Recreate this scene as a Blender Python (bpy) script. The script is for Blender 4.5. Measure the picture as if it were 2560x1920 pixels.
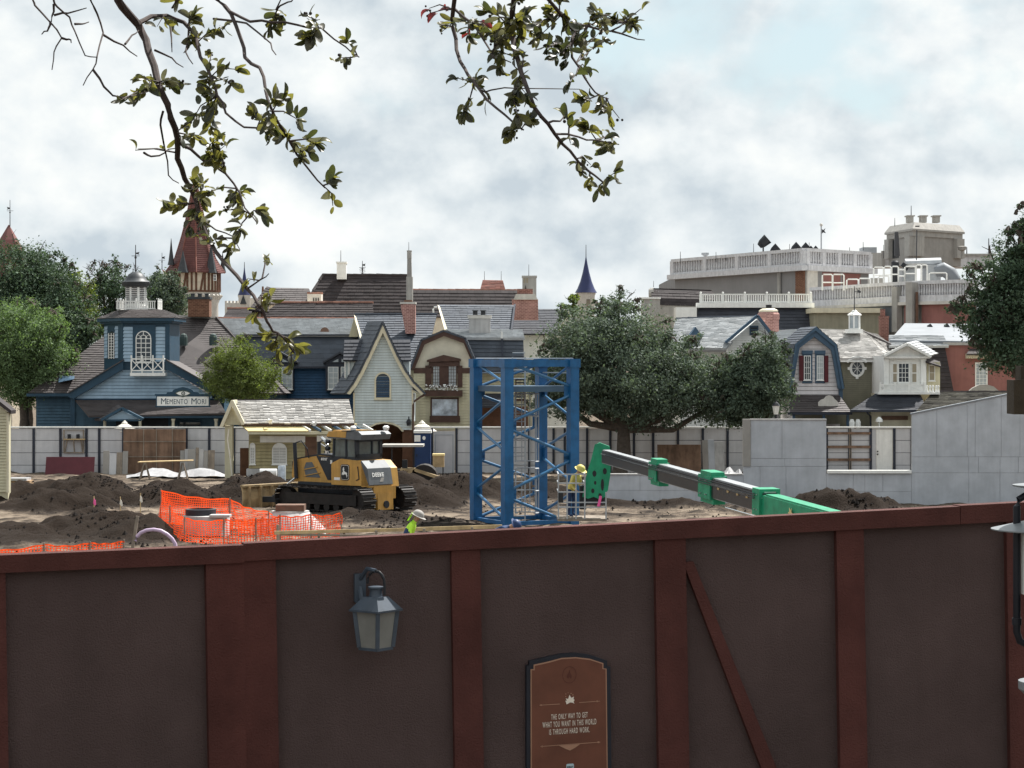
import bpy, bmesh, math, random
import numpy as np
from mathutils import Vector, Matrix, noise as mnoise
R = math.radians
rnd = random.Random(7)
for o in list(bpy.data.objects): bpy.data.objects.remove(o)
SC = bpy.context.scene
COL = SC.collection
# ------------------------------------------------------------------ camera
F, H, CX, HY = 5700.0, 5.7, 1280.0, 900.0      # focal length in photo pixels, eye height, principal column, horizon row
cam_d = bpy.data.cameras.new('camera'); cam = bpy.data.objects.new('camera', cam_d); COL.objects.link(cam)
cam.location = (0, 0, H); cam.rotation_euler = (R(90), 0, 0)
cam_d.sensor_width = 36; cam_d.lens = F / 2560 * 36; cam_d.shift_y = -(960 - HY) / 2560
cam_d.clip_start = 0.1; cam_d.clip_end = 8000
SC.camera = cam
SC.render.resolution_x, SC.render.resolution_y = 1024, 768
vs = SC.view_settings
vs.view_transform = 'Standard'; vs.look = 'None'; vs.exposure = 0.90; vs.gamma = 1; vs.use_curve_mapping = False
# ------------------------------------------------------------------ sky and sun
SUN_AZ, SUN_EL = 38.0, 55.0                    # azimuth clockwise from the view direction
w = bpy.data.worlds.new('World'); SC.world = w; w.use_nodes = True
nt = w.node_tree; nt.nodes.clear()
def wn(t, **k):
    n = nt.nodes.new(t)
    for a, b in k.items(): setattr(n, a, b)
    return n
def lk(a, b): nt.links.new(a, b)
def wmath(op, a, b=None, clamp=False):
    n = wn('ShaderNodeMath', operation=op, use_clamp=clamp)
    for i, x in enumerate((a, b)):
        if x is None: continue
        if isinstance(x, (int, float)): n.inputs[i].default_value = x
        else: lk(x, n.inputs[i])
    return n.outputs[0]
sky = wn('ShaderNodeTexSky', sky_type='NISHITA', sun_disc=False, sun_elevation=R(SUN_EL), sun_rotation=R(SUN_AZ), air_density=1.0, dust_density=1.5)
tc = wn('ShaderNodeTexCoord')
def fbm(off, scale, detail, rough, dist=0.0, sc=(1, 1, 1.3)):
    m = wn('ShaderNodeMapping'); lk(tc.outputs['Generated'], m.inputs[0])
    m.inputs['Location'].default_value = off; m.inputs['Scale'].default_value = sc
    n = wn('ShaderNodeTexNoise'); n.inputs['Scale'].default_value = scale; n.inputs['Detail'].default_value = detail
    n.inputs['Roughness'].default_value = rough; n.inputs['Distortion'].default_value = dist
    lk(m.outputs[0], n.inputs['Vector']); return n.outputs[0]
O0 = (2.915, 7.7, 1.175)
d1 = fbm(O0, 7.0, 11, 0.52, 0.1)
d2 = fbm((O0[0] - 0.012, O0[1], O0[2] - 0.030), 7.0, 11, 0.52, 0.1)     # the same cloud, sampled towards the sun
big = fbm((8.2, 2.6, 5.4), 7.0, 5, 0.5)
relief = wmath('MULTIPLY_ADD', wmath('SUBTRACT', d1, d2), 5.0); nt.nodes[-1].inputs[2].default_value = 0.5
lit = wmath('MULTIPLY_ADD', wmath('SUBTRACT', 0.62, big), 2.2); nt.nodes[-1].inputs[2].default_value = 0.32
tone = wmath('ADD', wmath('MULTIPLY', relief, 0.58), wmath('MULTIPLY', lit, 0.50))
f1 = fbm((1.7, 4.2, 9.1), 15, 9, 0.52); f2 = fbm((1.7 - .006, 4.2, 9.1 - .014), 15, 9, 0.52)                     # small billows, lit the same way
tone = wmath('ADD', tone, wmath('MULTIPLY', wmath('SUBTRACT', f1, f2), 2.3), True)
ramp = wn('ShaderNodeValToRGB'); lk(tone, ramp.inputs[0])
e = ramp.color_ramp.elements
e[0].position = 0.12; e[0].color = (0.56, 0.635, 0.69, 1)
e[1].position = 1.0; e[1].color = (0.95, 0.97, 0.95, 1)
x_ = e.new(0.45); x_.color = (0.72, 0.78, 0.81, 1)
x_ = e.new(0.68); x_.color = (0.83, 0.875, 0.89, 1)
cover = wn('ShaderNodeMapRange'); cover.interpolation_type = 'SMOOTHSTEP'
cover.inputs['From Min'].default_value = 0.31; cover.inputs['From Max'].default_value = 0.43
lk(d1, cover.inputs['Value'])
cl = wn('ShaderNodeVectorMath', operation='SCALE'); lk(ramp.outputs[0], cl.inputs[0]); cl.inputs['Scale'].default_value = 9.7
gap = wn('ShaderNodeVectorMath', operation='MULTIPLY_ADD'); lk(sky.outputs[0], gap.inputs[0])
gap.inputs[1].default_value = (0.2, 0.2, 0.2); gap.inputs[2].default_value = (5.5, 6.7, 7.0)
mix = wn('ShaderNodeMix', data_type='RGBA'); lk(cover.outputs[0], mix.inputs['Factor'])
lk(gap.outputs[0], mix.inputs[6]); lk(cl.outputs[0], mix.inputs[7])
bg = wn('ShaderNodeBackground'); bg.inputs['Strength'].default_value = 0.0585; lk(mix.outputs[2], bg.inputs['Color'])
lk(bg.outputs[0], wn('ShaderNodeOutputWorld').inputs['Surface'])
sd = bpy.data.lights.new('sun', 'SUN'); sd.energy = 5.0; sd.angle = R(0.6); sd.color = (1.0, 0.97, 0.92)
sun = bpy.data.objects.new('sun', sd); COL.objects.link(sun)
SDIR = Vector((math.sin(R(SUN_AZ)) * math.cos(R(SUN_EL)), math.cos(R(SUN_AZ)) * math.cos(R(SUN_EL)), math.sin(R(SUN_EL))))
sun.rotation_euler = SDIR.to_track_quat('Z', 'Y').to_euler(); sun.location = (20, 40, 60)

# ------------------------------------------------------------------ materials
MATS = {}
def M(name, col, rough=0.75, var=0.18, scale=3.0, bump=0.0, bscale=30.0, metal=0.0, col2=None, island=0.0, spec=0.3,
      transl=None, streak=0.0, brick=False, trans=0.0, alpha=1.0):
    m = bpy.data.materials.new(name); m.use_nodes = True; MATS[name] = m
    t = m.node_tree; b = t.nodes['Principled BSDF']; L = t.links.new
    b.inputs['Roughness'].default_value = rough; b.inputs['Metallic'].default_value = metal
    b.inputs['Specular IOR Level'].default_value = spec
    if trans: b.inputs['Transmission Weight'].default_value = trans
    co = t.nodes.new('ShaderNodeTexCoord')
    def noise(sc, det=5, r=0.6, stretch=None):
        n = t.nodes.new('ShaderNodeTexNoise'); n.inputs['Scale'].default_value = sc; n.inputs['Detail'].default_value = det
        n.inputs['Roughness'].default_value = r
        if stretch:
            mp = t.nodes.new('ShaderNodeMapping'); mp.inputs['Scale'].default_value = stretch
            L(co.outputs['Object'], mp.inputs[0]); L(mp.outputs[0], n.inputs['Vector'])
        else: L(co.outputs['Object'], n.inputs['Vector'])
        return n.outputs[0]
    c2 = col2 if col2 else tuple(min(1, c * (1 + var)) for c in col)
    c1 = col if col2 else tuple(c * (1 - var) for c in col)
    rp = t.nodes.new('ShaderNodeValToRGB'); rp.color_ramp.elements[0].position = 0.32; rp.color_ramp.elements[1].position = 0.68
    rp.color_ramp.elements[0].color = (*c1, 1); rp.color_ramp.elements[1].color = (*c2, 1)
    L(noise(scale), rp.inputs[0]); out = rp.outputs[0]
    def mult(a, fac_socket, lo, hi):
        mr = t.nodes.new('ShaderNodeMapRange'); L(fac_socket, mr.inputs['Value'])
        mr.inputs['From Min'].default_value = 0.0 if lo is None else 0.3; mr.inputs['From Max'].default_value = 1.0 if lo is None else 0.7
        mr.inputs['To Min'].default_value = hi[0]; mr.inputs['To Max'].default_value = hi[1]
        v = t.nodes.new('ShaderNodeVectorMath'); v.operation = 'SCALE'; L(a, v.inputs[0]); L(mr.outputs[0], v.inputs['Scale'])
        return v.outputs[0]
    if brick:
        bt = t.nodes.new('ShaderNodeTexBrick'); bt.inputs['Scale'].default_value = 1.0
        bt.inputs['Brick Width'].default_value = 0.22; bt.inputs['Row Height'].default_value = 0.085; bt.inputs['Mortar Size'].default_value = 0.012
        bt.inputs['Color1'].default_value = (1, 1, 1, 1); bt.inputs['Color2'].default_value = (0.6, 0.55, 0.55, 1); bt.inputs['Mortar'].default_value = (1.5, 1.7, 1.8, 1)
        sp = t.nodes.new('ShaderNodeSeparateXYZ'); L(co.outputs['Object'], sp.inputs[0])
        ad = t.nodes.new('ShaderNodeMath'); L(sp.outputs[0], ad.inputs[0]); L(sp.outputs[1], ad.inputs[1])
        cb = t.nodes.new('ShaderNodeCombineXYZ'); L(ad.outputs[0], cb.inputs[0]); L(sp.outputs[2], cb.inputs[1]); L(cb.outputs[0], bt.inputs['Vector'])
        mm = t.nodes.new('ShaderNodeMix'); mm.data_type = 'RGBA'; mm.blend_type = 'MULTIPLY'; mm.inputs[0].default_value = 1.0
        L(out, mm.inputs[6]); L(bt.outputs[0], mm.inputs[7]); out = mm.outputs[2]
    if island:
        g = t.nodes.new('ShaderNodeNewGeometry'); out = mult(out, g.outputs['Random Per Island'], None, (1 - island, 1 + island))
    if streak: out = mult(out, noise(2.2, 4, 0.6, (2.5, 2.5, 0.22)), 1, (1 - streak, 1 + streak * 0.6))
    L(out, b.inputs['Base Color'])
    if bump:
        bp = t.nodes.new('ShaderNodeBump'); bp.inputs['Strength'].default_value = bump; bp.inputs['Distance'].default_value = 0.03
        L(noise(bscale, 6, 0.65), bp.inputs['Height']); L(bp.outputs[0], b.inputs['Normal'])
    if transl:
        tr = t.nodes.new('ShaderNodeBsdfTranslucent'); ms = t.nodes.new('ShaderNodeMixShader'); ms.inputs[0].default_value = transl[3]
        tm = t.nodes.new('ShaderNodeVectorMath'); tm.operation = 'MULTIPLY'; tm.inputs[1].default_value = transl[:3]
        L(out, tm.inputs[0]); L(tm.outputs[0], tr.inputs['Color'])
        L(b.outputs[0], ms.inputs[1]); L(tr.outputs[0], ms.inputs[2]); L(ms.outputs[0], t.nodes['Material Output'].inputs['Surface'])
    return m
# paint and boards
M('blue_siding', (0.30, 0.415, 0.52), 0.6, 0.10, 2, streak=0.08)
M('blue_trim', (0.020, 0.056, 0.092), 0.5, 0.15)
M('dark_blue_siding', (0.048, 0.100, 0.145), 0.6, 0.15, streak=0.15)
M('navy_siding', (0.018, 0.065, 0.14), 0.6, 0.15)
M('white_paint', (0.78, 0.78, 0.75), 0.5, 0.06, 4, streak=0.08)
M('grey_white_siding', (0.55, 0.61, 0.62), 0.6, 0.06, 2, streak=0.10)
M('pink_white_siding', (0.66, 0.62, 0.62), 0.6, 0.06, 2, streak=0.12)
M('cream_paint', (0.62, 0.57, 0.43), 0.6, 0.08, 3, streak=0.10)
M('cream_siding', (0.55, 0.51, 0.36), 0.6, 0.08, 2, streak=0.12)
M('stucco_cream', (0.66, 0.61, 0.49), 0.85, 0.08, 2, bump=0.2)
M('ochre_siding', (0.36, 0.31, 0.17), 0.65, 0.1, 2, streak=0.15)
M('ochre_board', (0.62, 0.50, 0.24), 0.6, 0.1)
M('tan_siding', (0.22, 0.21, 0.155), 0.65, 0.1, 2, streak=0.12)
M('olive_wall', (0.27, 0.255, 0.19), 0.8, 0.1, 1.5, streak=0.15)
M('brown_trim', (0.075, 0.040, 0.030), 0.6, 0.2)
M('slate_trim', (0.055, 0.10, 0.155), 0.5, 0.12)
M('red_shutter', (0.09, 0.012, 0.018), 0.5, 0.15)
M('tan_shutter', (0.30, 0.26, 0.19), 0.6, 0.1)
M('green_vent', (0.05, 0.075, 0.07), 0.6, 0.2)
# roofs
M('shingle_brown', (0.075, 0.064, 0.063), 0.62, 0.16, 1.3, island=0.13, spec=0.35)
M('shingle_dark', (0.042, 0.035, 0.036), 0.75, 0.2, 1.3, island=0.15, spec=0.2)
M('shingle_slate', (0.062, 0.073, 0.092), 0.6, 0.15, 1.3, island=0.12, spec=0.35)
M('shingle_pale', (0.40, 0.415, 0.425), 0.55, 0.12, 1.5, island=0.12, spec=0.45)
M('shingle_silver', (0.47, 0.455, 0.435), 0.5, 0.15, 2.0, island=0.18, spec=0.5)
M('shingle_navy', (0.044, 0.048, 0.060), 0.65, 0.15, 1.3, island=0.12, spec=0.3)
M('shingle_red', (0.16, 0.058, 0.042), 0.7, 0.2, 1.2, island=0.3, spec=0.3)
M('ridge_tile', (0.30, 0.15, 0.11), 0.7, 0.25, 4, island=0.3)
M('spire_red', (0.145, 0.055, 0.048), 0.55, 0.22, 1.5, island=0.2)
M('spire_blue', (0.028, 0.036, 0.105), 0.35, 0.15, 1)
M('lead_dark', (0.045, 0.05, 0.055), 0.5, 0.2)
M('flat_white_roof', (0.20, 0.215, 0.235), 0.6, 0.12, 0.8)
# masonry
M('brick_red', (0.21, 0.10, 0.078), 0.85, 0.2, 4, brick=True)
M('brick_pink', (0.36, 0.19, 0.16), 0.85, 0.14, 2, brick=True)
M('brick_brown', (0.17, 0.080, 0.048), 0.85, 0.2, 4, brick=True)
M('red_render', (0.27, 0.12, 0.105), 0.85, 0.12, 1.2, streak=0.1)
M('stone_white', (0.58, 0.55, 0.50), 0.85, 0.12, 2, bump=0.2, streak=0.1)
M('stone_beige', (0.36, 0.345, 0.32), 0.85, 0.1, 2, streak=0.15)
M('stone_grey', (0.30, 0.285, 0.265), 0.85, 0.1, 1.5, streak=0.07)
M('wall_grey', (0.235, 0.23, 0.23), 0.85, 0.08, 0.5, streak=0.05)
M('balustrade', (0.58, 0.575, 0.585), 0.8, 0.12, 4, streak=0.15)
M('concrete', (0.42, 0.41, 0.40), 0.85, 0.14, 1.2, bump=0.15, streak=0.2)
M('board_grey', (0.44, 0.46, 0.495), 0.8, 0.13, 1.1, bump=0.08, streak=0.06)
M('board_seam', (0.10, 0.10, 0.11), 0.9, 0.2)
M('fence_white', (0.52, 0.52, 0.535), 0.7, 0.08, 1.2, streak=0.07)
M('fence_post', (0.025, 0.03, 0.045), 0.5, 0.2)
M('plywood', (0.20, 0.125, 0.085), 0.8, 0.3, 1.5, streak=0.35)
M('lumber', (0.50, 0.37, 0.20), 0.75, 0.2, 3, streak=0.2)
M('lumber_grey', (0.24, 0.20, 0.16), 0.8, 0.25, 3, streak=0.25)
M('maroon_board', (0.10, 0.022, 0.030), 0.6, 0.1)
M('cardboard', (0.36, 0.24, 0.14), 0.85, 0.15)
# metal, plastic, glass
M('glass_dark', (0.025, 0.035, 0.045), 0.08, 0.1, spec=0.6)
M('cab_glass', (0.10, 0.125, 0.125), 0.08, 0.3, 2, spec=0.6)
M('glass_pale', (0.36, 0.40, 0.42), 0.12, 0.15, 2, spec=0.6)
M('painted_sky_blue', (0.45, 0.52, 0.60), 0.15, 0.5, 2.5, spec=0.6)  # window's sky reflection painted as mottled pale blue; the crate shares it
M('black_metal', (0.018, 0.02, 0.024), 0.45, 0.2)
M('iron', (0.06, 0.06, 0.065), 0.5, 0.2)
M('steel', (0.42, 0.43, 0.44), 0.35, 0.15, metal=0.8)
M('chrome', (0.7, 0.7, 0.7), 0.15, 0.05, metal=1.0)
M('galv', (0.36, 0.38, 0.40), 0.45, 0.12, 5)
M('rust', (0.14, 0.08, 0.055), 0.8, 0.3)
M('tower_blue', (0.010, 0.100, 0.25), 0.42, 0.2, 3, spec=0.4, streak=0.15)
M('brace_blue', (0.020, 0.125, 0.27), 0.3, 0.12, 2, spec=0.7)
M('dozer_yellow', (0.42, 0.24, 0.065), 0.5, 0.16, 2.2, col2=(0.56, 0.31, 0.075), streak=0.2)
M('dozer_black', (0.022, 0.026, 0.033), 0.5, 0.2)
M('dozer_grey', (0.10, 0.11, 0.12), 0.5, 0.2)
M('track_steel', (0.016, 0.013, 0.012), 0.65, 0.4, 4, bump=0.3)
M('blade_dirt', (0.34, 0.25, 0.14), 0.7, 0.35, 2)
M('lift_green', (0.018, 0.26, 0.135), 0.45, 0.2, 3, streak=0.15)
M('boom_black', (0.022, 0.022, 0.025), 0.3, 0.2, spec=0.6)
M('toilet_blue', (0.012, 0.035, 0.11), 0.5, 0.1)
M('orange_net', (0.85, 0.105, 0.018), 0.6, 0.12, 6, transl=(1.1, 0.9, 0.8, 0.45))
M('pipe_lavender', (0.50, 0.38, 0.52), 0.4, 0.08)
M('sheet_plastic', (0.40, 0.40, 0.41), 0.3, 0.15, 3)
M('white_plastic', (0.78, 0.78, 0.77), 0.4, 0.05)
M('pink_ribbon', (0.8, 0.12, 0.35), 0.6, 0.1)
M('hi_vis', (0.50, 0.85, 0.06), 0.6, 0.08)
M('hi_vis_yellow', (0.58, 0.48, 0.14), 0.6, 0.1)
M('denim', (0.025, 0.05, 0.12), 0.8, 0.15)
M('skin', (0.42, 0.24, 0.16), 0.55, 0.08)
M('canvas', (0.72, 0.68, 0.60), 0.8, 0.1)
M('timber_dark', (0.12, 0.058, 0.035), 0.75, 0.25)
M('plaster', (0.66, 0.58, 0.46), 0.85, 0.1)
# near wall
M('panel_brown', (0.120, 0.083, 0.078), 0.85, 0.17, 1.3, bump=0.9, bscale=110, spec=0.12, streak=0.07)
M('batten_rust', (0.096, 0.0355, 0.0300), 0.75, 0.2, 3.0, bump=0.6, bscale=90, spec=0.15, streak=0.10)
M('plaque_face', (0.135, 0.050, 0.030), 0.5, 0.22, 3.5)
M('plaque_edge', (0.016, 0.018, 0.026), 0.45, 0.2)
M('plaque_ink', (0.74, 0.66, 0.56), 0.6, 0.08)
M('plaque_line', (0.36, 0.20, 0.13), 0.6, 0.1)
M('plaque_dark_ink', (0.09, 0.028, 0.018), 0.6, 0.1)  # dark printed ink of the flame emblem and its ring
M('logo_teal', (0.40, 0.52, 0.56), 0.5, 0.1)
M('lantern_metal', (0.05, 0.066, 0.088), 0.42, 0.25, 8, spec=0.4)
M('lantern_glass', (0.20, 0.20, 0.185), 0.35, 0.14, 6)
M('lamp_black', (0.012, 0.014, 0.020), 0.35, 0.2)
M('lamp_white', (0.72, 0.72, 0.68), 0.3, 0.05)
M('lamp_tin', (0.20, 0.215, 0.225), 0.4, 0.1)
M('old_beam', (0.045, 0.033, 0.02), 0.8, 0.35, 4, bump=0.3)
# plants
M('bark', (0.085, 0.068, 0.055), 0.9, 0.3, 6, bump=0.5, bscale=25)
M('twig_bark', (0.050, 0.036, 0.032), 0.85, 0.3, 20)
LT = (1.5, 1.7, 0.7)
M('leaf_oak', (0.110, 0.142, 0.108), 0.6, 0.3, 0.7, island=0.35, spec=0.08, transl=(1.2, 1.35, 0.7, 0.22))
M('leaf_dark', (0.070, 0.105, 0.068), 0.6, 0.3, 0.7, island=0.4, spec=0.08, transl=(1.2, 1.3, 0.7, 0.22))
M('leaf_deep', (0.085, 0.115, 0.084), 0.6, 0.3, 0.7, island=0.4, spec=0.08, transl=(1.2, 1.3, 0.7, 0.22))
M('leaf_bright', (0.130, 0.185, 0.095), 0.6, 0.3, 0.7, island=0.45, spec=0.08, transl=(1.3, 1.5, 0.6, 0.30))
M('leaf_yellow', (0.135, 0.170, 0.060), 0.6, 0.25, 0.7, island=0.4, spec=0.08, transl=(1.4, 1.5, 0.5, 0.35))
M('leaf_near', (0.030, 0.033, 0.018), 0.4, 0.3, 20, spec=0.5, transl=(2.2, 2.4, 1.0, 0.40))
M('leaf_near_light', (0.100, 0.102, 0.042), 0.4, 0.25, 20, spec=0.5, transl=(1.9, 1.8, 0.8, 0.5))
M('leaf_near_grey', (0.085, 0.085, 0.062), 0.5, 0.25, 20, spec=0.4, transl=(1.8, 1.8, 1.2, 0.4))
M('leaf_near_red', (0.12, 0.022, 0.024), 0.4, 0.25, 20, spec=0.4, transl=(2.4, 1.5, 1.2, 0.4))
M('acorn', (0.03, 0.024, 0.02), 0.7, 0.2)
# ------------------------------------------------------------------ helpers
def P(x, y, Y):
    """the point Y metres in front of the camera that the photograph shows at pixel (x, y)"""
    return Vector(((x - CX) / F * Y, Y, H - (y - HY) / F * Y))
def zpx(y, Y): return H - (y - HY) / F * Y
def xpx(x, Y): return (x - CX) / F * Y
BASE = {}
def props(o, label=None, cat=None, group=None, kind=None):
    if label: o['label'] = label
    if cat: o['category'] = cat
    if group: o['group'] = group
    if kind: o['kind'] = kind
    return o
def thing(name, label, cat, loc, group=None):
    o = bpy.data.objects.new(name, None); COL.objects.link(o); o.empty_display_size = 0.2
    o.location = loc; BASE[o.name] = Vector(loc)
    return props(o, label, cat, group)
def link(name, me, mat, parent=None, base=None, **k):
    o = bpy.data.objects.new(name, me); COL.objects.link(o)
    if mat and not me.materials: me.materials.append(MATS[mat])
    b = Vector(base) if base is not None else Vector((0, 0, 0))
    if parent is not None:
        o.parent = parent; BASE[o.name] = BASE[parent.name]
    else:
        o.location = b; BASE[o.name] = b
    return props(o, **k)
class MB:
    def __init__(s): s.v = []; s.f = []
    def add(s, vs, fs):
        n = len(s.v); s.v += [tuple(p) for p in vs]; s.f += [tuple(i + n for i in f) for f in fs]; return s
    def poly(s, *pts): return s.add(pts, [range(len(pts))])
    def prism(s, pts, vec):
        vec = Vector(vec); n = len(pts); a = [Vector(p) for p in pts]
        return s.add(a + [p + vec for p in a], [range(n)[::-1], range(n, 2 * n)] + [(i, (i + 1) % n, n + (i + 1) % n, n + i) for i in range(n)])
    def box(s, lo, hi):
        (a, b, c), (d, e, f) = lo, hi
        return s.prism([(a, b, c), (d, b, c), (d, e, c), (a, e, c)], (0, 0, f - c))
    def pbox(s, x0, y0, x1, y1, Y, d):
        """a box whose front face, at distance Y, spans these pixels, and that goes d metres back"""
        return s.box((xpx(x0, Y), Y, zpx(y1, Y)), (xpx(x1, Y), Y + d, zpx(y0, Y)))
    def ppoly(s, pts, Y, d): return s.prism([P(x, y, Y) for x, y in pts], (0, d, 0))
    def bar(s, a, b, w, h=None, up=(0, 0, 1)):
        a, b = Vector(a), Vector(b); h = h or w; d = (b - a).normalized(); up = Vector(up)
        if abs(d.dot(up)) > 0.98: up = Vector((0, 1, 0))
        r = d.cross(up).normalized() * w / 2; u = r.cross(d).normalized() * h / 2
        return s.prism([a - r - u, a + r - u, a + r + u, a - r + u], b - a)
    def tube(s, pts, r, n=6):
        pts = [Vector(p) for p in pts]; rs = r if isinstance(r, (list, tuple)) else [r] * len(pts); rings = []
        for i, p in enumerate(pts):
            d = (pts[min(i + 1, len(pts) - 1)] - pts[max(i - 1, 0)])
            d = d.normalized() if d.length > 1e-9 else Vector((0, 0, 1))
            ref = Vector((0, 0, 1)) if abs(d.z) < 0.9 else Vector((1, 0, 0))
            a = d.cross(ref).normalized(); b = a.cross(d)
            rings.append([p + (a * math.cos(t) + b * math.sin(t)) * rs[i] for t in [2 * math.pi * k / n for k in range(n)]])
        fs = []
        for i in range(len(pts) - 1):
            for k in range(n): fs.append((i * n + k, i * n + (k + 1) % n, (i + 1) * n + (k + 1) % n, (i + 1) * n + k))
        fs += [tuple(range(n))[::-1], tuple(range((len(pts) - 1) * n, len(pts) * n))]
        return s.add([p for q in rings for p in q], fs)
    def lathe(s, c, prof, n=16, rot=0.0, sy=1.0):
        c = Vector(c); vs = []; fs = []
        for r, z in prof:
            for k in range(n):
                t = 2 * math.pi * k / n + rot; vs.append(c + Vector((r * math.cos(t), sy * r * math.sin(t), z)))
        for i in range(len(prof) - 1):
            for k in range(n): fs.append((i * n + k, i * n + (k + 1) % n, (i + 1) * n + (k + 1) % n, (i + 1) * n + k))
        fs += [tuple(range(n))[::-1], tuple(range((len(prof) - 1) * n, len(prof) * n))]
        return s.add(vs, fs)
    def ball(s, c, r, n=10, m=6, sz=1.0):
        return s.lathe(c, [(max(1e-3, r * math.sin(math.pi * i / m)), -r * sz * math.cos(math.pi * i / m)) for i in range(m + 1)], n)
    def build(s, name, mat, parent=None, smooth=False, fix=True, base=None, xf=None, **k):
        me = bpy.data.meshes.new(name)
        off = BASE[parent.name] if parent is not None else Vector(base if base is not None else (0, 0, 0))
        vs = s.v
        if xf: vs = [xf(Vector(p)) for p in vs]
        me.from_pydata([(p[0] - off[0], p[1] - off[1], p[2] - off[2]) for p in vs], [], s.f)
        if fix:
            bm = bmesh.new(); bm.from_mesh(me); bmesh.ops.recalc_face_normals(bm, faces=bm.faces); bm.to_mesh(me); bm.free()
        if smooth:
            me.polygons.foreach_set('use_smooth', [True] * len(me.polygons)); me.set_sharp_from_angle(angle=R(40))
        return link(name, me, mat, parent, base, **k)
def clip(pts, y, keep_below):
    out = []; n = len(pts)
    for i in range(n):
        a, b = pts[i], pts[(i + 1) % n]
        ia = (a[1] >= y) if keep_below else (a[1] <= y); ib = (b[1] >= y) if keep_below else (b[1] <= y)
        if ia: out.append(a)
        if ia != ib:
            t = (y - a[1]) / (b[1] - a[1]); out.append((a[0] + t * (b[0] - a[0]), y))
    return out
def siding(parent, pts, Y, course, mat, single=None, lip=0.045, name='clapboard', mp=None):
    """horizontal boards over a facade polygon given in pixels; each board is wedge-shaped"""
    mp = mp or (lambda x, y, off: P(x, y, Y) + Vector((0, -off, 0)))
    single = (course >= 6.5) if single is None else single
    y0, y1 = min(p[1] for p in pts), max(p[1] for p in pts); n = max(1, round((y1 - y0) / course)); h = (y1 - y0) / n
    allb = MB()
    for i in range(n):
        a, b = y0 + i * h, y0 + (i + .9) * h
        q = clip(clip(pts, a, True), b, False)
        if len(q) < 3 or max(p[0] for p in q) - min(p[0] for p in q) < 0.5: continue
        mb = MB() if single else allb
        j = rnd.uniform(-0.003, 0.003)
        fr = [mp(x, y, 0.004 + (lip + j) * (y - a) / h) for x, y in q]; bk = [mp(x, y, -0.03) for x, y in q]; m = len(q)
        mb.add(fr + bk, [range(m), range(m, 2 * m)[::-1]] + [(k, (k + 1) % m, m + (k + 1) % m, m + k) for k in range(m)])
        if single: mb.build(name, mat, parent)
    if not single: allb.build(name + '_siding', mat, parent, kind='stuff')
def shingles(parent, eL, eR, rR, rL, mat, row=0.22, wid=0.30, name='shingles', lift=0.055, under=True, wob=0.006):
    """shingle courses over the roof plane between an eave and a ridge"""
    eL, eR, rR, rL = map(Vector, (eL, eR, rR, rL))
    if mat in ('shingle_pale', 'shingle_silver'): lift = max(lift, .065)
    elif mat in ('shingle_dark', 'shingle_brown', 'shingle_slate', 'shingle_navy'): lift = min(lift, .038)
    nrm = (eR - eL).cross(rL - eL)
    if nrm.length < 1e-6: nrm = (eR - eL).cross(rR - eL)
    nrm.normalize()
    if nrm.z < 0: nrm = -nrm
    slope = max((rL - eL).length, (rR - eR).length); n = max(2, round(slope / row)); mb = MB()
    for i in range(n):
        t0, t1 = i / n, min(1.0, (i + 1.15) / n)
        a0, a1, b0, b1 = eL.lerp(rL, t0), eR.lerp(rR, t0), eL.lerp(rL, t1), eR.lerp(rR, t1)
        m = max(1, round((a1 - a0).length / wid)); cuts = [0.0]
        for k in range(1, m): cuts.append((k + rnd.uniform(-0.28, 0.28)) / m)
        cuts.append(1.0)
        for k in range(m):
            u, v = cuts[k], cuts[k + 1]; g = 0.012 * (v - u)
            l = lift * rnd.uniform(0.85, 1.15); d = rnd.uniform(-wob, wob) / max(slope, .1)
            p0, p1 = a0.lerp(a1, u + g) + (rL - eL) * d, a0.lerp(a1, v - g) + (rL - eL) * d
            q0, q1 = b0.lerp(b1, u + g), b0.lerp(b1, v - g)
            mb.add([p0 + nrm * l, p1 + nrm * l, q1 + nrm * 0.006, q0 + nrm * 0.006, p0, p1], [(0, 1, 2, 3), (4, 5, 1, 0)])
    mb.build(name, mat, parent, fix=False, kind='stuff')
    if under: MB().prism([eL, eR, rR, rL], nrm * -0.08).build('roof_deck', mat, parent)
def ridge(parent, a, b, mat, r=0.10, step=0.35, name='ridge_tiles'):
    a, b = Vector(a), Vector(b); L = (b - a).length; n = max(1, int(L / step)); d = (b - a) / n; mb = MB()
    for i in range(n):
        p, q = a + d * i, a + d * (i + 1.08); rr = r * rnd.uniform(0.85, 1.15)
        mb.tube([p, q], [rr, rr * 0.8], 6)
    mb.build(name, mat, parent, kind='stuff')
def body(parent, x0, y0, x1, Y, d, mat, name='wall', zb=-0.3):
    MB().box((xpx(x0, Y), Y, zb), (xpx(x1, Y), Y + d, zpx(y0, Y))).build(name, mat, parent)
def gpt(x, Y, z=0.0): return (xpx(x, Y), Y, z)
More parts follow.
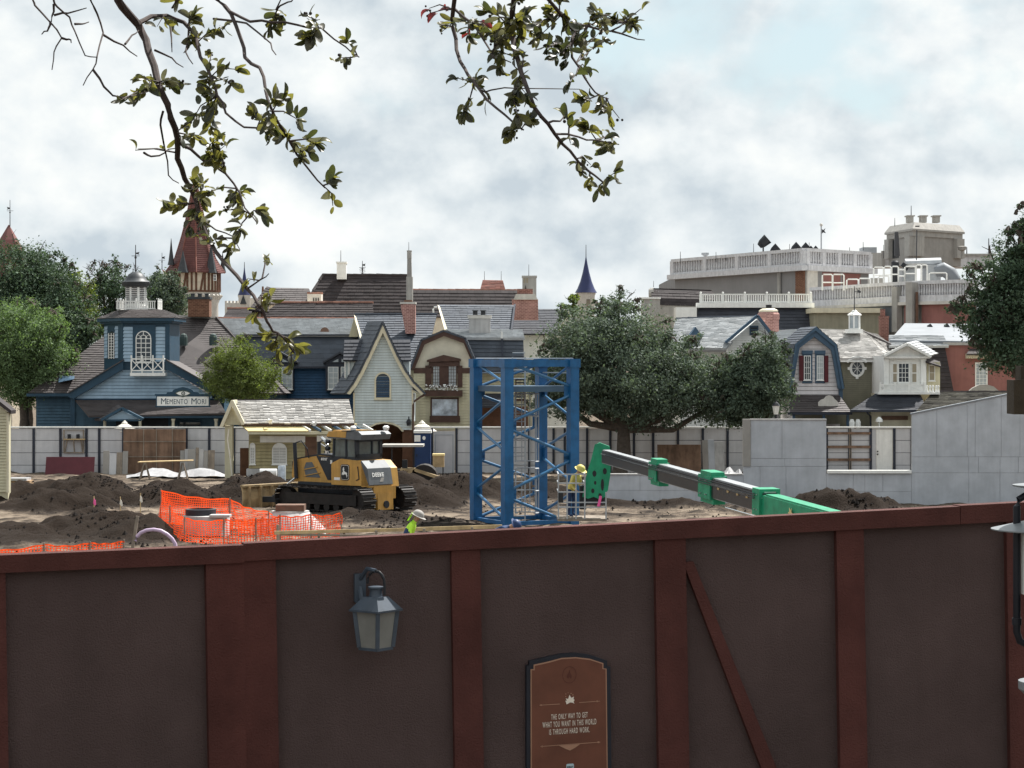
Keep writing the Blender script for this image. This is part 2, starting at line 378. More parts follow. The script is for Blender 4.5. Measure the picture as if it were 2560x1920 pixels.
def window(parent, x0, y0, x1, y1, Y, nx, ny, frame='white_paint', glass='glass_dark', fw=2.5, arch=False, muntin=None, mw=0.9, proud=0.05, sill=True):
    """frame with panes and glazing bars, standing proud of the wall at distance Y"""
    Yf = Y - proud
    if not arch:
        f = MB(); f.pbox(x0, y0, x0 + fw, y1, Yf, proud + .02).pbox(x1 - fw, y0, x1, y1, Yf, proud + .02)
        f.pbox(x0 + fw, y0, x1 - fw, y0 + fw, Yf, proud + .02).pbox(x0 + fw, y1 - fw, x1 - fw, y1, Yf, proud + .02)
        fo = f.build('window', frame, parent)
        MB().pbox(x0 + fw, y0 + fw, x1 - fw, y1 - fw, Yf + 0.028, 0.01).build('pane', glass, fo)
    else:
        cx, r = (x0 + x1) / 2, (x1 - x0) / 2; n = 10
        def arc(rr, yb): return [(cx - rr, yb)] + [(cx - rr * math.cos(math.pi * i / n), y0 + r - rr * math.sin(math.pi * i / n)) for i in range(n + 1)] + [(cx + rr, yb)]
        o, q = arc(r, y1), arc(r - fw, y1 - fw); f = MB(); m = len(o)
        A = [P(a, b, Yf) for a, b in o] + [P(a, b, Yf) for a, b in q]; B = [p + Vector((0, proud + .02, 0)) for p in A]
        fs = []
        for i in range(m):
            j = (i + 1) % m
            fs += [(i, j, m + j, m + i), (i, j, 2 * m + j, 2 * m + i), (m + i, m + j, 3 * m + j, 3 * m + i)]
        f.add(A + B, fs); fo = f.build('window', frame, parent)
        MB().ppoly(q, Yf + 0.028, 0.01).build('pane', glass, fo)
        if arch == 'fan':
            g = MB(); g.tube([P(cx - (r - fw) * .5 * math.cos(math.pi * i / 8), y0 + r - (r - fw) * .5 * math.sin(math.pi * i / 8), Yf + .018) for i in range(9)], xpx(CX + mw * .6, Y), 4)
            for t in (35, 90, 145):
                c, s_ = math.cos(R(t)), math.sin(R(t))
                g.bar(P(cx + (r - fw) * .5 * c, y0 + r - (r - fw) * .5 * s_, Yf + .018), P(cx + (r - fw) * c, y0 + r - (r - fw) * s_, Yf + .018), xpx(CX + mw, Y), .02)
            g.build('glazing_bars', muntin or frame, fo)
    g = MB(); hw = mw / 2
    for i in range(1, nx):
        x = x0 + fw + (x1 - x0 - 2 * fw) * i / nx; g.pbox(x - hw, y0 + fw + (((x1 - x0) / 2 - fw) * (0.6 if arch == 'fan' else 0.1) if arch else 0), x + hw, y1 - fw, Yf + 0.012, 0.02)
    for i in range(1, ny):
        ya = y0 + fw + ((x1 - x0) / 2 - fw if arch else 0); y = ya + (y1 - fw - ya) * ((i - 1) / (ny - 1) if arch and ny > 1 else i / ny)
        g.pbox(x0 + fw, y - hw, x1 - fw, y + hw, Yf + 0.010, 0.02)
    if g.v: g.build('glazing_bars', muntin or frame, fo)
    if sill: MB().pbox(x0 - 1.5, y1, x1 + 1.5, y1 + 2.2, Yf - 0.04, proud + .06).build('sill', frame, fo)
    return fo
def text(s, cx, cy, w, h, mp, mat, parent, name='lettering', slope=0.0, bold=0.02, sp=1.12):
    cu = bpy.data.curves.new('t', 'FONT'); cu.body = s; cu.offset = bold; cu.resolution_u = 3; cu.space_character = sp; cu.space_word = 1.2
    o = bpy.data.objects.new('t', cu); COL.objects.link(o); bpy.context.view_layer.update()
    me = bpy.data.meshes.new_from_object(o.evaluated_get(bpy.context.evaluated_depsgraph_get())); bpy.data.objects.remove(o); bpy.data.curves.remove(cu)
    xs = [v.co.x for v in me.vertices]; ys = [v.co.y for v in me.vertices]; a, b, c, d = min(xs), max(xs), min(ys), max(ys)
    mb = MB(); vs = []
    for v in me.vertices:
        px = cx + ((v.co.x - a) / (b - a) - .5) * w; vs.append(mp(px, cy - ((v.co.y - c) / (d - c) - .5) * h - (px - cx) * slope))
    mb.add(vs, [tuple(p.vertices) for p in me.polygons]); bpy.data.meshes.remove(me)
    return mb.build(name, mat, parent, fix=False)
def chimney(parent, x0, y0, x1, y1, Y, d, mat, cap='stone_white', caph=4, over=2, pots=0, pot_mat='lead_dark', top=None, name='chimney'):
    """stack between pixel rows y0 and y1 (top may be narrower), with a cap and pots"""
    t0, t1 = top or (x0, x1); z0, z1 = zpx(y1, Y), zpx(y0, Y)
    A = [(xpx(x0, Y), Y, z0), (xpx(x1, Y), Y, z0), (xpx(x1, Y), Y + d, z0), (xpx(x0, Y), Y + d, z0)]
    B = [(xpx(t0, Y), Y, z1), (xpx(t1, Y), Y, z1), (xpx(t1, Y), Y + d, z1), (xpx(t0, Y), Y + d, z1)]
    c = MB().add(A + B, [(0, 1, 2, 3), (4, 5, 6, 7)] + [(i, (i + 1) % 4, 4 + (i + 1) % 4, 4 + i) for i in range(4)]).build(name, mat, parent)
    if cap:
        o = over / F * Y
        MB().box((xpx(t0, Y) - o, Y - o, z1), (xpx(t1, Y) + o, Y + d + o, z1 + caph / F * Y)).build('chimney_cap', cap, c)
    for i in range(pots):
        x = xpx(t0 + (t1 - t0) * (i + .5) / pots, Y); r = (t1 - t0) / F * Y / pots * 0.3; zt = z1 + caph / F * Y
        MB().lathe((x, Y + d / 2, zt), [(r, 0), (r * .9, r * 1.2), (r * 1.15, r * 1.3), (r * 1.15, r * 1.7)], 8).build('chimney_pot', pot_mat, c)
    return c
def rod(parent, x, y0, y1, Y, r=0.02, mat='iron', name='lightning_rod'):
    return MB().tube([P(x, y1, Y), P(x, y0, Y)], [r, r * .6], 5).build(name, mat, parent)
def vane(parent, x, y0, y1, Y, mat='iron', w=7, name='weather_vane', side=1):
    """pole with cross arms and a flag-shaped vane"""
    m = MB().tube([P(x, y1, Y), P(x, y0, Y)], [0.04, 0.02], 6); h = y1 - y0
    ya = y0 + h * .35
    m.bar(P(x - w, ya + 4, Y), P(x + w, ya + 4, Y), .03).bar(P(x, ya + 4, Y) + Vector((0, -.2, 0)), P(x, ya + 4, Y) + Vector((0, .2, 0)), .03)
    m.ppoly([(x, ya - 4), (x + side * w, ya - 6), (x + side * w * .75, ya - 2), (x + side * w, ya + 1), (x, ya - 1)], Y, .03)
    m.ball(P(x, ya + 8, Y), .07, 6, 4)
    return m.build(name, mat, parent)
def baluster_run(parent, a, b, h, step, mat, post_step=None, bw=0.06, pw=0.14, rail=0.06, post_over=0.12, name='railing', joined=False):
    """rail, base rail, balusters and posts between two points on the ground line of a railing"""
    a, b = Vector(a), Vector(b); L = (b - a).length; up = Vector((0, 0, 1)); m = MB()
    m.bar(a + up * h, b + up * h, rail * 1.3, rail).bar(a + up * .08, b + up * .08, rail, rail)
    r = m.build(name, mat, parent); n = max(2, int(L / step)); bal = MB()
    for i in range(1, n):
        p = a.lerp(b, i / n); q = MB() if not joined else bal
        q.bar(p + up * .08, p + up * (h - rail / 2), bw, bw, (0, 1, 0))
        if not joined: q.build('baluster', mat, r)
    if joined: bal.build('balusters', mat, r, kind='stuff')
    k = max(1, round(L / post_step)) if post_step else 1
    for i in range(k + 1):
        p = a.lerp(b, i / k); o = MB().bar(p, p + up * (h + post_over), pw, pw, (0, 1, 0)); o.ball(p + up * (h + post_over + pw * .35), pw * .45, 6, 4); o.build('post', mat, r)
    return r
# ------------------------------------------------------------------ ground
def bump(X, Y, cx, cy, h, rx, ry, rot=0.0, sharp=1.0):
    c, s = math.cos(rot), math.sin(rot); dx, dy = X - cx, Y - cy
    u, v = (dx * c + dy * s) / rx, (-dx * s + dy * c) / ry
    return h * np.exp(-(u * u + v * v) ** sharp)
MOUNDS = [  # px, Y, height, rx, ry, rot, sharp
    (60, 92, .75, 3.2, 1.6, .35, 1.3), (225, 90, 1.10, 1.9, 2.0, .2, 1.5), (150, 86.5, .75, 2.2, 1.4, .45, 1.4), (235, 86.5, .55, .9, 1.2, .1, 1.5),
    (420, 90.5, .78, 1.9, 1.7, .1, 1.5), (480, 88.0, .70, 1.3, 1.3, -.1, 1.6), (350, 90, .5, 1.3, 1.3, .3, 1.3), (640, 92, 1.0, 2.0, 1.7, .15, 1.4),
    (560, 93, .6, 1.2, 1.4, .4, 1.3), (985, 91, 1.25, 1.7, 1.9, .2, 1.4), (1050, 89, .8, 1.5, 1.6, 0, 1.5), (1150, 93, 1.05, 1.8, 1.8, 0, 1.4), (1330, 95, .5, 2.5, 1.6, 0, 1.2),
    (250, 75, .70, 2.0, 2.2, .3, 1.3), (340, 72.5, .65, 1.2, 1.7, .2, 1.3), (60, 74, .35, 3.0, 2.0, 0, 1.2), (120, 70, .25, 4.0, 1.8, 0, 1.2),
    (1920, 86.6, .55, 1.3, .8, 0, 1.4), (2080, 86.5, .75, 1.6, .8, 0, 1.5), (2190, 86.8, .45, .9, .8, 0, 1.3), (2160, 86.0, .50, .7, .7, 0, 1.4), (1620, 87.6, .28, 3.5, .7, 0, 1.4),
    (900, 82, .30, 1.6, .9, 0, 1.2), (960, 80, .35, 1.3, .9, 0, 1.3), (1080, 79, .22, 1.6, 1.2, 0, 1.2)]
def ground_z(X, Y):
    X = np.asarray(X, float); Y = np.asarray(Y, float)
    z = np.where(Y < 15, 2.28, np.where(Y < 24, 2.28 * (0.5 + 0.5 * np.cos(np.pi * np.clip((Y - 15) / 9, 0, 1))), 0.0))
    m = np.zeros_like(z)
    for px, y, h, rx, ry, rot, sh in MOUNDS: m = np.maximum(m, bump(X, Y, xpx(px, y), y, h, rx, ry, rot, sh))
    return z, m
xs = np.concatenate([-np.geomspace(1600, 30, 20), np.arange(-28, 28.01, .17), np.geomspace(30, 1600, 20)])
ys = np.concatenate([[-400, -60, -10, 0, 8, 12, 14.9], np.arange(16, 58, 1.5), np.arange(58, 70, .35), np.arange(70, 97, .16), np.arange(97, 117, .5), [118, 122, 130, 150, 200, 300, 600, 1200, 2600]])
GX, GY = np.meshgrid(xs, ys); z0, mm = ground_z(GX, GY)
site = np.clip((GY - 24) / 4, 0, 1) * np.clip((118 - GY) / 3, 0, 1) * np.clip((30 - np.abs(GX)) / 2, 0, 1)
nz = np.zeros_like(z0); furrow = np.zeros_like(z0); lump = np.zeros_like(z0)
for i in range(GX.shape[0]):
    if ys[i] < 24 or ys[i] > 118: continue
    for j in range(GX.shape[1]):
        if abs(xs[j]) > 29: continue
        p = Vector((GX[i, j], GY[i, j], 0))
        nz[i, j] = mnoise.fractal(p * 1.1, 1.0, 2.0, 5); lump[i, j] = mnoise.noise(p * .33); furrow[i, j] = .4 - abs(mnoise.noise(Vector((p.x * 1.5 + p.y * .8, p.y * .55 - p.x * .2, 3.3))))
# tyre and track ruts drawn across the flats
rut = .05 * np.sin(GX * 3.1 + GY * 1.3 + 2 * lump) * np.clip(1 - mm * 3, 0, 1)
Z = z0 + site * (mm * (1 + .10 * nz) + nz * (.07 + .13 * np.clip(mm * 2.5, 0, 1)) + furrow * (.05 + .10 * np.clip(mm * 2.5, 0, 1)) + lump * .05 + rut * .5)
nv, nu = GX.shape
vv = np.stack([GX, GY, Z], -1).reshape(-1, 3)
ii = np.arange(nv * nu).reshape(nv, nu); ff = np.stack([ii[:-1, :-1], ii[:-1, 1:], ii[1:, 1:], ii[1:, :-1]], -1).reshape(-1, 4)
gme = bpy.data.meshes.new('ground'); gme.from_pydata(vv.tolist(), [], ff.tolist()); gme.polygons.foreach_set('use_smooth', [True] * len(ff))
att = gme.attributes.new('muck', 'FLOAT', 'POINT')
att.data.foreach_set('value', np.clip(np.clip(mm * 3.0, 0, 1) * .90 + .30 + .45 * nz - .35 * np.clip(lump, -1, 1), 0, 1).reshape(-1).astype(np.float32))
gm = M('soil', (0.2, 0.16, 0.12), 0.95, spec=0.1)
t = gm.node_tree; bs = t.nodes['Principled BSDF']
for l in list(bs.inputs['Base Color'].links): t.links.remove(l)
an = t.nodes.new('ShaderNodeAttribute'); an.attribute_name = 'muck'
co = t.nodes.new('ShaderNodeTexCoord')
n1 = t.nodes.new('ShaderNodeTexNoise'); n1.inputs['Scale'].default_value = 2.6; n1.inputs['Detail'].default_value = 9; n1.inputs['Roughness'].default_value = .72; t.links.new(co.outputs['Object'], n1.inputs['Vector'])
ad = t.nodes.new('ShaderNodeMath'); ad.operation = 'MULTIPLY_ADD'; t.links.new(n1.outputs[0], ad.inputs[0]); ad.inputs[1].default_value = 1.3; ad.inputs[2].default_value = -.62
a2 = t.nodes.new('ShaderNodeMath'); a2.operation = 'ADD'; a2.use_clamp = True; t.links.new(ad.outputs[0], a2.inputs[0]); t.links.new(an.outputs['Fac'], a2.inputs[1])
rp = t.nodes.new('ShaderNodeValToRGB'); t.links.new(a2.outputs[0], rp.inputs[0]); el = rp.color_ramp.elements
el[0].position = .08; el[0].color = (.255, .205, .155, 1); el[1].position = .85; el[1].color = (.0225, .0155, .0112, 1)
q = el.new(.36); q.color = (.12, .094, .072, 1); q = el.new(.62); q.color = (.032, .025, .0205, 1)
t.links.new(rp.outputs[0], bs.inputs['Base Color'])
n2 = t.nodes.new('ShaderNodeTexNoise'); n2.inputs['Scale'].default_value = 9; n2.inputs['Detail'].default_value = 8; n2.inputs['Roughness'].default_value = .75; t.links.new(co.outputs['Object'], n2.inputs['Vector'])
bp = t.nodes.new('ShaderNodeBump'); bp.inputs['Strength'].default_value = .9; bp.inputs['Distance'].default_value = .12; t.links.new(n2.outputs[0], bp.inputs['Height']); t.links.new(bp.outputs[0], bs.inputs['Normal'])
link('ground', gme, 'soil', kind='structure')
def gz(X, Y):
    a, b = ground_z(X, Y); return float(a + b)
# loose clods on the spoil heaps
cl = MB(); cr = random.Random(5)
for _ in range(4200):
    px, y, h, rx, ry, rot, sh = cr.choice(MOUNDS); X = xpx(px, y) + cr.gauss(0, rx * .8); Yy = y + cr.gauss(0, ry * .8)
    if cr.random() < .35: X = cr.uniform(-16, 16); Yy = cr.uniform(66, 92)
    if Yy > 96 or Yy < 66: continue
    r = cr.uniform(.02, .075) * (1.6 if cr.random() < .06 else 1); z = gz(X, Yy) * 1.02 + .01
    pts = [(X + r * math.cos(a) * cr.uniform(.7, 1.2), Yy + r * math.sin(a) * cr.uniform(.7, 1.2), z - r * .3) for a in (0, 1.26, 2.5, 3.77, 5.0)]
    cl.add(pts + [(X + cr.uniform(-.3, .3) * r, Yy, z + r * cr.uniform(.6, 1))], [(0, 1, 5), (1, 2, 5), (2, 3, 5), (3, 4, 5), (4, 0, 5)])
M('clod', (0.013, 0.0105, 0.0095), 0.95, 0.4, 3, island=.5, spec=.1)
props(cl.build('soil_clods', 'clod', fix=False), 'loose dark clods scattered over the spoil heaps', 'soil', kind='stuff')

# ------------------------------------------------------------------ near wall, brown panels with rust-red battens
class WallPlane:
    def __init__(s, pa, Ya, pb, Yb):
        s.Xa, s.Ya = xpx(pa, Ya), Ya; s.m = (Yb - Ya) / (xpx(pb, Yb) - s.Xa)
        s.n = Vector((s.m, -1, 0)).normalized(); s.u = Vector((1, s.m, 0)).normalized()
    def at(s, x, y, off=0.0):
        k = (x - CX) / F; Y = (s.Ya - s.m * s.Xa) / (1 - s.m * k); return P(x, y, Y) + s.n * off
    def slab(s, mb, pts, o0, o1): return mb.prism([s.at(x, y, o1) for x, y in pts], s.n * (o0 - o1))
WR, WL = WallPlane(606, 12.5, 2560, 13.75), WallPlane(-60, 11.95, 606, 12.5)
def top(x): return 1357 - (x - 606) * 101 / 1954 if x >= 606 else 1361 + (606 - x) * .0415
LEAN = .017
def wall_section(W, x0, x1, posts, label):
    t = thing('construction_wall', label, 'wall', (W.at((x0 + x1) / 2, 2399).x, W.at((x0 + x1) / 2, 2399).y, 2.28))
    yb = 2399
    edges = sorted([x0, x1] + [(a + b) / 2 for a, b in posts])
    for a, b in zip(edges[:-1], edges[1:]):
        if b - a < 20: continue
        W.slab(MB(), [(a + .6, top(a) + 6), (b - .6, top(b) + 6), (b - .6 + LEAN * 1000, yb), (a + .6 + LEAN * 1000, yb)], -.02, 0).build('panel', 'panel_brown', t)
    for a, b in posts:
        s = LEAN * (yb - top(a) - 40)
        W.slab(MB(), [(a, top(a) + 38), (b, top(b) + 38), (b + s, yb), (a + s, yb)], 0.001, .040).build('batten', 'batten_rust', t)
    return t
WLABEL = 'brown construction wall with rust red battens'
tr = wall_section(WR, 606, 2680, [(606, 686), (1124, 1196), (1632, 1708), (2084, 2152), (2508, 2580)], WLABEL + ', a lantern and a plaque on it')
tl = wall_section(WL, -420, 605, [(-80, 10), (510, 604.5)], WLABEL + ', plain section without lantern or plaque')
for W, t, segs in ((WR, tr, [(607.5, 2390), (2391.5, 2690)]), (WL, tl, [(-420, 604.5)])):
    for a, b in segs:
        st = (0 if b < 2395 else -2)
        W.slab(MB(), [(a, top(a) + st), (b, top(b) + st), (b, top(b) + 44), (a, top(a) + 44)], -.06, .055).build('cap_rail', 'batten_rust', t)
WR.slab(MB(), [(1709, 1405), (1728, 1402), (1965, 1990), (1926, 1990), (1709, 1420)], .002, .036).build('diagonal_brace', 'batten_rust', tr)
# plaque
pl = thing('wall_plaque', 'rust coloured plaque with lettering and arched dark frame, fixed to the brown wall', 'plaque', WR.at(1415, 2040))
def outline(i, yb=2040):
    return [(1313 + i, yb), (1313 + i * .95, 1662 + i * .9), (1320 + i, 1662 + i * .9), (1320 + i, 1651 + i * .9), (1360 + i * .6, 1642 + i), (1400, 1633 + i), (1435, 1631 + i), (1470, 1635 + i), (1514 - i, 1650 + i * .6), (1514 - i, 1664 + i * .5), (1522 - i, 1665 + i * .5), (1526 - i, yb)]
WR.slab(MB(), outline(0), .001, .030).build('frame', 'plaque_edge', pl)
WR.slab(MB(), outline(10), .031, .034).build('border', 'plaque_line', pl)
WR.slab(MB(), outline(13), .035, .037).build('face', 'plaque_face', pl)
PM = lambda x, y: WR.at(x, y, .0395)
SL = .069
def pq(x, y): return 1290 + x / 5.352, 1610 + y / 5.352
for s, cx, cy, wd, hh in (('THE ONLY WAY TO GET', 688, 948, 486, 72), ('WHAT YOU WANT IN THIS WORLD', 688, 1046, 716, 76), ('IS THROUGH HARD WORK.', 688, 1147, 540, 74)):
    x, y = pq(cx, cy); text(s, x, y, wd / 5.352, hh / 5.352, PM, 'plaque_ink', pl, slope=SL, bold=.008, sp=1.25)
def plate(pts, mat, name): WR.slab(MB(), [pq(*p) for p in pts], .0382, .0395).build(name, mat, pl)
plate([(640, 760), (632, 748), (655, 745), (640, 715), (672, 722), (690, 668), (712, 708), (750, 690), (742, 722), (758, 735), (742, 762), (757, 785), (725, 770), (695, 768), (652, 795)], 'plaque_ink', 'leaf_emblem')
for a, b in (((640, 655), 8), ((710, 648), 9), ((735, 668), 10), ((640, 690), 8), ((670, 640), 6)):
    plate([(a[0], a[1] - b), (a[0] + b, a[1]), (a[0], a[1] + b), (a[0] - b, a[1])], 'plaque_line', 'leaf_fleck')
for x0, y0, x1, y1 in ((290, 806, 560, 790), (820, 770, 1095, 752), (300, 1357, 1100, 1298)):
    plate([(x0, y0 - 4), (x1, y1 - 4), (x1, y1 + 4), (x0, y0 + 4)], 'plaque_line', 'rule_line')
for x, y in ((310, 805), (1060, 754), (325, 1356), (1075, 1299)): plate([(x - 26, y + 2), (x, y - 13), (x + 26, y - 2), (x, y + 13)], 'plaque_line', 'rule_ornament')
plate([(550, 1345), (830, 1325), (760, 1375), (695, 1410), (630, 1385)], 'plaque_line', 'rule_pendant')
plate([(690, 330), (700, 375), (718, 410), (715, 440), (700, 450), (688, 425), (675, 450), (655, 440), (655, 410), (680, 372)], 'plaque_dark_ink', 'flame_emblem')
rg = MB()
for k in range(24):
    a, b = 2 * math.pi * k / 24, 2 * math.pi * (k + 1) / 24
    rg.add([PM(*pq(688 + r * math.cos(t_), 400 + 1.2 * r * math.sin(t_) - .069 * r * math.cos(t_))) for r, t_ in ((94, a), (94, b), (88, b), (88, a))], [(0, 1, 2, 3)])
rg.build('emblem_ring', 'plaque_dark_ink', pl)
plate([(655, 1590), (740, 1584), (748, 1600), (748, 1720), (735, 1730), (660, 1735), (648, 1720), (648, 1602)], 'logo_teal', 'badge')
x, y = pq(698, 1640); text('PPG', x, y, 15, 9, lambda a, b: WR.at(a, b, .041), 'plaque_edge', pl, slope=SL, bold=.03)
# wall lantern
LO = WR.at(924, 1615, .17); ln = thing('wall_lantern', 'weathered dark metal coach lantern with cloudy panes on the brown wall', 'lantern', LO)
MPX = LO.y / F; yaw = R(-52) + math.atan(WR.m)
def lz(y): return (1615 - y) * MPX
def frust(mb, r0, z0, r1, z1):
    A = []
    for r_, z_ in ((r0, z0), (r1, z1)):
        for k in range(4):
            a = yaw + math.pi / 4 + k * math.pi / 2; A.append(LO + Vector((r_ * math.cos(a), r_ * math.sin(a), z_)))
    return mb.add(A, [(0, 1, 2, 3), (4, 5, 6, 7)] + [(i, (i + 1) % 4, 4 + (i + 1) % 4, 4 + i) for i in range(4)])
rt, rb = 76 * MPX / 1.414, 60 * MPX / 1.414
frust(MB(), rb * 1.03, 0, rb * 1.03, lz(1608)).build('base_plate', 'lantern_metal', ln)
frust(MB(), rt * 1.26, lz(1518), rt * 1.26, lz(1513)).build('eave', 'lantern_metal', ln)
frust(MB(), rt * 1.22, lz(1513), rt * .58, lz(1482)).build('roof', 'lantern_metal', ln)
MB().lathe(LO, [(.038, lz(1482)), (.034, lz(1470)), (.036, lz(1464)), (.044, lz(1461)), (.044, lz(1457)), (.02, lz(1455))], 14).build('neck', 'lantern_metal', ln, smooth=True)
for k in range(4):
    a = yaw + math.pi / 4 + k * math.pi / 2; b = a + math.pi / 2; c, d = Vector((math.cos(a), math.sin(a), 0)), Vector((math.cos(b), math.sin(b), 0))
    MB().bar(LO + c * rb + Vector((0, 0, lz(1608))), LO + c * rt + Vector((0, 0, lz(1518))), .022, .022, c).build('corner_bar', 'lantern_metal', ln)
    p = [LO + (c * .98 + d * .02) * rb * .97 + Vector((0, 0, lz(1608))), LO + (c * .02 + d * .98) * rb * .97 + Vector((0, 0, lz(1608))), LO + (c * .02 + d * .98) * rt * .97 + Vector((0, 0, lz(1518))), LO + (c * .98 + d * .02) * rt * .97 + Vector((0, 0, lz(1518)))]
    MB().prism(p, (c + d) * -.006).build('pane', 'lantern_glass', ln)
wp = WR.at(898, 1466, .0)
MB().prism([WR.at(x, y, .001) for x, y in ((884, 1434), (912, 1432), (912, 1502), (898, 1514), (884, 1503))], WR.n * .03).build('back_plate', 'lantern_metal', ln)
arm = [wp + WR.n * .02 + Vector((0, 0, .03))]
for k in range(9):
    a = math.pi * k / 8; ctr = LO + Vector((0, 0, lz(1450))); arm_d = (WR.n * .5 + WR.u * .55).normalized()
    arm.append(ctr - arm_d * math.cos(a) * .052 * 1.05 + Vector((0, 0, math.sin(a) * .07)))
arm.append(arm[-1] + Vector((0, 0, -.06)))
MB().tube([wp + WR.n * .02, wp + WR.n * .06 + Vector((0, 0, -.06)), wp.lerp(LO, .55) + Vector((0, 0, lz(1512) * .55 - .06)), LO - arm_d * .07 + Vector((0, 0, lz(1495)))], .013, 6).build('scroll_arm', 'lantern_metal', ln, smooth=True)
MB().tube(arm[1:], .008, 6).build('carrying_loop', 'black_metal', ln, smooth=True)
MB().tube([wp + WR.n * .02 + Vector((0, 0, .04)), wp.lerp(arm[4], .6) + Vector((0, 0, .05)), arm[5]], .012, 6).build('bracket', 'lantern_metal', ln, smooth=True)
# pipe lamp at the right edge
LY = 10.0; lc = Vector((xpx(2618, LY), LY, 0)); mpx = LY / F
lp = thing('pipe_lamp', 'black pipe lamp post with tin hat and white globe beside the brown wall', 'lamp', (lc.x, lc.y, 2.28))
def lpz(y): return zpx(y, LY)
MB().lathe(lc, [(.055, 2.28), (.05, lpz(1760)), (.05, lpz(1735))], 12).build('pole', 'lamp_black', lp, smooth=True)
MB().lathe(lc, [(.10, lpz(1736)), (.125, lpz(1722)), (.125, lpz(1702)), (.06, lpz(1696))], 20).build('collar', 'lamp_tin', lp, smooth=True)
for sx in (-1, 1):
    MB().tube([lc + Vector((sx * .04, 0, lpz(1700))), lc + Vector((sx * .04, 0, lpz(1622))), lc + Vector((sx * .085, 0, lpz(1612))), lc + Vector((sx * .12, 0, lpz(1603))), lc + Vector((sx * .133, 0, lpz(1580))),
               lc + Vector((sx * .133, 0, lpz(1265))), lc + Vector((sx * .124, 0, lpz(1248))), lc + Vector((sx * .10, 0, lpz(1240))), lc + Vector((0, 0, lpz(1236)))], .0165, 10).build('pipe', 'lamp_black', lp, smooth=True)
    MB().tube([lc + Vector((sx * .133, 0, lpz(1562))), lc + Vector((sx * .133, 0, lpz(1545)))], .021, 10).build('pipe_collar', 'lamp_black', lp, smooth=True)
MB().lathe(lc, [(.242, lpz(1325)), (.243, lpz(1322)), (.10, lpz(1303)), (.06, lpz(1295)), (.05, lpz(1240))], 32).build('hat', 'lamp_tin', lp, smooth=True)
MB().lathe(lc, [(.05, lpz(1240)), (.05, lpz(1225)), (.148, lpz(1216)), (.150, lpz(1212)), (.06, lpz(1206))], 28).build('top_cap', 'lamp_tin', lp, smooth=True)
MB().lathe(lc, [(.07, lpz(1492)), (.112, lpz(1485)), (.112, lpz(1335)), (.08, lpz(1327))], 24).build('globe', 'lamp_white', lp, smooth=True)
MB().lathe(lc, [(.05, lpz(1610)), (.09, lpz(1500)), (.09, lpz(1492))], 16).build('socket', 'lamp_black', lp, smooth=True)
wb = thing('wooden_arm_post', 'old dark timber post with a stub arm above the pipe lamp', 'post', (xpx(2680, 9.6), 9.6, 2.28))
MB().box((xpx(2665, 9.6), 9.6, 2.28), (xpx(2760, 9.6), 9.76, zpx(860, 9.6))).build('post', 'old_beam', wb)
MB().pbox(2535, 950, 2664, 1036, 9.6, .14).build('arm', 'old_beam', wb)
MB().pbox(2552, 915, 2610, 949, 9.63, .10).build('block', 'old_beam', wb)
# ------------------------------------------------------------------ white site fence at the back
FY = 115.0
def fence(label, posts, gates=(), rows=(1071, 1101, 1132, 1163, 1193), x_end=None):
    t = thing('site_fence', label, 'fence', gpt((posts[0] + posts[-1]) / 2, FY))
    for i, x in enumerate(posts): MB().pbox(x - 3, 1070, x + 3, 1193, FY - .06, .12).build('post', 'fence_post', t)
    for a, b in zip(posts[:-1], posts[1:]):
        if any(a <= g <= b for g in gates): continue
        for r0, r1 in zip(rows[:-1], rows[1:]):
            j = rnd.uniform(-.012, .012)
            MB().pbox(a + 3.2, r0 + .5, b - 3.2, r1 - .7, FY + j, .05).build('panel', 'fence_white', t)
        MB().pbox(a + 3.2, 1071, b - 3.2, 1193, FY + .055, .02).build('backing', 'fence_post', t)
    MB().pbox(posts[0] - 3, 1066.5, posts[-1] + 3, 1070, FY - .08, .2).build('top_rail', 'white_paint', t)
    return t
fl = fence('white panelled site fence with dark posts below the blue house', [22, 84, 151, 216, 248, 308, 387, 466, 523, 585, 640])
fr = fence('white panelled site fence with dark posts behind the spreading oak', [1034, 1080, 1141, 1200, 1262, 1323, 1384, 1412, 1468, 1526, 1585, 1633, 1695, 1757, 1819, 1881, 1943, 2005, 2067, 2124, 2177, 2236, 2280, 2340, 2400, 2460, 2520, 2580], gates=(1110, 2200))
# gate by the toilet, white door seen through the opening
g = MB().pbox(1084, 1078, 1137, 1190, FY + .02, .05).build('gate', 'fence_white', fr)
f2 = MB(); f2.pbox(1088, 1086, 1090, 1186, FY + .0, .03).pbox(1131, 1086, 1133, 1186, FY, .03).pbox(1090, 1086, 1131, 1088, FY, .03); f2.build('gate_frame', 'galv', g)
d = MB().pbox(2191, 1074, 2231, 1178, FY, .05).build('door', 'white_paint', fr)
MB().pbox(2192.5, 1127, 2196, 1130, FY - .05, .06).pbox(2192.5, 1134, 2196, 1137, FY - .05, .06).build('handle', 'black_metal', d)
MB().pbox(2180, 1071, 2190, 1190, FY + .02, .03).pbox(2232, 1071, 2233, 1190, FY + .02, .03).pbox(2190, 1071, 2232, 1073.5, FY + .02, .03).build('door_frame', 'fence_white', fr)
for y in (1083, 1117, 1149): MB().pbox(2068, y - 3, 2176, y + 3, FY - .10, .05).build('rail', 'plywood', fr)
for x in (2124, 2128): MB().pbox(x - 1, 1071, x + 1, 1190, FY - .09, .03).build('upright', 'lumber_grey', fr)
